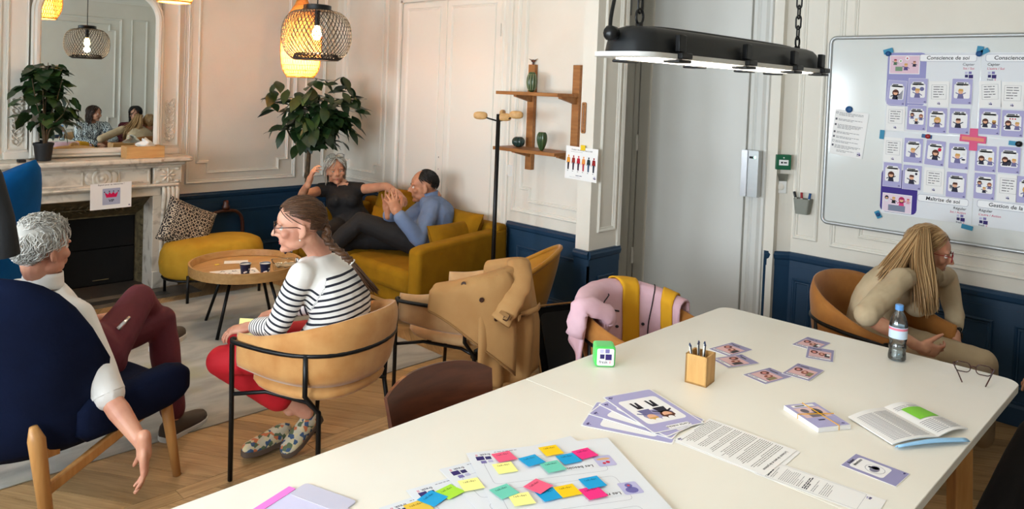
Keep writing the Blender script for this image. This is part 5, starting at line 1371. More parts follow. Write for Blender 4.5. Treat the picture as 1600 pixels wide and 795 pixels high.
SKULL = V((0.0785, 0.100, 0.090)); SKC = V((0, -0.012, 0.034))
def hair(root, Hm, s, m, mask, flow, n, L, w=0.004, lift=0.05, fall=None, steps=7, seed=1, name='hair', grow=1.03, wave=0.0, under=True, parts=None):
    """locks grown over the skull (head coordinates): mask says where, flow which way"""
    rnd = random.Random(seed); b = MB()
    if under:
        nu, nv = 36, 20; idx = {}; vs = []; fs = []
        for j in range(nv + 1):
            th = -pi / 2 + pi * min(max(j / nv, 0.01), 0.99)
            for i in range(nu):
                ph = 2 * pi * i / nu; d = V((cos(th) * cos(ph), cos(th) * sin(ph), sin(th)))
                vs.append(d)
        ok = [mask(d) for d in vs]
        pts = [Hm @ ((SKC + V((d.x * SKULL.x, d.y * SKULL.y, d.z * SKULL.z)) * (grow - 0.005 + 0.3 * lift)) * s) for d in vs]
        for j in range(nv):
            for i in range(nu):
                f = (j * nu + i, j * nu + (i + 1) % nu, (j + 1) * nu + (i + 1) % nu, (j + 1) * nu + i)
                if all(ok[k] for k in f): fs.append(f)
        b.add(pts, fs)
    k = 0; tries = 0
    while k < n and tries < n * 40:
        tries += 1
        z = rnd.uniform(-0.9, 1); ph = rnd.uniform(0, 2 * pi); q = sqrt(1 - z * z); d = V((q * cos(ph), q * sin(ph), z))
        if not mask(d): continue
        k += 1
        p = V((d.x * SKULL.x, d.y * SKULL.y, d.z * SKULL.z)) * grow; pts = []; ln = L(d) * rnd.uniform(0.75, 1.15) if callable(L) else L * rnd.uniform(0.75, 1.15)
        lf = rnd.uniform(0.3, 1.0) * lift; jt = V((rnd.uniform(-1, 1), rnd.uniform(-1, 1), rnd.uniform(-1, 1))) * 0.25; free = False; ph0 = rnd.uniform(0, 6.28)
        for i in range(steps):
            t = i / (steps - 1)
            pts.append(SKC + p)
            e = V((p.x / SKULL.x, p.y / SKULL.y, p.z / SKULL.z)); el = e.length; nrm = V((e.x / SKULL.x, e.y / SKULL.y, e.z / SKULL.z)).normalized()
            g = V(flow(e / el)) + jt
            if wave: g = g + nrm.cross(g).normalized() * wave * sin(ph0 + t * 7)
            if fall is not None and (e.z / el < fall or free): free = True; g = V((jt.x * 0.3 + 0.06 * nrm.x, jt.y * 0.3 + 0.06 * nrm.y, -1))
            else: g = g - nrm * g.dot(nrm)
            if g.length < 1e-6: g = V((0, 0, -1))
            p = p + g.normalized() * ln / (steps - 1)
            if not free:
                e = V((p.x / SKULL.x, p.y / SKULL.y, p.z / SKULL.z)); p = p * ((grow + lf * (0.4 + 0.9 * sin(pi * min(1, t * 1.0)))) / max(1e-6, e.length)) if e.length > 0 else p
        ww = w * rnd.uniform(0.7, 1.3)
        b.tube([Hm @ (q2 * s) for q2 in pts], [ww * (0.75 if i == 0 else (1 if i < steps - 2 else (0.75 if i == steps - 2 else 0.25))) for i in range(steps)], 5, 0.55)
    return b.build(name, m, root, wld=True, smooth=True)

def locks(root, guides, m, n, w, seed=1, jit=0.012, name='hair_lengths', steps=5):
    """long hair: strands scattered between guide curves (world coordinates)"""
    rnd = random.Random(seed); b = MB(); G = [spline(g, steps) for g in guides]; K = len(G[0])
    for _ in range(n):
        t = rnd.uniform(0, len(G) - 1.001); i = int(t); f = t - i
        j0 = V((rnd.gauss(0, 1), rnd.gauss(0, 1), rnd.gauss(0, 1))) * jit; cut = rnd.uniform(0.86, 1.0); ph = rnd.uniform(0, 6.28)
        pts = []
        for k in range(K):
            a = G[i][k].lerp(G[i + 1][k], f); tt = k / (K - 1)
            pts.append(a + j0 * (0.35 + 0.9 * tt) + V((sin(ph + tt * 5), cos(ph + tt * 4), 0)) * jit * 0.35 * tt)
        pts = pts[:max(3, int(K * cut))]; ww = w * rnd.uniform(0.7, 1.3); q = len(pts)
        b.tube(pts, [ww * (0.7 if k == 0 else 1 if k < q - 3 else max(0.2, (q - k) / 3.5)) for k in range(q)], 5, 0.5)
    return b.build(name, m, root, wld=True, smooth=True)

def finish(J):
    lat = J.get('hlat') or (J['kr'] - J['kl']); lat = J['hlat'].normalized()
    w = J.get('hw', 0.088)
    J.setdefault('hr', J['pel'] + lat * w); J.setdefault('hl', J['pel'] - lat * w)
    return J

def shoe(root, ankle, toe, m, sole, s=1.0, nm='shoe', up=None):
    d = (toe - ankle); u = V((0, 0, 1)) if up is None else V(up).normalized(); d = d - u * d.dot(u); L = 0.265 * s; d = d.normalized(); a = u.cross(d).normalized() * -1
    base = ankle - u * 0.085 * s - d * 0.065 * s
    b = MB(); rings = []
    for t, w, h in ((0.0, 0.018, 0.05), (0.03, 0.03, 0.068), (0.15, 0.036, 0.078), (0.32, 0.038, 0.078), (0.5, 0.044, 0.062), (0.7, 0.049, 0.05), (0.86, 0.044, 0.042), (0.96, 0.03, 0.034), (1.0, 0.012, 0.024)):
        c = base + d * L * t; rings.append([c + a * (w * s * q) + u * (h * s * z + 0.006) for q, z in ((-1, 0.0), (-1.0, 0.35), (-0.8, 0.75), (-0.4, 0.98), (0, 1.04), (0.4, 0.98), (0.8, 0.75), (1.0, 0.35), (1, 0.0))])
    b.loft(rings); sh_ = b.build(nm, m, root, wld=True, smooth=True)
    b = MB(); rings = []
    for t, w in ((-0.015, 0.016), (0.02, 0.032), (0.15, 0.039), (0.32, 0.040), (0.5, 0.046), (0.7, 0.052), (0.86, 0.047), (0.97, 0.032), (1.015, 0.012)):
        c = base + d * L * t; rings.append([c + a * (w * s * q) + u * z for q, z in ((-1, -0.012), (-1, 0.014), (1, 0.014), (1, -0.012))])
    b.loft(rings); b.build('sole', sole, sh_, wld=True, bevel=0.004)
    return sh_

def limb(mb, pts, rad): mb.tube(pts, rad, 14); mb.ell(pts[0], (rad[0],) * 3, None, 12, 8); mb.ell(pts[-1], (rad[-1],) * 3, None, 12, 8)
def arm_body(mb, sh_, el, wr, k=1.0):
    limb(mb, [sh_, sh_.lerp(el, 0.35), el], [0.046 * k, 0.047 * k, 0.037 * k]); limb(mb, [el, el.lerp(wr, 0.3), el.lerp(wr, 0.75), wr], [0.037 * k, 0.040 * k, 0.029 * k, 0.024 * k])
def leg_body(mb, h, kn, an, k=1.0):
    limb(mb, [h, h.lerp(kn, 0.5), kn], [0.075 * k, 0.064 * k, 0.050 * k]); limb(mb, [kn, kn.lerp(an, 0.3), an], [0.048 * k, 0.052 * k, 0.034 * k])
def trousers(J, m, root, k=1.0, hem=0.94, voxel=0.009, name='trousers', flare=0.0, wr=0.004):
    mb = MB(); torso(mb, J, 0.012, 0, 2.0, J.get('fem', False))
    for s in 'lr':
        h, kn, an = J['h' + s], J['k' + s], J['a' + s]; e = kn.lerp(an, hem)
        limb(mb, [h, h.lerp(kn, 0.45), kn], [0.098 * k, 0.084 * k, 0.066 * k]); limb(mb, [kn, kn.lerp(e, 0.35), e], [0.064 * k, (0.064 + flare * 0.3) * k, (0.052 + flare) * k])
    return vox(mb, name, m, root, voxel, 4, wr, 11)
def top(J, m, root, slv, voxel=0.008, k=1.0, name='shirt', lo=0.4, hi=4.75, wr=0.005, loose=0.012, stripes=None, wf=13, sk=1.0):
    """shirt or jumper; slv: how far each sleeve runs (0..1 upper arm, 1..2 forearm)"""
    mb = MB(); torso(mb, J, loose, lo, hi, J.get('fem', False), k)
    sm = (J['sl'] + J['sr']) / 2
    for s in 'lr':
        S, E, Wq = J['s' + s], J['e' + s], J['w' + s]; t = slv if not isinstance(slv, dict) else slv[s]
        limb(mb, [sm.lerp(S, 0.35) + (J['neck'] - sm) * 0.15, S], [0.062 * sk, 0.062 * sk])
        if t <= 0: continue
        if t <= 1: limb(mb, [S, S.lerp(E, t * 0.5), S.lerp(E, t)], [0.064 * sk, 0.064 * sk, 0.062 * sk])
        else: limb(mb, [S, S.lerp(E, 0.5), E], [0.064 * sk, 0.060 * sk, 0.053 * sk]); limb(mb, [E, E.lerp(Wq, (t - 1) * 0.6), E.lerp(Wq, t - 1)], [0.053 * sk, 0.050 * sk, 0.041 * sk])
    if J.get('fem'):
        lat = (J['sr'] - J['sl']).normalized(); up = (sm - J['pel']).normalized(); f = up.cross(lat).normalized() * -1
        f = J['front']
        for q in (-1, 1): mb.ell(J['pel'].lerp(sm, 0.72) + lat * 0.068 * q + f * 0.075, (0.062, 0.062, 0.062))
    return vox(mb, name, m, root, voxel, 4, wr, wf, stripes=stripes)
def body(J, m, root, Hm, hs, hands, voxel=0.005, fem=False, legs=True, nose=1.0, k=1.0):
    mb = MB(); torso(mb, J, -0.014, 0, 5, fem)
    sm = (J['sl'] + J['sr']) / 2
    hb_ = Hm @ V((0, -0.028 * hs, -0.055 * hs))
    limb(mb, [J['neck'] - (hb_ - J['neck']).normalized() * 0.03, J['neck'].lerp(hb_, 0.5), hb_], [0.060 * (0.86 if fem else 1), 0.054 * (0.84 if fem else 1.04), 0.052 * (0.88 if fem else 1.05)])
    dents = head(mb, Hm, hs, fem, nose)
    for s in 'lr':
        limb(mb, [sm.lerp(J['s' + s], 0.3) + (J['neck'] - sm) * 0.15, J['s' + s]], [0.046 * k, 0.046 * k]); arm_body(mb, J['s' + s], J['e' + s], J['w' + s], k * (0.92 if fem else 1.06))
        if legs: leg_body(mb, J['h' + s], J['k' + s], J['a' + s], 0.94)
        if hands.get(s): hand(mb, J['w' + s], right=(s == 'r'), **hands[s])
    return vox(mb, 'body', m, root, voxel, 2, dents=dents)
def person(label, base, group=None): return empty('person', base, label, 'person', group)
HP = {}
# ---- white-haired man in the navy chair
J = finish(dict(pel=V((1.06, 3.58, 0.50)), hlat=V((0.26, -0.966, 0)), neck=V((0.875, 3.535, 0.865)), sr=V((0.955, 3.33, 0.75)), sl=V((0.84, 3.75, 0.775)),
    er=at_d(170, 620, 2.97), wr=at_d(225, 697, 2.87), el=V((1.02, 3.86, 0.55)), wl=V((1.22, 3.80, 0.58)),
    kr=V((1.33, 3.74, 0.665)), kl=V((1.47, 3.83, 0.51)), ar=V((1.56, 4.06, 0.37)), al=V((1.46, 3.625, 0.10)), bow=V((-0.03, -0.01, 0))))
r = person('white-haired man in white shirt and maroon trousers, arm dangling from navy chair', (1.0, 3.55, 0))
Hm = head_matrix(at_d(66, 388, 3.10), 66, -2)
body(J, M['skin_a'], r, Hm, 1.06, {'r': dict(d=(0.02, -0.06, -1), nrm=(-0.85, 0.35, 0), curl=(0.35, 0.30, 0.28, 0.32), s=1.06, thumb=0.6, spread=0.03), 'l': dict(d=(1, -0.2, 0), nrm=(0, 0, -1))})
face_parts(r, Hm, 1.06, M['skin_a'], M['hair_grey'])
trousers(J, M['maroon'], r, 1.06, 0.93, flare=0.004)
top(J, M['shirt_white'], r, {'r': 0.97, 'l': 0.97}, sk=0.98, wr=0.006, k=0.98)
b = MB(); b.tube([J['er'].lerp(J['sr'], 0.16), J['er'].lerp(J['sr'], 0.02)], [0.0615, 0.064], 18); b.build('cuff', M['shirt_white'], r, wld=True, bevel=0.004)
nb = J['neck'] + V((0, 0, 0.01)); ax = V((0.10, 0.02, 1)).normalized(); s_, u_ = ortho(ax)
b = MB(); b.slab(lambda u, v: nb + (s_ * cos(2 * pi * u) + u_ * sin(2 * pi * u)) * (0.079 - 0.010 * v) + ax * (-0.03 + 0.062 * v), 28, 4, 0.005); b.build('collar', M['shirt_white'], r, wld=True, smooth=True)
shoe(r, J['al'], V((1.72, 3.755, 0.09)), M['shoe_brown'], M['sole_white'], 1.06)
shoe(r, J['ar'] + V((0, 0, 0.02)), J['ar'] + V((0.2, 0.16, 0.02)), M['shoe_brown'], M['sole_white'], 1.04)
mk = lambda d: (d.z > 0.10 - 0.35 * (d.y < -0.2) - 0.28 * (d.y < -0.55)) and not (d.y > 0.55 and d.z < 0.62) and not (abs(d.x) > 0.75 and d.y > -0.05 and d.z < 0.18)
hair(r, Hm, 1.06, M['hair_white'], mk, lambda d: (d.x * 0.5, 0.55 if d.z > 0.45 else -0.35, 0.15 if d.z > 0.5 else -0.8), 1000, 0.08, 0.0021, 0.15, seed=4, wave=0.8)
b = MB(); rn = random.Random(2)
for k in range(60):
    d = V((rn.uniform(-0.55, 0.6), rn.uniform(0.15, 0.85), rn.uniform(0.55, 0.95))).normalized(); c0 = SKC + V((d.x * SKULL.x, d.y * SKULL.y, d.z * SKULL.z)) * 1.13; q = rn.uniform(0.008, 0.015); t0 = rn.uniform(0, 6)
    b.tube([Hm @ ((c0 + V((q * cos(t0 + a * 0.8), q * sin(t0 + a * 0.8) * 0.7, 0.004 * a - 0.01 + q * sin(a))) * 1) * 1.06) for a in range(7)], [0.0015] * 6 + [0.0008], 5)
b.build('curls', M['hair_white'], r, wld=True, smooth=True)
b = MB(); b.tube([J['kr'].lerp(J['hr'], 0.62) + V((-0.02, -0.09, 0.05)), J['kr'].lerp(J['hr'], 0.40) + V((-0.01, -0.095, 0.045))], [0.012, 0.009], 8); wt = b.build('key_ring', M['silver'], r, wld=True, smooth=True)

# ---- woman in the striped jumper
J = finish(dict(fem=True, front=V((-0.42, 0.9, 0)), pel=V((1.86, 2.87, 0.565)), hlat=V((0.957, 0.29, 0)), neck=V((1.80, 2.94, 0.985)), sl=V((1.675, 2.855, 0.905)), sr=V((1.945, 2.985, 0.885)),
    el=V((1.615, 2.935, 0.675)), wl=V((1.612, 3.155, 0.622)), er=V((2.03, 3.10, 0.68)), wr=V((1.83, 3.30, 0.62)),
    kl=V((1.505, 3.23, 0.47)), kr=V((1.66, 3.36, 0.50)), al=V((1.87, 3.10, 0.17)), ar=V((1.80, 3.13, 0.20)), bow=V((0.03, -0.05, 0))))
r = person('woman in black and white striped jumper and red trousers, seen from behind', (1.81, 2.95, 0))
Hm = head_matrix(at_d(467, 352, 3.28), -62, -4)
ST = [(J['neck'] + V((0, 0, 0.0)), J['pel'], 0.0, 1.5), (J['sl'], J['el'], 0.075, 1.0), (J['el'], J['wl'], 0.075 + (J['el'] - J['sl']).length, 0.9), (J['sr'], J['er'], 0.075, 1.0), (J['er'], J['wr'], 0.075 + (J['er'] - J['sr']).length, 0.9)]
body(J, M['skin_b'], r, Hm, 0.98, {'l': dict(d=(-0.55, 0.45, -0.12), nrm=(-0.1, 0.2, -1), curl=(0.45, 0.5, 0.55, 0.6), s=0.95), 'r': dict(d=(-0.7, 0.3, -0.2), nrm=(0, 0, -1), s=0.95)}, fem=True, nose=1.4)
face_parts(r, Hm, 0.98, M['skin_b'], M['hair_brown'])
trousers(J, M['trousers_red'], r, 0.98, 0.66, flare=0.016)
top(J, M['shirt_stripes'], r, 1.82, sk=0.92, wr=0.004, stripes=ST, loose=0.016, hi=4.72)
glasses(r, Hm, 0.98, M['tortoise'])
b = MB(); b.ell(Hm @ V((-0.079, 0.0, -0.05)), (0.004,) * 3); b.build('earring', M['cup_white'], r, wld=True, smooth=True)
up = V((-0.38, -0.12, 0.92))
shoe(r, J['al'], J['al'] + V((-0.255, -0.07, -0.11)), M['flower_print'], M['sole_brown'], 0.93, 'loafer', up)
shoe(r, J['ar'] + V((-0.02, 0.06, -0.09)), J['ar'] + V((-0.26, 0.05, -0.12)), M['flower_print'], M['sole_brown'], 0.92, 'loafer')
mk = lambda d: d.z > (-0.55 if d.y < -0.28 else -0.05 if d.y < 0.1 else 0.18) and not (d.y > 0.72 and d.z < 0.56) and not (d.y > 0.55 and d.z < 0.34) and not (abs(d.x) > 0.7 and -0.28 < d.y and d.z < 0.22)
hair(r, Hm, 0.98, M['hair_brown'], mk, lambda d: (-d.x * 1.1, -1.0, -0.35 - 0.5 * d.z), 900, 0.12, 0.0026, 0.05, seed=8, grow=1.07)
hd = lambda x, y, z: Hm @ (V((x, y, z)) * 0.98)
nape = hd(0, -0.115, -0.02)
bd_ = [hd(0, -0.100, 0.03), nape, V((1.80, 2.845, 1.035)), V((1.845, 2.80, 0.985)), V((1.875, 2.775, 0.95))]
P = spline(bd_, 6); b = MB()
for k3 in range(3):
    pts = []
    for i, p in enumerate(P):
        t = (P[min(i + 1, len(P) - 1)] - P[max(i - 1, 0)]).normalized(); s1, u1 = ortho(t); a = i * 0.85 + k3 * 2 * pi / 3
        pts.append(p + s1 * 0.014 * cos(a) + u1 * 0.009 * sin(2 * a))
    b.tube(pts, [0.013 - 0.004 * i / len(P) for i in range(len(P))], 7)
b.build('braid', M['hair_brown'], r, wld=True, smooth=True)
b = MB(); s1, u1 = ortho(P[-1] - P[-3]); b.tube([P[-1] + (s1 * cos(a * 0.63) + u1 * sin(a * 0.63)) * 0.013 for a in range(10)], 0.005, 6, closed=True); b.build('hair_tie', M['cup_white'], r, wld=True, smooth=True)
tl = [V((1.875, 2.775, 0.95)), V((1.905, 2.745, 0.90)), V((1.94, 2.73, 0.85)), V((1.985, 2.725, 0.80))]
locks(r, [[p + V((-0.012, -0.004, 0)) for p in tl], tl, [p + V((0.012, 0.006, 0)) for p in tl]], M['hair_brown'], 90, 0.0035, 3, 0.006, 'ponytail')

# ---- grey-haired woman on the sofa
J = finish(dict(fem=True, front=V((-0.6, -0.8, 0)), pel=V((3.66, 5.42, 0.50)), hlat=V((-0.76, 0.64, 0)), neck=V((3.60, 5.53, 0.865)), sl=V((3.715, 5.40, 0.815)), sr=V((3.46, 5.62, 0.80)),
    er=at_d(471, 306, 6.22), wr=at_d(483, 284, 6.02), el=at_d(603, 291, 6.28), wl=at_d(622, 302, 6.12),
    kr=V((3.22, 5.22, 0.50)), kl=V((3.30, 5.06, 0.50)), ar=V((3.13, 5.16, 0.10)), al=V((3.18, 5.02, 0.10))))
r = person('grey-haired woman in sleeveless black top at the far end of the sofa', (3.5, 5.4, 0))
Hm = head_matrix(at_d(524, 266, 6.42), 203, 2, 3)
body(J, M['skin_c'], r, Hm, 1.0, {'r': dict(d=(0.15, -0.25, 0.9), nrm=(0.75, -0.4, 0.1), curl=(0.5, 0.6, 0.7, 0.75), s=1.0, thumb=0.8), 'l': dict(d=(-0.1, -0.75, -0.25), nrm=(-0.3, 0, -0.8), curl=(0.4, 0.4, 0.45, 0.5))}, 0.0056, True)
face_parts(r, Hm, 1.0, M['skin_c'], M['hair_grey'])
trousers(J, M['trousers_black'], r, 0.98, 0.95)
top(J, M['top_black'], r, 0.0, hi=4.35, wr=0.003)
b = MB(); f = V((-0.6, -0.8, 0)); q = J['neck'].lerp(J['pel'], 0.14) + f * 0.092; s1 = V((-0.8, 0.6, 0))
b.add([q + s1 * 0.05 + V((0, 0, 0.06)) - f * 0.03, q - s1 * 0.05 + V((0, 0, 0.06)) - f * 0.03, q + f * 0.040 + V((0, 0, -0.11))], [(0, 1, 2)]); sk = b.build('neckline', M['skin_c'], r, wld=True); so = sk.modifiers.new('t', 'SOLIDIFY'); so.thickness = 0.012; so.offset = 0
shoe(r, J['ar'], J['ar'] + V((-0.2, -0.1, 0)), M['shoe_navy'], M['sole_brown'], 0.92); shoe(r, J['al'], J['al'] + V((-0.2, -0.1, 0)), M['shoe_navy'], M['sole_brown'], 0.92)
mk = lambda d: d.z > (-0.55 if d.y < 0.15 else 0.12) and not (d.y > 0.55 and d.z < 0.60)
hair(r, Hm, 1.0, M['hair_grey'], mk, lambda d: (d.x * 1.6 + 0.25 * (1 if d.x > 0 else -1), -0.15 + 0.5 * (d.z > 0.8) * d.y, -0.9), 640, 0.115, 0.0034, 0.18, fall=-0.35, seed=12)
glasses(r, Hm, 1.0, M['black_frame'], 'eyeglasses', 0.027, 0.019, True, 0.078, -0.030, radians(28))

# ---- man in the blue shirt
J = finish(dict(pel=V((3.69, 4.56, 0.525)), hlat=V((0.78, 0.62, 0)), neck=V((3.805, 4.575, 0.865)), sl=V((3.70, 4.43, 0.795)), sr=V((3.905, 4.68, 0.80)),
    el=at_d(655, 374, 5.55), wl=at_d(621, 334, 5.50), er=at_d(617, 362, 5.90), wr=at_d(606, 331, 5.72),
    kl=V((3.31, 4.80, 0.675)), kr=V((3.33, 4.98, 0.50)), al=V((3.07, 5.03, 0.36)), ar=V((3.10, 5.06, 0.10)), bow=V((0.05, -0.06, -0.02))))
r = person('dark-haired man in blue shirt and black trousers sitting cross-legged on sofa', (3.5, 4.7, 0))
Hm = head_matrix(at_d(662, 291, 5.93), -50, -3)
body(J, M['skin_d'], r, Hm, 1.06, {'l': dict(d=(-0.28, 0.22, 0.9), nrm=(0.25, 0.75, 0.1), curl=(0.12, 0.25, 0.35, 0.45), spread=0.22, s=1.05), 'r': dict(d=(-0.05, 0.05, 1), nrm=(-0.2, -0.8, 0), curl=(0.10, 0.15, 0.2, 0.25), spread=0.24, s=1.05)}, 0.0056, nose=1.3)
face_parts(r, Hm, 1.06, M['skin_d'], M['hair_dark'])
trousers(J, M['trousers_black'], r, 1.06, 0.95, wr=0.006)
top(J, M['shirt_blue'], r, {'l': 1.88, 'r': 1.86}, sk=1.10, k=1.06, wr=0.008)
nb = J['neck'] + V((-0.008, 0.008, 0.0)); ax = V((-0.16, 0.16, 1)).normalized(); s_, u_ = ortho(ax)
b = MB(); b.slab(lambda u, v: nb + (s_ * cos(2 * pi * u) + u_ * sin(2 * pi * u)) * (0.080 - 0.008 * v) + ax * (-0.032 + 0.058 * v), 28, 4, 0.005); b.build('collar', M['shirt_blue'], r, wld=True, smooth=True)
b = MB(); a = (J['wl'] - J['el']).normalized(); s1, u1 = ortho(a); b.tube([J['wl'] - a * 0.012 + (s1 * cos(k * 0.42) + u1 * sin(k * 0.42)) * 0.030 for k in range(15)], 0.006, 6, closed=True); b.build('watch', M['silver'], r, wld=True, smooth=True)
shoe(r, J['al'], J['al'] + V((-0.14, 0.16, 0.06)), M['black_leather'], M['sole_brown'], 1.06, up=(-0.2, -0.1, 0.9)); shoe(r, J['ar'], J['ar'] + V((-0.16, 0.17, 0)), M['black_leather'], M['sole_brown'], 1.06)
mk = lambda d: d.z > (-0.30 if d.y < -0.35 else 0.02 if d.y < 0.0 else 0.28) and not (d.y > 0.12 + 0.45 * abs(d.x) and d.z < 1.1) and not (abs(d.x) > 0.7 and d.y > -0.25 and d.z < 0.12)
hair(r, Hm, 1.06, M['hair_dark'], mk, lambda d: (d.x * 0.4, -0.9, -0.7), 700, 0.045, 0.0026, 0.03, seed=5, grow=1.02)

# ---- blonde woman by the whiteboard
J = finish(dict(fem=True, front=V((0.5, -0.6, -0.5)), pel=V((3.99, 1.30, 0.535)), hlat=V((-0.77, -0.64, 0)), neck=at_d(1437, 428, 3.84), sr=at_d(1407, 436, 3.60), sl=at_d(1478, 432, 4.02),
    er=at_d(1352, 493, 3.42), wr=at_d(1436, 541, 3.47), el=at_d(1491, 488, 3.90), wl=at_d(1493, 531, 3.74),
    kr=at_d(1462, 588, 3.45), kl=at_d(1534, 568, 3.62), ar=V((4.08, 0.95, 0.09)), al=V((4.30, 0.86, 0.09)), bow=V((-0.06, 0.08, 0.03))))
r = person('long-haired blonde woman in beige jumper and cream trousers, elbows on knees', (4.05, 1.2, 0))
Hm = head_matrix(at_d(1452, 392, 3.86), 166, -10)
body(J, M['skin_e'], r, Hm, 1.0, {'r': dict(d=(0.62, -0.5, -0.25), nrm=(0.5, 0.45, 0.3), curl=(0.55, 0.6, 0.65, 0.7), s=0.98, thumb=0.5), 'l': dict(d=(-0.25, -0.1, -0.9), nrm=(-0.7, 0.3, 0.1), curl=(0.3, 0.35, 0.4, 0.45), s=0.96)}, 0.005, True, nose=1.4)
face_parts(r, Hm, 1.0, M['skin_e'], M['hair_brown'])
trousers(J, M['trousers_cream'], r, 1.08, 0.95)
top(J, M['top_beige'], r, {'r': 0.97, 'l': 1.55}, sk=0.86, loose=0.012, wr=0.005)
glasses(r, Hm, 1.0, M['red_frame'], 'eyeglasses', 0.027, 0.021)
for k, (off, rad) in enumerate(((0.02, 0.030), (0.035, 0.031))):
    b = MB(); a = (J['wl'] - J['el']).normalized(); s1, u1 = ortho(a); b.tube([J['wl'] - a * off + (s1 * cos(q * 0.42) + u1 * sin(q * 0.42) + a * 0.2 * cos(q * 0.42)) * rad for q in range(15)], 0.0025, 5, closed=True); b.build('bracelet', M['gold'], r, wld=True, smooth=True)
mk = lambda d: d.z > (-0.35 if d.y < 0.05 else 0.12) and not (d.y > 0.62 and d.z < 0.66) and not (d.y > 0.22 and d.z < 0.45)
hair(r, Hm, 1.0, M['hair_blonde'], mk, lambda d: (d.x * 1.3, -0.75, -0.8), 900, 0.17, 0.003, 0.14, seed=21)
E_ = lambda *p: [at_d(*q) for q in p]
locks(r, [E_((1425, 362, 3.80), (1398, 395, 3.84), (1375, 430, 3.84), (1363, 462, 3.82)), E_((1432, 362, 3.74), (1405, 398, 3.74), (1384, 428, 3.72), (1368, 452, 3.74)), E_((1440, 360, 3.72), (1418, 400, 3.68), (1404, 425, 3.62), (1392, 446, 3.60))], M['hair_blonde'], 330, 0.0036, 5, 0.015, 'hair_lengths')
locks(r, [E_((1436, 362, 3.72), (1430, 405, 3.66), (1437, 450, 3.60), (1442, 494, 3.58)), E_((1446, 358, 3.73), (1446, 405, 3.68), (1449, 450, 3.62), (1452, 496, 3.60)), E_((1450, 360, 3.78), (1454, 408, 3.74), (1458, 448, 3.70), (1455, 486, 3.68))], M['hair_blonde'], 460, 0.0036, 6, 0.012, 'hair_lengths')

# ---- two more people at the table, outside the frame but seen in the mirror
J = finish(dict(fem=True, front=V((-0.1, 1, 0)), pel=V((3.66, 0.06, 0.55)), hlat=V((0.98, 0.1, 0)), neck=V((3.76, 0.20, 0.95)), sl=V((3.58, 0.19, 0.885)), sr=V((3.94, 0.20, 0.885)),
    el=V((3.57, 0.22, 0.68)), wl=V((3.80, 0.42, 0.62)), er=V((4.02, 0.38, 0.68)), wr=V((3.86, 0.52, 0.62)), kl=V((3.42, 0.50, 0.50)), kr=V((3.66, 0.50, 0.50)), al=V((3.20, 0.605, 0.09)), ar=V((3.52, 0.56, 0.09))))
r = person('brown-haired woman in zebra-patterned blouse, reflected in the mirror', (3.6, 0.2, 0))
Hm = head_matrix(V((3.77, 0.24, 1.085)), 48, -4)
body(J, M['skin_c'], r, Hm, 0.98, {'l': dict(d=(0.5, 0.5, -0.1), nrm=(0, 0, -1)), 'r': dict(d=(-0.6, 0.5, -0.1), nrm=(0, 0, -1))}, 0.007, True)
face_parts(r, Hm, 0.98, M['skin_c'], M['hair_bob'])
trousers(J, M['trousers_black'], r, 1.08, 0.97, 0.01, flare=0.03); top(J, M['blouse_print'], r, 1.8, 0.009, sk=1.1, loose=0.02)
mk = lambda d: d.z > (-0.55 if d.y < 0.2 else 0.12) and not (d.y > 0.58 and d.z < 0.62)
hair(r, Hm, 0.98, M['hair_bob'], mk, lambda d: (d.x * 1.4, -0.3, -0.9), 420, 0.19, 0.0048, 0.14, fall=-0.3, seed=14)
shoe(r, J['al'], J['al'] + V((-0.2, 0.05, 0)), M['black_leather'], M['sole_brown'], 0.92); shoe(r, J['ar'], J['ar'] + V((-0.15, 0.15, 0)), M['black_leather'], M['sole_brown'], 0.92)
J = finish(dict(fem=True, front=V((-0.4, 0.9, 0)), pel=V((4.44, 0.02, 0.55)), hlat=V((0.92, 0.38, 0)), neck=V((4.40, 0.16, 0.94)), sl=V((4.23, 0.10, 0.875)), sr=V((4.56, 0.24, 0.875)),
    el=V((4.12, 0.24, 0.66)), wl=V((4.20, 0.42, 0.56)), er=V((4.60, 0.42, 0.66)), wr=V((4.42, 0.50, 0.56)), kl=V((4.22, 0.42, 0.50)), kr=V((4.42, 0.48, 0.50)), al=V((4.22, 0.46, 0.09)), ar=V((4.45, 0.52, 0.09))))
r = person('dark-haired person in dark red top, reflected beside the blonde woman', (4.4, 0.2, 0))
Hm = head_matrix(V((4.38, 0.20, 1.075)), -30, -4)
body(J, M['skin_c'], r, Hm, 0.98, {'l': dict(d=(0.3, 0.6, -0.2), nrm=(0, 0, -1)), 'r': dict(d=(-0.5, 0.5, -0.2), nrm=(0, 0, -1))}, 0.007, True)
face_parts(r, Hm, 0.98, M['skin_c'], M['hair_dark'])
trousers(J, M['trousers_black'], r, 1.0, 0.97, 0.01); top(J, M['maroon'], r, 1.8, 0.009)
mk = lambda d: d.z > (-0.55 if d.y < 0.2 else 0.12) and not (d.y > 0.58 and d.z < 0.62)
hair(r, Hm, 0.98, M['hair_dark'], mk, lambda d: (d.x * 1.4, -0.3, -0.9), 420, 0.19, 0.0055, 0.22, fall=-0.3, seed=15, wave=0.8)
shoe(r, J['al'], J['al'] + V((-0.08, 0.2, 0)), M['black_leather'], M['sole_brown'], 0.92); shoe(r, J['ar'], J['ar'] + V((0.0, 0.2, 0)), M['black_leather'], M['sole_brown'], 0.92)
tub_chair('tub_chair', 'beige tub chair behind the table under the woman in zebra blouse', (3.66, 0.06), radians(6), M['beige_velvet'])
tub_chair('tub_chair', 'caramel tub chair in the corner under the dark-haired person', (4.44, 0.04), radians(22), M['camel_velvet'])
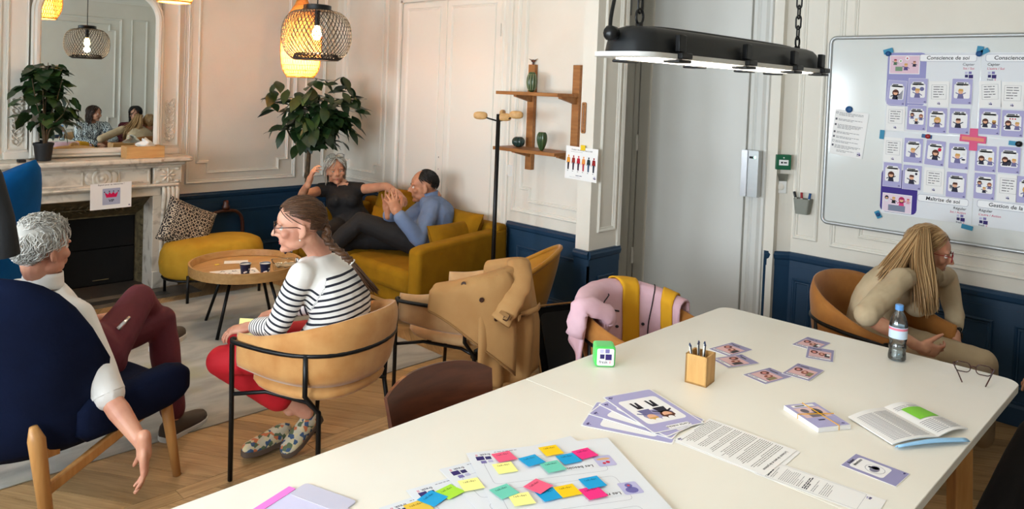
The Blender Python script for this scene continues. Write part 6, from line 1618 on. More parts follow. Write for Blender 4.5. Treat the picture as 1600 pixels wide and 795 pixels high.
# ------------------------------------------------------------------ coats
def drape(root, name, ch, m, u0, u1, inner, outer, hem, waves, hi, nu=40, nv=26, th=0.006, seed=1, off=0.03, amp=1.0):
    """cloth hung over the back of a tub chair: from inside (v=0), over the rim, down the outside to the hem (v=1)"""
    Mx = mw(ch); inv = mw(root).inverted()
    def f(u, v):
        uu = u0 + (u1 - u0) * u; top = rim_top(uu, hi); p = rim_path(uu); d = V((p.x, p.y, 0)).normalized()
        if p.y > 0: d = V((p.x, p.y * 0.1, 0)).normalized()
        base = shell_pt(uu, 1.0, 0, hi); ho = outer + hem(u) 
        s = v * (inner + 0.10 + ho)
        if s < inner: q = base + V((0, 0, 0.03 - (inner - s))) - d * (0.052 + 0.014 * noise.noise(V((u * 5, s * 5, seed))))
        elif s < inner + 0.10: a = (s - inner) / 0.10 * pi; q = base - d * (0.046 if cos(a) > 0 else 0.040) * cos(a) + V((0, 0, 0.028 + 0.022 * sin(a)))
        else:
            t = s - inner - 0.10; k = min(1, t / 0.30)
            w = amp * k * (0.020 * sin(waves * u * 6.28 + seed) + 0.012 * sin(waves * 2.3 * u * 6.28 + 1 + t * 2))
            q = base + V((0, 0, 0.028 - t)) + d * (0.010 + off + w + 0.03 * k)
        return inv @ (Mx @ q)
    b = MB(); b.slab(f, nu, nv, th); return b.build(name, m, root, smooth=True), f
tr = empty('trench_coat', (2.73, 2.80, 0), 'beige trench coat with brown buttons hung over the back of a chair', 'coat')
TM, TD = M['trench'], M['trench_dark']
_, cf = drape(tr, 'coat_back', CH2, TM, 0.34, 0.80, 0.10, 0.48, lambda u: 0.13 * sin(pi * min(1, u * 1.4)) - 0.10 * u, 2.6, 0.775, 48, 28, 0.006, 1, 0.03, 1.7)
_, lf = drape(tr, 'lapel_flap', CH2, TM, 0.20, 0.44, 0.08, 0.10, lambda u: 0.40 * u ** 1.3, 0.8, 0.775, 22, 20, 0.006, 3, 0.055, 0.5)
def outward(f, u, v, o):
    e = 0.01; a = f(min(1, u + e), v) - f(max(0, u - e), v); c = f(u, min(1, v + e)) - f(u, max(0, v - e)); n = a.cross(c).normalized()
    w = mw(tr).inverted() @ mw(CH2).translation; q = f(u, v); h = V((q.x - w.x, q.y - w.y, 0))
    return q + (n if n.dot(h) > 0 else -n) * o
for (u, v) in ((0.42, 0.42), (0.62, 0.52), (0.78, 0.64), (0.30, 0.34)):
    c = outward(lf, u, v, 0.006); n = (outward(lf, u, v, 0.02) - c).normalized()
    b = MB(); b.lathe([(0.012, 0), (0.0125, 0.003), (0.009, 0.004), (0.004, 0.0025)], 14, c, frame((0, 0, 0), ortho(n)[0], n).to_3x3()); b.build('button', M['button'], tr, smooth=True)
b = MB(); b.tube([outward(lf, 0.02 + 0.96 * k / 12, 0.985, 0.004) for k in range(13)], 0.006, 6); b.build('hem_edge', TD, tr, smooth=True)
slp = [outward(cf, 0.34, 0.20, 0.015), outward(cf, 0.26, 0.31, 0.04), outward(cf, 0.17, 0.44, 0.045), outward(cf, 0.12, 0.55, 0.04)]
P = spline(slp, 6)
b = MB(); b.tube(P, [0.058 + 0.004 * sin(k * 1.9) for k in range(len(P))], 14, 0.5); sl_ = b.build('sleeve', TM, tr, smooth=True)
b = MB(); b.tube([P[-4], P[-3]], 0.061, 14, 0.54); cs_ = b.build('cuff_strap', TD, sl_, smooth=False, auto=40)
c = P[-3] + (outward(cf, 0.12, 0.55, 0.085) - outward(cf, 0.12, 0.55, 0.04)); 
b = MB(); ua = (P[-1] - P[-4]).normalized(); s1, u1 = ortho(ua)
b.tube([c + s1 * x + ua * y for x, y in rrect(0.034, 0.03, 0.004, 2)], 0.003, 5, closed=True); b.build('buckle', M['button'], sl_, smooth=True)
b = MB(); b.slab(lambda u, v: outward(cf, 0.20 + 0.07 * u, 0.56 + 0.22 * v * (1 if abs(u - 0.5) < 0.3 or v < 0.9 else 0.96), 0.035 - 0.01 * v), 4, 8, 0.006); b.build('belt_end', TM, tr, smooth=True)
b = MB(); b.slab(lambda u, v: outward(cf, 0.18 + 0.20 * u, 0.52 + 0.035 * v - 0.02 * u, 0.075 - 0.03 * u), 6, 2, 0.006); b.build('belt_loop', TM, tr, smooth=True)

pj = empty('pink_jacket', (2.91, 2.0, 0), 'pale pink jacket with black print and mustard bands over a chair back', 'jacket')
_, pf = drape(pj, 'jacket_back', CH3, M['pink_jacket'], 0.20, 0.70, 0.33, 0.26, lambda u: 0.06 * sin(6 * u), 2.2, 0.775, 44, 26, 0.012, 5, 0.03, 0.9)
def _jn(u, v):
    e = 0.012; a = pf(min(1, u + e), v) - pf(max(0, u - e), v); c = pf(u, min(1, v + e)) - pf(u, max(0, v - e)); return a.cross(c).normalized()
_w = mw(pj).inverted() @ (mw(CH3) @ V((0, 0, 0.6))); _sg = 1 if _jn(0.4, 0.15).dot(_w - pf(0.4, 0.15)) > 0 else -1
def jack(u, v, o): return pf(u, v) + _jn(u, v) * (_sg * o)
for (ua_, ub_) in ((0.34, 0.48), (0.06, 0.16)):
    b = MB(); b.slab(lambda u, v: jack(ua_ + (ub_ - ua_) * u + 0.04 * (v - 0.5), 0.02 + 0.80 * v, 0.013), 6, 40, 0.006); b.build('mustard_band', M['yellow_strap'], pj, smooth=True)
b = MB(); b.tube([jack(0.24 + 0.02 * sin(k * 0.4), 0.02 + 0.04 * k, 0.010) for k in range(20)], 0.003, 5); b.build('zip', M['print_black'], pj, smooth=True)
b = MB()
b.tube([jack(0.62 + 0.03 * sin(k * 0.9), 0.30 + 0.012 * k, 0.008) for k in range(14)], 0.003, 5)
b.tube([jack(0.78 - 0.012 * k, 0.26 + 0.010 * k, 0.008) for k in range(14)], 0.0022, 5)
b.tube([jack(0.50 + 0.010 * k, 0.30 + 0.004 * k, 0.008) for k in range(8)], 0.004, 5)
b.build('piping', M['print_black'], pj, smooth=True)
for (u, v) in ((0.30, 0.22), (0.30, 0.10), (0.92, 0.34), (0.52, 0.20)):
    b = MB(); b.ell(jack(u, v, 0.012), (0.009, 0.009, 0.007), None, 10, 6); b.build('snap_button', M['print_black'], pj, smooth=True)
b = MB(); P = spline([jack(0.93, 0.36, 0.02), jack(0.97, 0.46, 0.035), jack(0.98, 0.62, 0.035), jack(0.97, 0.80, 0.03)], 6)
b.tube(P, [0.046 + 0.006 * sin(k * 2.1) for k in range(len(P))], 14, 0.5); b.build('sleeve', M['pink_jacket'], pj, smooth=True)

# dark coat on a stand at the left edge of the view
hc = empty('coat_stand', (0.36, 2.72, 0), 'black coat stand at the left edge carrying a dark coat', 'coat stand')
b = MB(); b.tube([(0, 0, 0), (0, 0, 1.72)], 0.016, 12); b.build('pole', M['black_metal'], hc, smooth=True)
b = MB(); b.lathe([(0.0, 0.0), (0.17, 0.0), (0.17, 0.012), (0.03, 0.022), (0.016, 0.06)], 28); b.build('base', M['black_metal'], hc, auto=30)
b = MB(); b.tube([(0, 0, 1.60), (0.05, -0.02, 1.62), (0.10, -0.03, 1.67)], 0.008, 8); b.build('peg', M['black_metal'], hc, smooth=True)
dc = empty('dark_coat', (0.46, 2.70, 0.8), 'dark charcoal coat hanging at the left edge behind the white-haired man', 'coat')
b = MB(); rings = []
for z, w, d in ((1.64, 0.02, 0.02), (1.62, 0.06, 0.05), (1.55, 0.11, 0.07), (1.42, 0.145, 0.085), (1.30, 0.16, 0.09), (1.20, 0.17, 0.095), (1.10, 0.175, 0.10), (1.03, 0.172, 0.10)):
    rings.append([V((0.385 + (w * 0.85 + 0.010 * sin(4 * t + z * 3)) * cos(t), 2.70 + (d + 0.012 * sin(5 * t)) * sin(t), z)) for t in [2 * pi * k / 28 for k in range(28)]])
b.loft(rings); b.build('coat_body', mat('charcoal', (30, 31, 33), 0.9, bump=0.001, scale=60), dc, wld=True, smooth=True)
b = MB(); b.tube([(0.45, 2.64, 1.54), (0.505, 2.62, 1.42), (0.535, 2.61, 1.30), (0.552, 2.605, 1.19)], [0.045, 0.046, 0.044, 0.042], 14, 0.8); b.build('sleeve', M['charcoal'], dc, wld=True, smooth=True)

# ------------------------------------------------------------------ on the mantel
mz = 1.0705
def leafmesh(L, Wd, kind):
    """one leaf along +y, lying in xy, slightly folded and drooping"""
    b = MB()
    prof = {'oval': [0.02, 0.55, 0.92, 1.0, 0.86, 0.5, 0.02], 'grape': [0.55, 1.0, 0.96, 0.72, 0.80, 0.4, 0.02]}[kind]; n = len(prof)
    vs = []
    for i, w in enumerate(prof):
        t = i / (n - 1); y = L * t; z = -0.25 * L * t * t
        vs += [(-w * Wd, y - (0.12 * L if kind == 'grape' and i < 2 else 0), z + 0.10 * Wd * w), (0, y, z), (w * Wd, y - (0.12 * L if kind == 'grape' and i < 2 else 0), z + 0.10 * Wd * w)]
    fs = []
    for i in range(n - 1):
        a = i * 3; fs += [(a, a + 1, a + 4, a + 3), (a + 1, a + 2, a + 5, a + 4)]
    b.add(vs, fs); return b
def leaves(root, kind, sizes, spots, mats):
    """many leaves sharing a few meshes, each an object of its own"""
    pr = []
    for (L, Wd), m in zip(sizes, mats):
        o = leafmesh(L, Wd, kind).build('leaf', m, root, smooth=True); pr.append(o)
    first = set()
    for i, (p, az, tilt, roll, k) in enumerate(spots):
        if k not in first: o = pr[k]; first.add(k)
        else: o = pr[k].copy(); COL.objects.link(o)
        o.location = p; o.rotation_euler = (Matrix.Rotation(az, 4, 'Z') @ Matrix.Rotation(tilt, 4, 'X') @ Matrix.Rotation(roll, 4, 'Y')).to_euler()
gp = empty('potted_plant', (1.548, 6.30, mz), 'leafy green plant in black plastic pot at the left of the mantel', 'plant')
b = MB(); b.lathe([(0.0, 0.002), (0.050, 0.002), (0.064, 0.115), (0.068, 0.115), (0.068, 0.132), (0.060, 0.132), (0.060, 0.115), (0.0, 0.115)], 28); b.build('pot', M['pot_black'], gp, auto=35)
b = MB(); b.lathe([(0.0, 0.116), (0.0595, 0.118)], 20); b.build('soil', M['soil'], gp)
rn = random.Random(11); sp = []
for k, (tx, ty, tz) in enumerate(((0.02, 0.0, 0.62), (-0.09, -0.04, 0.50), (0.10, -0.05, 0.50), (-0.03, -0.08, 0.42), (0.16, -0.03, 0.34))):
    P = spline([(0.004 * k, 0, 0.115), (tx * 0.25, ty * 0.3, 0.115 + tz * 0.35), (tx * 0.7, ty * 0.8, 0.1 + tz * 0.7), (tx, ty, 0.1 + tz)], 5)
    b = MB(); b.tube(P, [0.007 - 0.005 * i / len(P) for i in range(len(P))], 6); b.build('stem', M['bark'], gp, smooth=True)
for i in range(74):
    z = rn.uniform(0.24, 0.70); rr = 0.19 * sqrt(max(0.05, 1 - ((z - 0.44) / 0.29) ** 2)); an = rn.uniform(0, 2 * pi); q = rr * rn.uniform(0.35, 1)
    x, y = q * cos(an) + 0.02, -abs(q * sin(an)) * 0.7 + 0.05
    sp.append(((x, y, z), an - pi / 2 + rn.uniform(-0.5, 0.5), rn.uniform(-0.9, 0.2), rn.uniform(-0.5, 0.5), i % 3))
for x, y, z in ((0.20, -0.02, 0.30), (0.17, -0.05, 0.22), (0.21, 0.0, 0.38), (0.19, -0.04, 0.46), (0.12, -0.06, 0.20)): sp.append(((x, y, z), -pi / 2, -1.1, 0.2, 1))
leaves(gp, 'grape', [(0.105, 0.050), (0.085, 0.042), (0.125, 0.058)], sp, [M['leaf_pale'], M['leaf'], M['leaf']])
sc2 = empty('small_black_box', (1.49, 6.27, mz), 'small flat black box behind the blue chair on the mantel end', 'box')
b = MB(); b.bb((-0.035, -0.03, 0), (0.012, 0.03, 0.018)); b.build('case', M['pot_black'], sc2, bevel=0.002)
sc2.location = (1.415, 6.27, mz)
tb_ = empty('tissue_box', (2.235, 6.27, mz), 'pale wooden tissue box with a white tissue on the mantel', 'tissue box')
b = MB(); b.bb((-0.143, -0.065, 0), (0.143, -0.055, 0.092)); b.bb((-0.143, 0.055, 0), (0.143, 0.065, 0.092)); b.bb((-0.143, -0.055, 0), (-0.133, 0.055, 0.092)); b.bb((0.133, -0.055, 0), (0.143, 0.055, 0.092)); b.bb((-0.133, -0.055, 0.0), (0.133, 0.055, 0.006)); b.bb((-0.133, -0.055, 0.080), (0.133, -0.022, 0.086)); b.bb((-0.133, 0.022, 0.080), (0.133, 0.055, 0.086))
b.build('box', M['box_wood'], tb_)
rn = random.Random(6)
b = MB(); b.slab(lambda u, v: V((0.02 + (u - 0.5) * (0.17 - 0.10 * v) + 0.02 * sin(9 * v + 4 * u), 0.02 * sin(7 * u + 2 * v), 0.07 + 0.085 * v * (0.75 + 0.25 * sin(pi * u)) + 0.008 * sin(11 * u))), 14, 10, 0.0015); b.build('tissue', M['tissue'], tb_, smooth=True)
# poster hung from the mantel edge
def flat(o, label, cat, group=None, kind=None): return tag(o, label, cat, group, kind)
LIL, WHT, BLK, PUR, GRY = (178, 174, 208), (238, 236, 236), (26, 24, 30), (66, 48, 132), (150, 150, 156)
pg = Page(0.292, 0.20); pg.text('Espace pour se ressourcer !', 0, 0.083, 0.0165, BLK, 'CENTER', 0.01)
pg.rect(0.002, -0.005, 0.126, 0.126, (168, 172, 196), 0.004).up()
pg.poly([(-0.034, -0.012), (-0.046, 0.028), (-0.022, 0.012), (-0.012, 0.030), (0.0, 0.014), (0.016, 0.030), (0.026, 0.012), (0.050, 0.030), (0.038, -0.012)], (206, 20, 80))
for x, y in ((-0.047, 0.031), (-0.013, 0.035), (0.017, 0.035), (0.051, 0.033)): pg.disc(x, y, 0.0045, (40, 34, 60))
pg.text('VIP', 0.002, -0.046, 0.028, BLK, 'CENTER', 0.02); pg.logo(0.130, -0.082, 0.014, False)
flat(pg.build('vip_poster', M['paper'], frame((1.973, 6.165, 0.796), (1, -0.02, 0.02), (0, -1, -0.05))), 'white sheet with crimson crown and VIP hung from the mantel', 'poster')
# ------------------------------------------------------------------ rubber tree behind the sofa
rt = empty('rubber_tree', (3.49, 5.94, 0), 'tall rubber tree with dark leaves behind the grey-haired woman', 'plant')
b = MB(); b.lathe([(0.0, 0.0), (0.13, 0.0), (0.16, 0.28), (0.165, 0.30), (0.15, 0.30), (0.0, 0.28)], 28); b.build('pot', M['pot_black'], rt, auto=35)
b = MB(); b.lathe([(0.0, 0.281), (0.148, 0.285)], 20); b.build('soil', M['soil'], rt)
tp = at_y(480, 278, 5.93) - V((3.49, 5.94, 0)); fk = at_y(483, 236, 5.93) - V((3.49, 5.94, 0)); cc = at_y(482, 178, 5.90) - V((3.49, 5.94, 0))
b = MB(); P = spline([(0, 0, 0.28), (tp.x * 0.8, tp.y, 0.6), (tp.x, tp.y, tp.z), (fk.x, fk.y, fk.z)], 6); b.tube(P, [0.024 - 0.006 * i / len(P) for i in range(len(P))], 8); b.ell((tp.x, tp.y, tp.z + 0.02), (0.03, 0.03, 0.04), None, 8, 6); b.build('trunk', M['bark'], rt, smooth=True)
rn = random.Random(21); tips = []
for dx, dy, dz in ((-0.14, -0.05, 0.18), (0.02, 0, 0.24), (0.13, -0.04, 0.17), (0.30, -0.08, 0.30), (-0.30, -0.08, 0.27), (0.06, -0.12, 0.12), (-0.10, -0.02, 0.40), (0.15, 0.0, 0.36)):
    e = fk + V((dx, dy, dz)); b = MB(); P = spline([fk, fk.lerp(e, 0.5) + V((dx * 0.12, 0, -0.02)), e], 5); b.tube(P, [0.012 - 0.007 * i / len(P) for i in range(len(P))], 6); b.build('branch', M['bark'], rt, smooth=True); tips.append(e)
sp = []
for i in range(250):
    u = rn.gauss(0, 0.42); v = rn.gauss(0, 0.42)
    if abs(u) > 1 or abs(v) > 1: u, v = u / 2, v / 2
    p = cc + V((u * 0.40 - 0.0, -0.05 + rn.uniform(-0.30, 0.06), 0.02 + v * 0.30))
    if (p - tips[rn.randrange(8)]).length > 0.6: continue
    an = atan2(p.y - fk.y, p.x - fk.x)
    sp.append((p, an - pi / 2 + rn.uniform(-0.7, 0.7), rn.uniform(-1.1, 0.35), rn.uniform(-0.6, 0.6), i % 3))
for tx, ty, tz in ((0.34, -0.06, 0.26), (0.36, -0.05, 0.14), (0.30, -0.07, 0.34), (-0.36, -0.06, 0.20), (-0.38, -0.06, 0.10), (-0.33, -0.05, 0.28), (0.30, -0.06, 0.03), (-0.24, -0.06, -0.10), (0.16, -0.1, -0.14), (-0.02, -0.1, -0.16)):
    for q in range(3):
        an = rn.uniform(0, 2 * pi); sp.append((cc + V((tx, ty, tz)), an, rn.uniform(-0.8, 0.5), rn.uniform(-0.4, 0.4), q % 3))
leaves(rt, 'oval', [(0.155, 0.042), (0.13, 0.036), (0.18, 0.046)], sp, [M['leaf'], M['leaf'], M['leaf']])
# ------------------------------------------------------------------ paper things
TZ = 0.7402
def tab(x, y, z=TZ): return at_z(x, y, z)
def sheet_frame(tl, tr, bl, dz=0.0):
    """frame of a sheet lying on the table from its top-left, top-right and bottom-left corners"""
    x = (tr - tl).normalized(); c = (tr + bl) / 2; n = V((0, 0, 1))
    return frame(c + n * dz, x, n)
def to_page(F, px, py, z=TZ):
    q = F.inverted() @ tab(px, py, z); return q.x, q.y
def figure(p, x, y, s, hair, cloth, skin_=(226, 172, 140), k=0):
    """a tiny drawn person: body, head, hair and arms"""
    p.poly([(x - 0.30 * s, y - 0.5 * s), (x + 0.30 * s, y - 0.5 * s), (x + 0.20 * s, y), (x - 0.20 * s, y)], cloth)
    p.line(x - 0.18 * s, y - 0.05 * s, x - 0.46 * s, y - 0.22 * s + 0.3 * s * (k % 2), 0.09 * s, cloth); p.line(x + 0.18 * s, y - 0.05 * s, x + 0.46 * s, y - 0.25 * s + 0.35 * s * (k % 3 == 0), 0.09 * s, cloth)
    if k % 2 == 0: p.disc(x, y + 0.22 * s, 0.33 * s, hair, 0.36 * s)
    p.up(); p.disc(x, y + 0.20 * s, 0.22 * s, skin_, 0.25 * s, 12); p.up()
    p.poly([(x - 0.24 * s, y + 0.25 * s), (x + 0.24 * s, y + 0.25 * s), (x + 0.20 * s, y + 0.46 * s), (x - 0.16 * s, y + 0.48 * s)], hair); p.k -= 2
LILC = (170, 166, 206); BRN, YEL, NAV, VIO = (86, 48, 36), (206, 160, 84), (40, 40, 62), (110, 106, 150)

# ---- whiteboard
XB = X_BOARD - 0.022
bl_, tr_ = at_x(1283, 348, XB), at_x(1297, 57, XB)
Y1, Z0b, Z1b = (bl_.y + tr_.y) / 2, bl_.z, tr_.z; Y0 = Y1 - 2.0
wb_ = empty('whiteboard', (X_BOARD, (Y0 + Y1) / 2, Z0b), 'large whiteboard with aluminium frame on the panelled wall', 'whiteboard')
b = MB(); b.bb((XB - 0.004, Y0 + 0.01, Z0b + 0.01), (X_BOARD - 0.002, Y1 - 0.01, Z1b - 0.01)); b.build('panel', M['board_white'], wb_, wld=True)
b = MB(); P = [V((XB - 0.006, (Y0 + Y1) / 2 + x, (Z0b + Z1b) / 2 + y)) for x, y in rrect(Y1 - Y0 - 0.02, Z1b - Z0b - 0.02, 0.035, 5)]
b.tube(P, 0.0125, 8, closed=True); b.build('frame', M['alu'], wb_, wld=True, smooth=True)
XP = XB - 0.0055
def board(px, py, X=XP): return at_x(px, py, X)
def bframe(px, py, rot=0.0, X=XP):
    c = board(px, py, X); return frame(c, (0, -1, 0), (-1, 0, 0)) @ Matrix.Rotation(radians(rot), 4, 'Z')
# four poster sheets
cx = board(1526, 214); pl = board(1381, 214).y; ptop = board(1386, 82).z; pbot = board(1375, 332).z
sheets = []
for nm, (ya, yb, za, zb), lab in (('a', (pl, cx.y, cx.z, ptop), 'upper left poster sheet on whiteboard, headed Conscience de soi'), ('b', (cx.y, cx.y - (pl - cx.y), cx.z, ptop), 'upper right poster sheet on whiteboard, headed Conscience sociale'),
                                  ('c', (pl, cx.y, pbot, cx.z), 'lower left poster sheet on whiteboard, headed Maîtrise de soi'), ('d', (cx.y, cx.y - (pl - cx.y), pbot, cx.z), 'lower right poster sheet on whiteboard, headed Gestion de la relation')):
    w, h = ya - yb - 0.003, zb - za - 0.003; pg = Page(w, h); L_, T_ = -w / 2, h / 2
    F = frame(((XP), (ya + yb) / 2, (za + zb) / 2), (0, -1, 0), (-1, 0, 0))
    up_ = nm in 'ab'; left = nm in 'ac'
    big, sub, red = {'a': ('Conscience de soi', 'Capter', 'Soi / Soi'), 'b': ('Conscience sociale', 'Capter', "L'autre / Soi"), 'c': ('Maîtrise de soi', 'Réguler', 'Soi / Action'), 'd': ('Gestion de la relation', 'Réguler', "L'autre / Action")}[nm]
    fs = 0.030; tw = len(big) * fs * 0.52 + 0.03; yt = board(*{'a': (1485, 93), 'b': (1560, 93), 'c': (1480, 316), 'd': (1560, 324)}[nm]).z - (za + zb) / 2
    xa = (w / 2 - 0.02 - tw / 2) if left else (L_ + 0.02 + tw / 2)
    pg.rect(xa, yt + 0.009, tw, 0.042, (120, 120, 150), 0.012).up(); pg.rect(xa, yt + 0.009, tw - 0.003, 0.039, (240, 240, 242), 0.011).up()
    pg.text(big, xa, yt, fs, BLK, 'CENTER', 0.015, 0.12)
    xt = (w / 2 - 0.03) if left else (L_ + 0.03); al = 'RIGHT' if left else 'LEFT'
    pg.text(sub, xt, yt - 0.034, 0.021, (120, 118, 124) if nm == 'a' else BLK, al, 0.012, 0.1); pg.text(red, xt, yt - 0.056, 0.017, (196, 40, 90), al, 0.01, 0.1)
    pg.logo((w / 2 - 0.055) if left else (L_ + 0.055), board(*{'a': (1513, 118), 'b': (1541, 118), 'c': (1498, 341), 'd': (1530, 345)}[nm]).z - (za + zb) / 2, 0.044)
    pg.k = 1
    if nm == 'a':
        pg.rect(L_ + 0.105, T_ - 0.16, 0.215, 0.32, (150, 148, 196), 0.03).up()
        pg.rect(L_ + 0.093, T_ - 0.072, 0.168, 0.112, WHT).up(); pg.rect(L_ + 0.093, T_ - 0.072, 0.160, 0.104, (222, 190, 204)).up()
        X_, Y_ = L_ + 0.093, T_ - 0.072
        figure(pg, X_ - 0.052, Y_ + 0.016, 0.036, (160, 30, 70), (84, 116, 90), k=1); figure(pg, X_ + 0.008, Y_ - 0.012, 0.042, YEL, (84, 70, 130), k=1); figure(pg, X_ + 0.054, Y_ + 0.006, 0.034, (150, 96, 84), NAV, k=1)
        pg.rect(X_ - 0.03, Y_ - 0.025, 0.040, 0.026, (120, 150, 120)); pg.disc(X_ - 0.022, Y_ + 0.022, 0.010, WHT); pg.disc(X_ + 0.014, Y_ + 0.038, 0.012, WHT); pg.up(); pg.disc(X_ + 0.014, Y_ + 0.038, 0.005, (200, 60, 80)); pg.disc(X_ - 0.022, Y_ + 0.022, 0.005, (130, 160, 80))
    if nm == 'c':
        pg.rect(L_ + 0.10, -T_ + 0.14, 0.205, 0.26, (62, 44, 132), 0.03).up()
        X_, Y_ = L_ + 0.092, -T_ + 0.068
        pg.rect(X_, Y_, 0.165, 0.112, WHT).up(); pg.rect(X_, Y_, 0.157, 0.104, (226, 206, 220)).up()
        figure(pg, X_ - 0.058, Y_ + 0.022, 0.034, NAV, (220, 220, 226), k=0); figure(pg, X_ - 0.018, Y_ + 0.018, 0.04, YEL, (24, 22, 28), k=1); figure(pg, X_ + 0.026, Y_ + 0.012, 0.052, (180, 40, 96), (214, 60, 120), k=0); figure(pg, X_ + 0.062, Y_ + 0.020, 0.032, (200, 80, 110), (214, 150, 170), k=1)
        pg.up(3); pg.rect(X_, Y_ - 0.030, 0.095, 0.036, (126, 134, 156))
    if nm == 'd': pg.rect(w / 2 - 0.06, -T_ + 0.14, 0.16, 0.26, (62, 44, 132), 0.03)
    o = pg.build('poster_sheet', M['paper_grey'], F, 0.0006); flat(o, lab, 'poster', 'poster sheets taped to the whiteboard'); sheets.append(o)
# cards
CARDS = [
 (1401, 145, 'l', -3, 'dark-haired figure beside a grey staircase', 'far left of the top card row'), (1434, 142, 'l', 0, 'figure with thought clouds around the head', 'second in the top card row'), (1467, 147, 'w', 1, None, 'third in the top card row'), (1503, 143, 'l', 0, 'brown-haired figure with raised hands', 'last of the top row, upper left sheet'), (1547, 147, 'w', 4, None, 'slightly tilted, at the left of the upper right sheet'), (1582, 149, 'w', 0, None, 'at the right edge of the upper right sheet'),
 (1399, 185, 'w', 0, None, 'far left of the second card row'), (1432, 184, 'l', 0, 'three small figures', 'second in the second card row'), (1464, 188, 'l', 0, 'long-haired figure under a headset', 'third in the second card row'), (1499, 189, 'l', 0, 'seated figure with folded legs', 'below the raised-hands card'), (1546, 190, 'l', 0, 'fair and dark-skinned figures', 'left of second row, upper right sheet'), (1582, 193, 'l', 0, 'two figures with hearts between them', 'right of the second row, upper right sheet'),
 (1395, 234, 'w', 0, None, 'far left of the third card row'), (1427, 235, 'l', 0, 'figure holding a dark sword', 'second in the third card row'), (1461, 239, 'l', -3, 'figure reaching for a red balloon', 'third in the third card row'), (1498, 244, 'l', 0, 'figure with a shirt and a shoe', 'right of the red balloon card'), (1540, 248, 'l', 0, 'two figures shaking hands', 'left of the third row, lower right sheet'), (1577, 250, 'l', 0, 'two figures around a dark egg', 'right of the third row, lower right sheet'),
 (1394, 273, 'l', 0, 'dark-haired figure with open arms', 'far left of the bottom card row'), (1425, 277, 'l', 0, 'figure pointing at a small emblem', 'second in the bottom card row'), (1459, 282, 'w', 0, None, 'third in the bottom card row'), (1494, 289, 'l', 0, 'figure beside a grey building', 'last of the bottom row, lower left sheet'), (1538, 291, 'l', 0, 'three figures close together', 'left of the bottom row, lower right sheet'), (1575, 294, 'w', 0, None, 'right of the bottom row, lower right sheet'), (1606, 297, 'l', 0, 'figure cut by the picture edge', 'at the right picture edge, bottom row')]
CW, CHh = 0.105, 0.148
for i, (px, py, kind, rot, what, where) in enumerate(CARDS):
    pg = Page(CW, CHh); rn = random.Random(i)
    if kind == 'l':
        pg.rect(0, 0, CW - 0.003, CHh - 0.003, LILC, 0.004).up(); pg.rect(0, 0.002, CW * 0.76, CHh * 0.56, WHT, 0.008).rect(0, CHh * 0.30, CW * 0.58, CHh * 0.13, WHT, 0.003).up()
        pg.lines(-CW * 0.24, CHh * 0.325, CW * 0.48, 1 + i % 2, 0.011, 0.006, BLK, i)
        h1, c1 = ((BRN, NAV), (YEL, VIO))[(i % 7) in (1, 3, 6)]
        if '23'[0] and what and what.startswith('three'):
            for q, (x, y) in enumerate(((-0.024, 0.010), (0.0, -0.020), (0.024, 0.004))): figure(pg, x, y, 0.034, (BRN, YEL, (150, 90, 70))[q], (VIO, NAV, VIO)[q], k=q); 
        elif what and (what.startswith('two') or what.startswith('fair')):
            figure(pg, -0.020, -0.010, 0.046, BRN, NAV, k=0); figure(pg, 0.022, -0.012, 0.044, YEL, VIO, (120, 76, 56) if 'dark-skinned' in what else (226, 172, 140), k=1)
            if 'egg' in what: pg.disc(0.0, -0.015, 0.010, (60, 54, 66), 0.018)
            if 'hearts' in what:
                for q in (-0.012, 0, 0.012): pg.disc(q, 0.025, 0.004, (206, 60, 80))
        else:
            figure(pg, -0.006 + 0.004 * (i % 3), -0.012, 0.056, h1, c1, k=i)
            if 'balloon' in what: pg.disc(0.022, 0.022, 0.0095, (206, 20, 60), 0.011); pg.line(0.022, 0.012, 0.016, -0.02, 0.001, (120, 110, 120))
            elif 'sword' in what: pg.line(0.008, 0.0, 0.030, 0.030, 0.004, (40, 34, 40))
            elif 'staircase' in what: pg.poly([(0.034, 0.02), (0.034, -0.036), (-0.004, -0.036), (0.010, -0.016), (0.02, 0.0)], (150, 150, 160))
            elif 'building' in what: pg.rect(-0.026, -0.012, 0.016, 0.022, (150, 152, 160))
            elif 'headset' in what: pg.line(-0.034, 0.022, -0.004, 0.022, 0.006, (90, 90, 100))
            elif 'shoe' in what: pg.rect(0.024, 0.012, 0.014, 0.012, (226, 224, 220)); pg.disc(0.024, -0.018, 0.010, NAV, 0.005)
            elif 'clouds' in what: pg.disc(-0.022, 0.012, 0.012, VIO); pg.disc(0.022, 0.012, 0.012, VIO)
            elif 'emblem' in what: pg.disc(0.022, 0.022, 0.007, NAV)
        pg.k = 2; pg.logo(CW * 0.38, -CHh * 0.42, 0.011, False)
        lab = 'lilac card, %s, %s' % (what, where); m = M['paper']
    else:
        pg.box(0, 0.012, CW * 0.74, CHh * 0.56, 0.0012, GRY); pg.lines(-CW * 0.28, 0.042, CW * 0.56, 5, 0.0145, 0.0045, (110, 108, 112), i); pg.logo(0, -CHh * 0.37, 0.016, False)
        lab = 'white text card with grey frame, %s' % where; m = M['paper']
    o = pg.build('card', m, bframe(px, py, rot, XP - 0.004), 0.0012); flat(o, lab, 'card', 'cards stuck on the whiteboard posters')
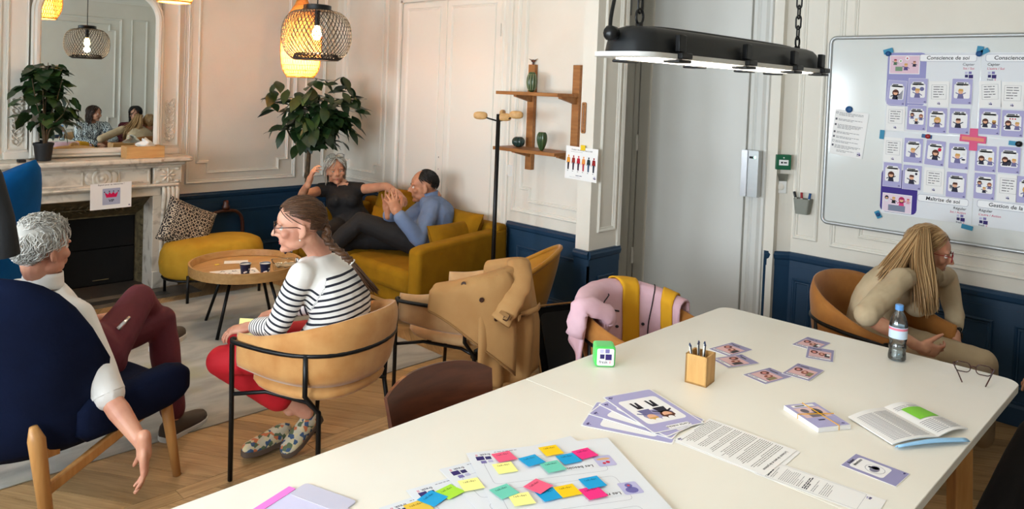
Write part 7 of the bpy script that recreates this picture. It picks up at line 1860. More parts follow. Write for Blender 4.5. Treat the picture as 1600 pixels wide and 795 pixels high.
# tape and magnets
def tape(px, py, w, h, rot, m, label, nm='tape_strip', cat='tape', X=XP - 0.0065):
    o = MB().prism(rrect(w, h, 0.002, 2), 0.0008).build(nm, M[m], None); o.matrix_world = bframe(px, py, rot, X); return tag(o, label, cat, 'tape on the whiteboard')
for a in ((1388, 80, 0.055, 0.030, 16, 'tape_blue', 'blue tape strip at the top left corner of the posters'), (1531, 79, 0.032, 0.050, -8, 'tape_blue', 'upright blue tape strip at the top middle of the posters'), (1539, 80, 0.040, 0.026, 30, 'tape_blue', 'tilted blue tape strip at the top middle of the posters'),
          (1378, 210, 0.026, 0.055, -3, 'tape_blue', 'blue tape strip on the left edge of the posters'), (1372, 335, 0.030, 0.046, 30, 'tape_blue', 'tilted blue tape strip at the bottom left of the posters'), (1511, 355, 0.058, 0.026, -8, 'tape_blue', 'blue tape strip under the bottom middle of the posters'),
          (1586, 224, 0.060, 0.024, -3, 'tape_blue', 'blue tape strip on the seam at the right'), (1521, 218, 0.040, 0.125, 0, 'tape_pink', 'upright pink tape strip in the middle of the posters'), (1448, 213, 0.055, 0.022, -6, 'tape_dark', 'dark blue tape strip on the seam of left posters')): tape(*a)
tape(1520, 217, 0.13, 0.040, -3, 'tape_pink', 'level pink tape strip crossing the middle of the posters', X=XP - 0.0078)
tape(1520, 217, 0.11, 0.020, -3, 'tape_orange', 'orange tape strip lying on the pink cross', X=XP - 0.009)
def magnet(px, py, r, m, label, X=XP - 0.001):
    o = MB().lathe([(r, 0), (r, 0.006), (r * 0.7, 0.010), (0.0, 0.011)], 20).build('magnet', M[m], None, smooth=True); o.matrix_world = bframe(px, py, 0, X); return tag(o, label, 'magnet', 'round magnets on the whiteboard')
magnet(1327, 171, 0.021, 'tape_dark', 'blue round magnet holding the text sheet on the board', XP - 0.0015)
magnet(1450, 213, 0.014, 'red_frame', 'red round magnet on the dark tape of the seam', XP - 0.0075); magnet(1592, 225, 0.016, 'black_metal', 'black round magnet at the right end of the seam', XP - 0.0075); magnet(1388, 84, 0.015, 'tape_dark', 'dark magnet under the top left blue tape', XP - 0.0075); magnet(1530, 84, 0.016, 'tape_dark', 'dark magnet under the top middle blue tape', XP - 0.0075); magnet(1372, 335, 0.012, 'tape_dark', 'dark magnet on the bottom left blue tape', XP - 0.0075)
pg = Page(0.205, 0.285)
for i, (n, y) in enumerate(((3, 0.125), (2, 0.085), (4, 0.050), (2, 0.004), (2, -0.026), (2, -0.054), (3, -0.082))):
    pg.lines(-0.075, y, 0.16, n, 0.0075, 0.0032, (130, 128, 132), i + 40); pg.rect(-0.088, y - 0.002, 0.012, 0.013, (90, 88, 96) if i not in (0, 5) else (60, 58, 64))
    if i in (0, 5): pg.up(); pg.rect(-0.088, y - 0.002, 0.008, 0.009, WHT); pg.k -= 1
pg.lines(-0.06, -0.112, 0.11, 2, 0.008, 0.003, (130, 128, 132), 77); pg.logo(0.078, -0.118, 0.022)
o = pg.build('text_sheet', M['paper'], bframe(1326, 209, -5.5, XP - 0.002), 0.0006); flat(o, 'white sheet with icons and text held by a blue magnet', 'sheet')
# pen holder
ph = at_x(1255, 322, X_BOARD - 0.04); ph_ = empty('pen_holder', (X_BOARD - 0.045, ph.y, ph.z - 0.05), 'grey mesh pen holder with board markers on the wall left of whiteboard', 'pen holder')
b = MB()
R0 = [(x, y) for x, y in rrect(0.075, 0.055, 0.008, 3)]
b.loft([[V((y, x, z)) * 1.0 for x, y in [(px_ * s, py_ * s) for px_, py_ in R0]] for z, s in ((0, 1.0), (0.10, 1.35))], caps=False)
o = b.build('basket', M['mesh_grey'], ph_); so = o.modifiers.new('t', 'SOLIDIFY'); so.thickness = 0.002
b = MB(); b.prism([(y, x) for x, y in R0], 0.002); b.build('bottom', M['mesh_grey'], ph_)
for i, (m, y, l, ti, lab) in enumerate((('black_metal', 0.024, 'black', -0.3, 'black board marker leaning left in the mesh holder'), ('red_frame', 0.006, 'red', -0.05, 'red board marker upright in the mesh holder'), ('tape_dark', -0.026, 'blue', 0.14, 'blue board marker at the right of the mesh holder'))):
    t = empty('board_marker', (X_BOARD - 0.045, ph.y + y, ph.z - 0.046), lab, 'marker', 'board markers in the pen holder'); d = V((0, -ti * 0.12 * -1, 0.135)) ; d = V((0, -ti * 0.13, 0.135))
    b = MB(); b.tube([(0, 0, 0), d * 0.72], 0.0075, 10); b.build('barrel', M['cup_white'], t, smooth=False, auto=40); b = MB(); b.tube([d * 0.72, d], 0.0085, 10); b.build('cap', M[m], t, auto=40)

# ---- poster with six figures on the partition
pg = Page(0.262, 0.212); pg.text('Couleur de besoins tous à midi', 0, 0.082, 0.0135, BLK, 'CENTER', 0.01); pg.lines(-0.09, 0.072, 0.18, 1, 0.01, 0.002, GRY, 3); pg.lines(-0.04, -0.080, 0.09, 1, 0.01, 0.004, (90, 90, 110), 5); pg.lines(-0.09, -0.092, 0.15, 1, 0.01, 0.0015, GRY, 6); pg.logo(0.112, -0.080, 0.020, False)
for i, (c1, c2) in enumerate((((232, 160, 60), (40, 30, 40)), ((150, 50, 40), (60, 40, 60)), ((190, 30, 50), (60, 26, 50)), ((240, 150, 70), (180, 50, 60)), ((40, 50, 52), (60, 80, 110)), ((150, 30, 30), (40, 40, 60)))):
    x = -0.106 + i * 0.0415
    pg.disc(x, 0.042, 0.0055, c1, 0.007); pg.poly([(x - 0.012, 0.0), (x + 0.012, 0.0), (x + 0.009, 0.034), (x - 0.009, 0.034)], c1); pg.line(x - 0.010, 0.030, x - 0.0135, -0.006, 0.004, c1); pg.line(x + 0.010, 0.030, x + 0.0135, -0.006, 0.004, c1)
    pg.poly([(x - 0.006, -0.046), (x + 0.006, -0.046), (x + 0.008, 0.002), (x - 0.008, 0.002)], c2); pg.lines(x - 0.008, -0.054, 0.018, 1, 0.01, 0.003, BLK, i)
p0 = at_x(908, 256, 3.757)
o = pg.build('figures_poster', M['paper'], frame(p0, (0, -1, -0.02), (-1, 0, 0.0)), 0.0008); flat(o, 'white poster with a row of six coloured body figures on the partition', 'poster')
o = MB().prism(rrect(0.038, 0.034, 0.002, 2), 0.0008).build('sticky_note', ink((232, 196, 40)), None); o.matrix_world = frame(at_x(911, 231, 3.7555), (0, -1, 0), (-1, 0, 0)); tag(o, 'yellow tape tab holding the six-figure poster', 'tape')

# ---- on the meeting table
def a3(bl, br, label, dz, logo=True):
    x = (br - bl).normalized(); up = V((0, 0, 1)).cross(x); W_, H_ = 0.42, 0.594
    F = frame(br - x * W_ / 2 + up * H_ / 2 + V((0, 0, dz)), x, (0, 0, 1)); pg = Page(W_, H_)
    return pg, F
LB = 'worksheets fanned on the meeting table'
_x0 = tab(942, 688); _xd = (tab(728, 712) - _x0).normalized(); _up = V((0, 0, 1)).cross(_xd)
F0 = frame(_x0 + _xd * 0.21 + _up * 0.297, _xd, (0, 0, 1))
WS = {k: to_page(F0, *p) for k, p in dict(logo=(749, 722), ic1=(937, 725), ic2=(977, 768), t1=(919, 732), t2=(962, 775), fa=(752, 742), fb=(960, 704), fc=(768, 772), fd=(1000, 742)).items()}
def worksheet(bl, br, label, dz, full=False):
    pg, F = a3(bl, br, label, dz); w, h = 0.42, 0.594
    pg.logo(WS['logo'][0], WS['logo'][1], 0.044); pg.lines(w / 2 - 0.14, -h / 2 + 0.012, 0.12, 1, 0.01, 0.0025, (110, 108, 124), 4)
    y1, y2 = WS['ic1'][1], WS['ic2'][1]; dy = y2 - y1
    for q in range(4):
        P = rrect(0.315, dy * 0.80, 0.014, 3, 0.02, y1 + dy * (q - 0.06))
        for i in range(len(P)): pg.line(*P[i], *P[(i + 1) % len(P)], 0.0009, (150, 150, 160))
    for q, (ic, tx, t) in enumerate((('ic1', 't1', 'Les besoins'), ('ic2', 't2', 'Les ressentis'))):
        X_, Y_ = WS[ic]; pg.up(2); pg.rect(X_, Y_, 0.052, 0.056, (184, 180, 214), 0.006).up()
        if q == 0: pg.disc(X_, Y_ - 0.010, 0.020, (214, 170, 120), 0.006); pg.disc(X_ - 0.006, Y_ + 0.008, 0.006, (200, 30, 60)); pg.disc(X_ + 0.006, Y_ + 0.012, 0.005, (200, 30, 60))
        else: pg.disc(X_, Y_ + 0.009, 0.017, (110, 104, 166), 0.014); pg.disc(X_, Y_ - 0.012, 0.010, (110, 104, 166)); pg.up(); pg.disc(X_, Y_ - 0.012, 0.004, (206, 70, 90)); pg.k -= 1
        pg.rect(WS[tx][0] + 0.045, WS[tx][1] + 0.004, 0.10, 0.018, (224, 226, 230)).up(); pg.text(t, WS[tx][0], WS[tx][1] - 0.003, 0.0175, BLK, 'LEFT', 0.015, 0.1); pg.k -= 4
    o = pg.build('worksheet', M['paper_grey'], F, 0.0005); flat(o, label, 'worksheet', LB); return F
worksheet(tab(672, 768), tab(592, 794), 'lowest worksheet of the fan, at the bottom edge of the picture', 0.0008)
F3 = worksheet(tab(722, 742), tab(634, 768), 'third worksheet of the fan, carrying a blue note', 0.0030)
F2 = worksheet(tab(780, 712), tab(686, 736), 'second worksheet of the fan, under the top one', 0.0052)
F1 = worksheet(tab(942, 688), tab(728, 712), 'top worksheet headed Les besoins, covered with coloured notes', 0.0074)
NOTES = [(788, 714, 'pink', 8, (240, 96, 130), 'coral pink note nearest the logo, upper row of the top worksheet'), (789, 731, 'y', 4, (252, 244, 150), 'pale yellow note over the coral one on the top worksheet'), (831, 720, 'b', 14, (20, 160, 216), 'blue note left in the upper row of the top worksheet'), (861, 704, 'o', 6, (250, 204, 20), 'golden yellow note at the edge of the top worksheet'), (864, 729, 't', 8, (112, 204, 180), 'mint green note in the upper row of the top worksheet'), (889, 717, 'b', 8, (20, 160, 216), 'blue note with writing right of the mint note'), (914, 709, 'p', 12, (240, 44, 130), 'magenta note right of the upper blue notes'),
  (788, 768, 't', 20, (112, 204, 180), 'mint green note left in the lower row of the top worksheet'), (815, 780, 'y', 2, (252, 244, 150), 'pale yellow note below the lower mint note'), (841, 760, 'pink', 34, (240, 96, 130), 'coral pink note turned as a diamond in the lower row'), (858, 773, 'b', 10, (20, 160, 216), 'blue note beside the diamond-turned coral note'), (887, 767, 'o', 6, (250, 204, 20), 'golden yellow note in the lower row of the top worksheet'), (926, 754, 'b', 6, (20, 160, 216), 'blue note at the right of the lower row'), (927, 770, 'p', 8, (240, 44, 130), 'magenta note below the right-hand blue note'),
  (736, 757, 'y', 6, (252, 244, 150), 'pale yellow note on the second worksheet'), (703, 769, 'g', 30, (170, 222, 60), 'lime green note on the third worksheet'), (676, 779, 'b', 40, (20, 160, 216), 'blue note on the third worksheet'), (654, 793, 'y', 20, (230, 190, 70), 'ochre note at the bottom edge beside the blue one')]
for i, (px, py, k, rot, c, lab) in enumerate(NOTES):
    s = 0.054; z = TZ + 0.0086 + 0.0006 * (i % 5) - (0, 0.0024, 0.0046, 0.0046, 0.0068)[max(0, i - 13)]
    F = frame(tab(px, py, z), F1.to_3x3() @ V((1, 0, 0)), (0, 0, 1)) @ Matrix.Rotation(radians(rot), 4, 'Z')
    b = MB(); rn = random.Random(i); cu = rn.uniform(0.0008, 0.0034)
    b.slab(lambda u, v: V(((u - 0.5) * s, (v - 0.5) * s, cu * v * v + 0.0004)), 3, 5, 0.0004)
    o = b.build('sticky_note', ink(c), None); o.matrix_world = F
    pr = MB(); x = -0.016
    for q in range(7): pr.box((x + q * 0.0052, -0.014 + 0.0012 * (q % 2), 0.0011), (0.0034 if q % 3 else 0.0012, 0.0045 if q % 2 else 0.006, 0.0003))
    w_ = pr.build('handwriting', ink(tuple(int(v * 0.72) for v in c)), o); w_['kind'] = 'stuff'
    tag(o, lab, 'sticky note', 'sticky notes on the worksheets')
# weather cards
def big_card(br, side, lab, dz, draw):
    up = (side - br).normalized(); x = up.cross(V((0, 0, 1))); W_, H_ = 0.19, 0.275
    F = frame(br - x * W_ / 2 + up * H_ / 2 + V((0, 0, dz)), x, (0, 0, 1)); pg = Page(W_, H_)
    pg.rect(0, 0, W_ - 0.008, H_ - 0.008, LILC, 0.008).up(); pg.rect(0, 0.0, W_ * 0.78, H_ * 0.62, WHT, 0.014).rect(-0.01, H_ * 0.44, 0.085, 0.022, WHT, 0.004).up()
    pg.text('Carte météo', -0.01, H_ * 0.44 - 0.006, 0.0165, BLK, 'CENTER', 0.012, 0.1); pg.logo(W_ * 0.39, -H_ * 0.43, 0.016, False)
    if draw:
        pg.disc(0.0, 0.035, 0.055, (150, 146, 186), 0.035); pg.up()
        for q, (x_, h_, c_) in enumerate(((0.030, YEL, (110, 106, 150)), (-0.028, BRN, (36, 34, 50)))):
            pg.poly([(x_ - 0.012, -0.06), (x_ - 0.004, -0.06), (x_ + 0.004, -0.015), (x_ - 0.012, -0.015)], (30, 28, 40)); pg.poly([(x_ + 0.006, -0.062), (x_ + 0.014, -0.062), (x_ + 0.012, -0.015), (x_ + 0.0, -0.015)], (30, 28, 40)); figure(pg, x_, 0.030, 0.075, h_, c_, k=q + 1)
        pg.up(3)
        for q in range(5): pg.disc(-0.05 + 0.024 * q, 0.068, 0.011, WHT)
    o = pg.build('weather_card', M['paper'], F, 0.0009, r=0.006); flat(o, lab, 'card', 'large lilac cards fanned on the table')
big_card(tab(907, 665), tab(1055, 695), 'lowest large lilac card of the fan on the white table', 0.0014, False)
big_card(tab(918, 648), tab(1051, 688), 'third large lilac card from the top of the fan', 0.0034, False)
big_card(tab(934, 634), tab(1046, 687), 'second large lilac card, almost hidden under the top one', 0.0054, False)
big_card(tab(941, 624), tab(1026, 684), 'top large lilac card headed Carte météo with two figures', 0.0076, True)
# photo cards in three overlapping pairs
PH = [(((1144, 535.6), (1176, 547), (1107.5, 545)), 'photo card at the back of the left pair'), (((1150, 551), (1179, 565.6), (1118, 563.5)), 'photo card at the front of the left pair'), (((1192, 571.6), (1232.5, 588), (1166, 586.5)), 'photo card at the left of the middle pair'), (((1245, 570), (1288, 582), (1222, 581.6)), 'photo card at the right of the middle pair'), (((1257, 526), (1297, 536.7), (1238.5, 538)), 'photo card at the back of the far pair'), (((1264.6, 545), (1314.4, 553.4), (1248, 554)), 'photo card at the front of the far pair')]
for i, (c, lab) in enumerate(PH):
    tl, tr2, bl2 = [tab(*q) for q in c]; w, h = 0.100, 0.150; x = (tr2 - tl).normalized(); F = frame((tr2 + bl2) / 2 + V((0, 0, 0.0012 + 0.0012 * (i % 2))), x, (0, 0, 1))
    pg = Page(w, h); pg.rect(0, 0, w - 0.003, h - 0.003, (150, 144, 178), 0.003).up(); pg.rect(0, -0.004, w * 0.80, h * 0.54, (218, 178, 178)).up()
    pg.disc(-0.022, 0.012, 0.014, (92, 44, 40), 0.020); pg.disc(0.006, -0.002, 0.012, (150, 84, 70), 0.020); pg.rect(0.026, -0.010, 0.018, 0.044, (60, 56, 60)); pg.up(); pg.disc(-0.022, 0.010, 0.007, (226, 150, 140), 0.010); pg.disc(0.006, 0.0, 0.005, (232, 190, 170), 0.008)
    if i > 3: pg.rect(0.030, -0.002, 0.012, 0.022, WHT)
    if i in (2, 3): pg.rect(0.027, -0.008, 0.018, 0.036, (140, 126, 90))
    pg.lines(-0.03, 0.052, 0.06, 1, 0.01, 0.006, BLK, i); pg.rect(0, -0.056, 0.080, 0.012, WHT); pg.up(); pg.lines(-0.036, -0.056, 0.07, 1, 0.01, 0.0035, (90, 80, 90), i + 9); pg.logo(-0.040, 0.062, 0.010, False)
    o = pg.build('photo_card', M['paper'], F, 0.0009); flat(o, 'lilac bordered ' + lab + ' on the table', 'card', 'photo cards laid out in pairs')
# deck with rubber band
tl, tr2, bl2 = tab(1227, 640), tab(1267, 636), tab(1284, 675); dk = empty('card_deck', tab(1275, 655, 0.74), 'deck of lilac cards held by a yellow rubber band', 'cards')
F = sheet_frame(tl, tr2, tl + (bl2 - tl), 0); x = (tr2 - tl).normalized(); F = frame((tr2 + bl2) / 2 + V((0, 0, 0.0)), x, (0, 0, 1)); w, h = 0.118, 0.165
b = MB()
for k in range(6): b.prism([(w / 2, h / 2), (-w / 2, h / 2), (-w / 2, -h / 2), (w / 2, -h / 2)], 0.0019, F @ Matrix.Translation((0.0006 * (k % 3), 0.0005 * (k % 2), 0.0004 + k * 0.0022)))
o = b.build('cards', M['paper'], dk, wld=True); o['kind'] = 'stuff'
pg = Page(w, h); pg.rect(0, 0, w - 0.002, h - 0.002, LILC).up(); pg.rect(0, 0.018, w * 0.80, h * 0.42, (222, 190, 190)).rect(0, h * 0.40, w * 0.7, 0.014, WHT).up()
pg.disc(-0.02, 0.03, 0.014, (110, 100, 110)); pg.disc(0.02, 0.022, 0.016, (90, 84, 92), 0.02); pg.rect(0.0, 0.0, 0.05, 0.03, (120, 112, 124)); pg.lines(-0.03, h * 0.40, 0.06, 1, 0.01, 0.006, BLK, 2); pg.lines(-0.02, -0.035, 0.045, 1, 0.01, 0.007, (60, 50, 80), 8); pg.logo(0.042, -0.068, 0.011, False)
o = pg.build('top_card', M['paper'], F @ Matrix.Translation((0, 0, 0.0146)), 0.0009); mwo = o.matrix_world.copy(); o.parent = dk; o.matrix_local = Matrix.Translation(-dk.location) @ mwo
b = MB(); yb = MATS['yellow_strap']
for (a, c) in (((-w / 2 - 0.001, 0.012), (w / 2 + 0.001, -0.006)), ((0.012, h / 2 + 0.001), (0.016, -h / 2 - 0.001))):
    b.tube([F @ V((a[0], a[1], 0.002)), F @ V((a[0], a[1], 0.016)), F @ V((c[0], c[1], 0.016)), F @ V((c[0], c[1], 0.002))], 0.0014, 5)
b.build('rubber_band', yb, dk, wld=True)
# printed text sheet and the strip sheet
def text_page(w, h, seed, title):
    pg = Page(w, h); rn = random.Random(seed)
    pg.text(title, 0, h / 2 - 0.020, 0.0115, BLK, 'CENTER', 0.02) if title else None
    y = h / 2 - 0.036; k = 0
    while y > -h / 2 + 0.02:
        n = rn.randint(3, 7); x0 = -w / 2 + 0.012
        pg.lines(x0, y, w - 0.024, n, 0.0062, 0.0022, (120, 116, 112), seed + k); y -= n * 0.0062 + 0.005; k += 1
    return pg
tl, tr2, bl2 = tab(1238, 690), tab(1170, 742), tab(1130, 657)
F = sheet_frame(tl, tr2, bl2, 0.0026); pg = text_page(0.207, 0.275, 3, 'Le besoin de sens et de justesse'); pg.logo(0.088, -0.128, 0.014, False)
Fb = F @ Matrix.Translation((0.004, 0.008, -0.0014)) @ Matrix.Rotation(radians(1.5), 4, 'Z')
o = Page(0.21, 0.285).build('blank_sheet', M['paper'], Fb, 0.0006); flat(o, 'blank sheet under the densely printed sheet on the table', 'sheet')
o = pg.build('printed_sheet', M['paper'], F, 0.0006); flat(o, 'densely printed white sheet with bold heading beside the fanned cards', 'sheet')
tl, tr2, bl2 = tab(1193, 743), tab(1214, 722), tab(1352, 806)
w = max(0.105, (tr2 - tl).length); pg = Page(w, 0.30); pg.box(0, 0.02, w - 0.012, 0.25, 0.0007, GRY)
for k, (y, n, t) in enumerate(((0.130, 3, 0.003), (0.112, 2, 0.0016), (0.092, 9, 0.0014), (0.045, 2, 0.0016), (0.030, 3, 0.003), (0.008, 2, 0.0016), (-0.012, 5, 0.0014))): pg.lines(-w / 2 + 0.014, y, w - 0.03, n, 0.005, t, (60, 58, 66) if t > 0.002 else (130, 128, 130), k)
pg.logo(w / 2 - 0.02, -0.115, 0.014, False)
o = pg.build('strip_sheet', M['paper'], sheet_frame(tl, tl + (tr2 - tl).normalized() * w, bl2 + 0 * tl, 0.0012), 0.0006); flat(o, 'narrow printed sheet at the lower edge right of the printed sheet', 'sheet')
tl, tr2, bl2 = tab(1312, 728), tab(1336, 710), tab(1401, 760); wd = (tr2 - tl).length; hd_ = (bl2 - tl).length
pg = Page(wd, hd_); pg.rect(0, 0, wd - 0.003, hd_ - 0.003, (150, 146, 186)).up(); pg.rect(0, 0.012, wd * 0.72, hd_ * 0.62, WHT, 0.010).up(); pg.disc(0, 0, 0.026, (176, 174, 180)).up(); pg.disc(0, 0, 0.024, WHT).up(); pg.disc(-0.003, 0, 0.018, (130, 128, 150), 0.012); pg.disc(0.008, 0.002, 0.011, (90, 88, 116)); pg.disc(0.002, 0.014, 0.005, NAV)
pg.text('Robot', -0.022, 0.058, 0.013, BLK, 'LEFT', 0.02); pg.text('émotions', -0.022, 0.044, 0.013, BLK, 'LEFT', 0.02); pg.logo(wd * 0.38, -hd_ * 0.42, 0.010, False)
o = pg.build('lilac_card', M['paper'], sheet_frame(tl, tr2, bl2, 0.0014), 0.0009); flat(o, 'lilac card with white window and round grey emblem near the table edge', 'card')
# booklet
bk = empty('booklet', tab(1420, 665, 0.74), 'open booklet with a green highlighted block and a curled blue page', 'booklet')
A, Bp, Cp, D = tab(1325, 654), tab(1381, 640), tab(1466, 686), tab(1394, 697); E2, Fp = tab(1426, 633), tab(1512, 673)
def pag(a, b_, c, d, lift, side):
    def f(u, v):
        p = a.lerp(b_, u).lerp(d.lerp(c, u), v); e = (u if side == 'l' else 1 - u)
        return p + V((0, 0, 0.003 + lift * sin(pi * min(1, e * 0.9 + 0.1)) * 0.8 + 0.004 * e))
    return f
fl, fr_ = pag(A, Bp, Cp, D, 0.010, 'l'), pag(Bp, E2, Fp, Cp, 0.014, 'r')
for nm, f in (('left_page', fl), ('right_page', fr_)):
    b = MB(); b.slab(f, 10, 8, 0.003); o = b.build(nm, M['paper'], bk, wld=True, smooth=False, auto=30)
    b = MB()
    def q4(f, u0, u1, v0, v1, dz=0.0022): return [f(u, v) + V((0, 0, dz)) for u, v in ((u0, v0), (u1, v0), (u1, v1), (u0, v1))]
    for k in range(22):
        v = 0.12 + 0.038 * k
        if nm == 'right_page' and 0.22 < v < 0.60: continue
        for (u0, u1) in ((0.10, 0.50), (0.54, 0.90)):
            n_ = 3
            for s in range(n_): b.add(q4(f, u0 + (u1 - u0) * s / n_, u0 + (u1 - u0) * (s + 0.95) / n_, v, v + 0.012), [(0, 1, 2, 3)])
    t = b.build('printed_text', ink((150, 148, 156)), o, wld=False); t.parent = o
    for vtx in t.data.vertices: vtx.co = vtx.co - bk.location
    t['kind'] = 'stuff'
b = MB()
for i in range(6):
    for j in range(3): b.add([fr_(0.22 + 0.66 * (i + a) / 6, 0.20 + 0.36 * (j + c) / 3) + V((0, 0, 0.0030)) for a, c in ((0, 0), (1, 0), (1, 1), (0, 1))], [(0, 1, 2, 3)])
b.build('green_block', ink((128, 200, 60)), bk, wld=True)
b = MB()
b.slab(lambda u, v: D.lerp(Cp, u * 1.3) + V((0.012 * u, -0.012 * u, 0)) + (Cp - Bp).normalized() * (0.010 + 0.035 * v * (0.4 + 0.6 * u)) + V((0, 0, 0.002 + 0.018 * sin(pi * min(1, v * 0.8)) * (0.5 + 0.5 * sin(pi * u)))), 12, 8, 0.0012)
b.build('blue_page', ink((150, 196, 232)), bk, wld=True, smooth=True)
# pen cup
cp = tab(1093, 596); pc2 = empty('pen_cup', (cp.x, cp.y, 0.74), 'square bamboo pen cup on the white table', 'pen cup', None, radians(8)); s = 0.039
b = MB(); b.bb((-s, -s, 0), (s, s, 0.006)); b.bb((-s, -s, 0), (-s + 0.006, s, 0.103)); b.bb((s - 0.006, -s, 0), (s, s, 0.103)); b.bb((-s, -s, 0), (s, -s + 0.006, 0.103)); b.bb((-s, s - 0.006, 0), (s, s, 0.103)); b.build('cup', M['bamboo'], pc2)
rn = random.Random(9)
for i, (x, y, lab) in enumerate(((-0.026, 0.018, 'white pen at the left corner of the bamboo cup'), (-0.018, 0.024, 'second white pen from the left in the bamboo cup'), (0.014, -0.006, 'white pen leaning right at the front of the bamboo cup'), (0.022, 0.004, 'white pen furthest right in the bamboo cup'), (0.010, 0.012, 'middle white pen in the bamboo cup'), (0.018, 0.018, 'white pen at the rear of the bamboo cup'))):
    pn = empty('pen', (cp.x + x * 0.6, cp.y + y * 0.6, 0.747), lab, 'pen', 'white pens in the bamboo cup'); d = V((x * 0.7 + rn.uniform(-0.006, 0.006), y * 0.7, 0.128))
    b = MB(); b.tube([(0, 0, 0), d * 0.93], 0.0042, 8); b.build('barrel', M['cup_white'], pn); b = MB(); b.tube([d * 0.93, d * 0.97, d], [0.0042, 0.003, 0.0012], 8); b.build('tip', M['cup_navy'], pn, smooth=True); b = MB(); b.tube([d * 0.55 + V((-0.004, -0.003, 0)), d * 0.93 + V((-0.004, -0.003, 0))], 0.0022, 5); b.build('clip', M['black_metal'], pn)
# green die
gq = tab(943, 568); gd = empty('foam_die', (gq.x, gq.y, 0.74), 'green foam die with logo on the long side of the white table', 'die', None, 0); rz = radians(-44)
R = Matrix.Rotation(rz, 3, 'Z'); s = 0.038
b = MB(); b.ell((0, 0, s), (s, s, s), R, 24, 16, 9); b.build('cube', M['cube_green'], gd, smooth=True)
for az in (0, 180):
    pg = Page(0.062, 0.062); pg.logo(0, 0.006, 0.046); Fq = frame(V((gq.x, gq.y, 0.74 + s)) + Matrix.Rotation(rz + radians(az), 3, 'Z') @ V((0, -s - 0.0006, 0)), Matrix.Rotation(rz + radians(az), 3, 'Z') @ V((1, 0, 0)), Matrix.Rotation(rz + radians(az), 3, 'Z') @ V((0, -1, 0)))
    o = pg.build('face_label', M['paper'], Matrix.Translation(-gd.location) @ Fq, 0.0006, r=0.006); mm_ = o.matrix_world.copy(); o.parent = gd; o.matrix_local = mm_
# bottle
bq = tab(1401, 562); bo = empty('water_bottle', (bq.x, bq.y, 0.74), 'clear plastic water bottle with blue cap by the blonde woman', 'bottle')
prof = [(0.0, 0.004), (0.022, 0.002), (0.031, 0.006), (0.032, 0.02), (0.0295, 0.04), (0.032, 0.055), (0.0295, 0.072), (0.0325, 0.09), (0.0325, 0.135), (0.031, 0.15), (0.024, 0.172), (0.015, 0.19), (0.0125, 0.195), (0.0125, 0.205)]
P = spline([V((r_, z, 0)) for r_, z in prof], 3); b = MB(); b.lathe([(max(0.0005, p.x), p.y) for p in P], 28, caps=False); b.build('shell', M['clear_plastic'], bo, smooth=True)
b = MB(); b.lathe([(0.0, 0.006), (0.028, 0.006), (0.0285, 0.02), (0.0265, 0.04), (0.028, 0.055), (0.0, 0.056)], 24); b.build('water', M['water_clear'], bo, smooth=True)
b = MB(); b.lathe([(0.0331, 0.090), (0.0331, 0.134)], 28, caps=False); b.build('label', M['bottle_label'], bo, smooth=True)
b = MB(); b.lathe([(0.0334, 0.122), (0.0334, 0.131)], 28, caps=False); b.build('label_band', M['bottle_red'], bo, smooth=True)
b = MB(); b.lathe([(0.0145, 0.197), (0.0150, 0.199), (0.0150, 0.216), (0.0135, 0.218), (0.0, 0.218)], 24); b.build('cap', M['bottle_cap'], bo, auto=35)
# reading glasses
gq = tab(1520, 585); gl = empty('reading_glasses', (gq.x, gq.y, 0.74), 'brown reading glasses standing folded open near the table corner', 'glasses', None, radians(104))
for q in (-1, 1):
    b = MB(); Pp = [V((q * 0.034 + x, 0.004 * 0, 0.023 + y)) for x, y in rrect(0.050, 0.036, 0.015, 5)]; b.tube(Pp, 0.0019, 6, closed=True); b.build('rim', M['tortoise'], gl, smooth=True)
    b = MB(); b.add(Pp, [tuple(range(len(Pp)))]); b.build('lens', M['lens'], gl)
    b = MB(); b.tube([(q * 0.060, 0, 0.034), (q * 0.066, 0.006, 0.034), (q * 0.068 - 0.02 * q, 0.09, 0.022), (q * 0.066 - 0.03 * q, 0.125, 0.004)], 0.0022, 6); b.build('temple', M['tortoise'], gl, smooth=True)
b = MB(); b.tube([(-0.009, 0, 0.028), (0, 0.002, 0.032), (0.009, 0, 0.028)], 0.002, 6); b.build('bridge', M['tortoise'], gl, smooth=True)
# plastic folder at the lower edge
pf_ = empty('plastic_folder', tab(425, 788, 0.74), 'clear folder with pink edge at the bottom of the picture', 'folder')
Q = [tab(*c) for c in ((396, 797), (441, 769), (446, 779), (455, 776), (461, 800))]
A1, B1_ = tab(396, 797), tab(440, 769); x = (B1_ - A1).normalized(); dn = V((x.y, -x.x, 0))
b = MB(); F = frame(A1.lerp(B1_, 0.5) + dn * 0.115 - x * 0.03, x, (0, 0, 1)); b.prism(rrect(0.20, 0.23, 0.006, 3), 0.0025, F); b.build('sleeve', mat('lavender', (206, 204, 232), 0.4), pf_, wld=True)
b = MB(); b.prism(rrect(0.20, 0.022, 0.002, 2), 0.0035, F @ Matrix.Translation((0, 0.104, 0.0004))); b.build('pink_edge', ink((246, 130, 214)), pf_, wld=True)
b = MB(); b.prism(rrect(0.06, 0.16, 0.01, 3), 0.0030, F @ Matrix.Translation((0.105, 0.012, 0))); b.build('inner_sheet', mat('grey_lavender', (196, 194, 212), 0.4), pf_, wld=True)

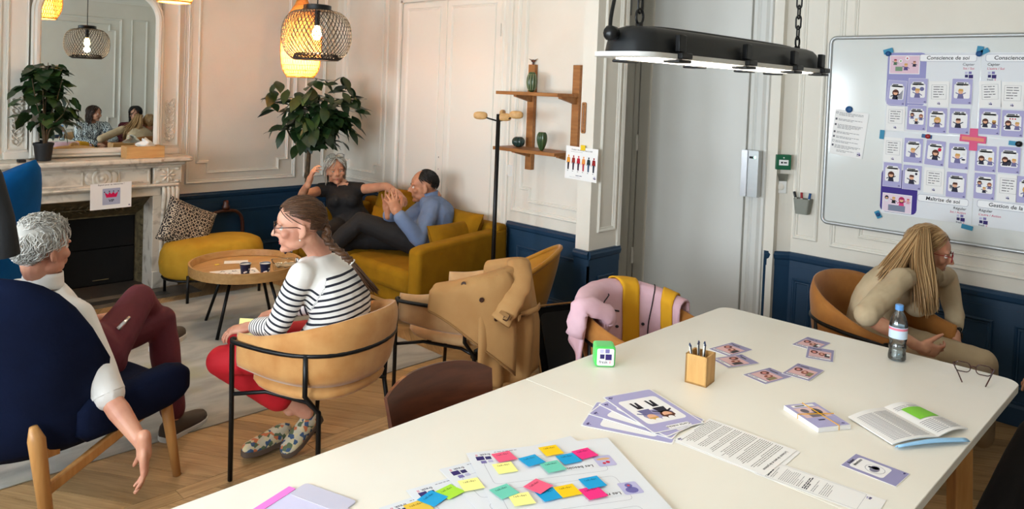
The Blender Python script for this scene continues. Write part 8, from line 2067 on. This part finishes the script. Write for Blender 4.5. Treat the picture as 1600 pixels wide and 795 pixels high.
# ---- on the coffee table
CZ = 0.4172
def cof(x, y, z=CZ): return at_z(x, y, z)
def cup(px, py, label):
    c = cof(px, py); r = empty('paper_cup', (c.x, c.y, CZ), label, 'cup', 'navy paper cups on the coffee table')
    b = MB(); b.lathe([(0.0, 0.001), (0.026, 0.001), (0.0355, 0.082), (0.037, 0.084), (0.0345, 0.085), (0.0335, 0.080), (0.0255, 0.006), (0.0, 0.006)], 24); b.build('wall', M['cup_navy'], r, auto=40)
    b = MB(); b.tube([(0.0362 * cos(2 * pi * k / 24), 0.0362 * sin(2 * pi * k / 24), 0.0845) for k in range(24)], 0.0016, 6, closed=True); b.build('rim', M['cup_white'], r, smooth=True)
    b = MB(); b.lathe([(0.0250, 0.0062), (0.0328, 0.079)], 24, caps=False); b.build('lining', M['cup_white'], r, smooth=True)
    b = MB()
    for an, z, w_ in ((-2.2, 0.03, 0.012), (-1.9, 0.034, 0.016), (-1.2, 0.05, 0.010), (-1.0, 0.03, 0.012)): q = 0.0285 + z * 0.105; b.box((q * cos(an), q * sin(an), z), (0.0016, w_, 0.008), Matrix.Rotation(an, 3, 'Z'))
    b.build('white_print', M['cup_white'], r)
cup(383, 431, 'left navy paper cup on the coffee table tray'); cup(414, 430, 'right navy paper cup beside the clear plastic box'); cup(450, 402, 'navy paper cup at the back of the tray behind the box')
c = cof(446, 424); bx_ = empty('plastic_box', (c.x, c.y, CZ), 'clear plastic food box with paper inside on the tray', 'box', None, radians(-20))
b = MB(); b.loft([[V((x, y, z)) for x, y in rrect(0.15 + z * 0.3, 0.105 + z * 0.3, 0.015, 3)] for z in (0.0, 0.075)], caps=False); b.prism(rrect(0.15, 0.105, 0.015, 3), 0.002); o = b.build('tub', M['clear_plastic'], bx_, auto=40)
b = MB(); b.tube([V((x, y, 0.076)) for x, y in rrect(0.176, 0.131, 0.018, 3)], 0.003, 5, closed=True); b.build('lip', M['clear_plastic'], bx_, smooth=True)
b = MB(); b.slab(lambda u, v: V(((u - 0.5) * 0.13, (v - 0.5) * 0.085, 0.045 + 0.022 * sin(9 * u) * sin(7 * v))), 12, 10, 0.003); b.build('crumpled_paper', mat('kraft', (206, 186, 160), 0.8), bx_, smooth=True)
c1, c2, c3 = cof(326, 424), cof(400, 432), cof(340, 414)
pg = Page(0.30, 0.19); rn = random.Random(31)
for k in range(26): x, y = rn.uniform(-0.13, 0.13), rn.uniform(-0.08, 0.08); pg.poly([(x, y), (x + rn.uniform(0.012, 0.03), y + rn.uniform(-0.012, 0.012)), (x + rn.uniform(0.005, 0.02), y + rn.uniform(0.008, 0.022))], (110, 104, 110) if k % 3 else (40, 38, 44))
o = pg.build('leaflet', M['paper'], frame(cof(368, 426, CZ + 0.002), (1, -0.25, 0), (0, 0, 1)), 0.001); flat(o, 'white leaflet with dark scattered print lying on the tray', 'leaflet')
o = Page(0.16, 0.085).build('white_card', M['paper'], frame(cof(369, 409, CZ + 0.002), (1, -0.5, 0), (0, 0, 1)), 0.001); flat(o, 'blank white card lying at the back of the tray', 'card')
o = Page(0.03, 0.026).build('sticky_note', ink((240, 214, 80)), frame(cof(339, 413, CZ + 0.004), (1, 0, 0.1), (0, 0, 1)), 0.001); flat(o, 'small yellow scrap on the tray edge side of the leaflet', 'sticky note')
b = MB(); o = Page(0.076, 0.076).build('sticky_note', ink((244, 230, 150)), frame(at_d(386, 511, 3.42), CR * 1 + V((0, 0, -0.05)), -CF + V((0, 0, 0.25))), 0.001); flat(o, 'pale yellow note in the hand of the woman in stripes', 'sticky note')
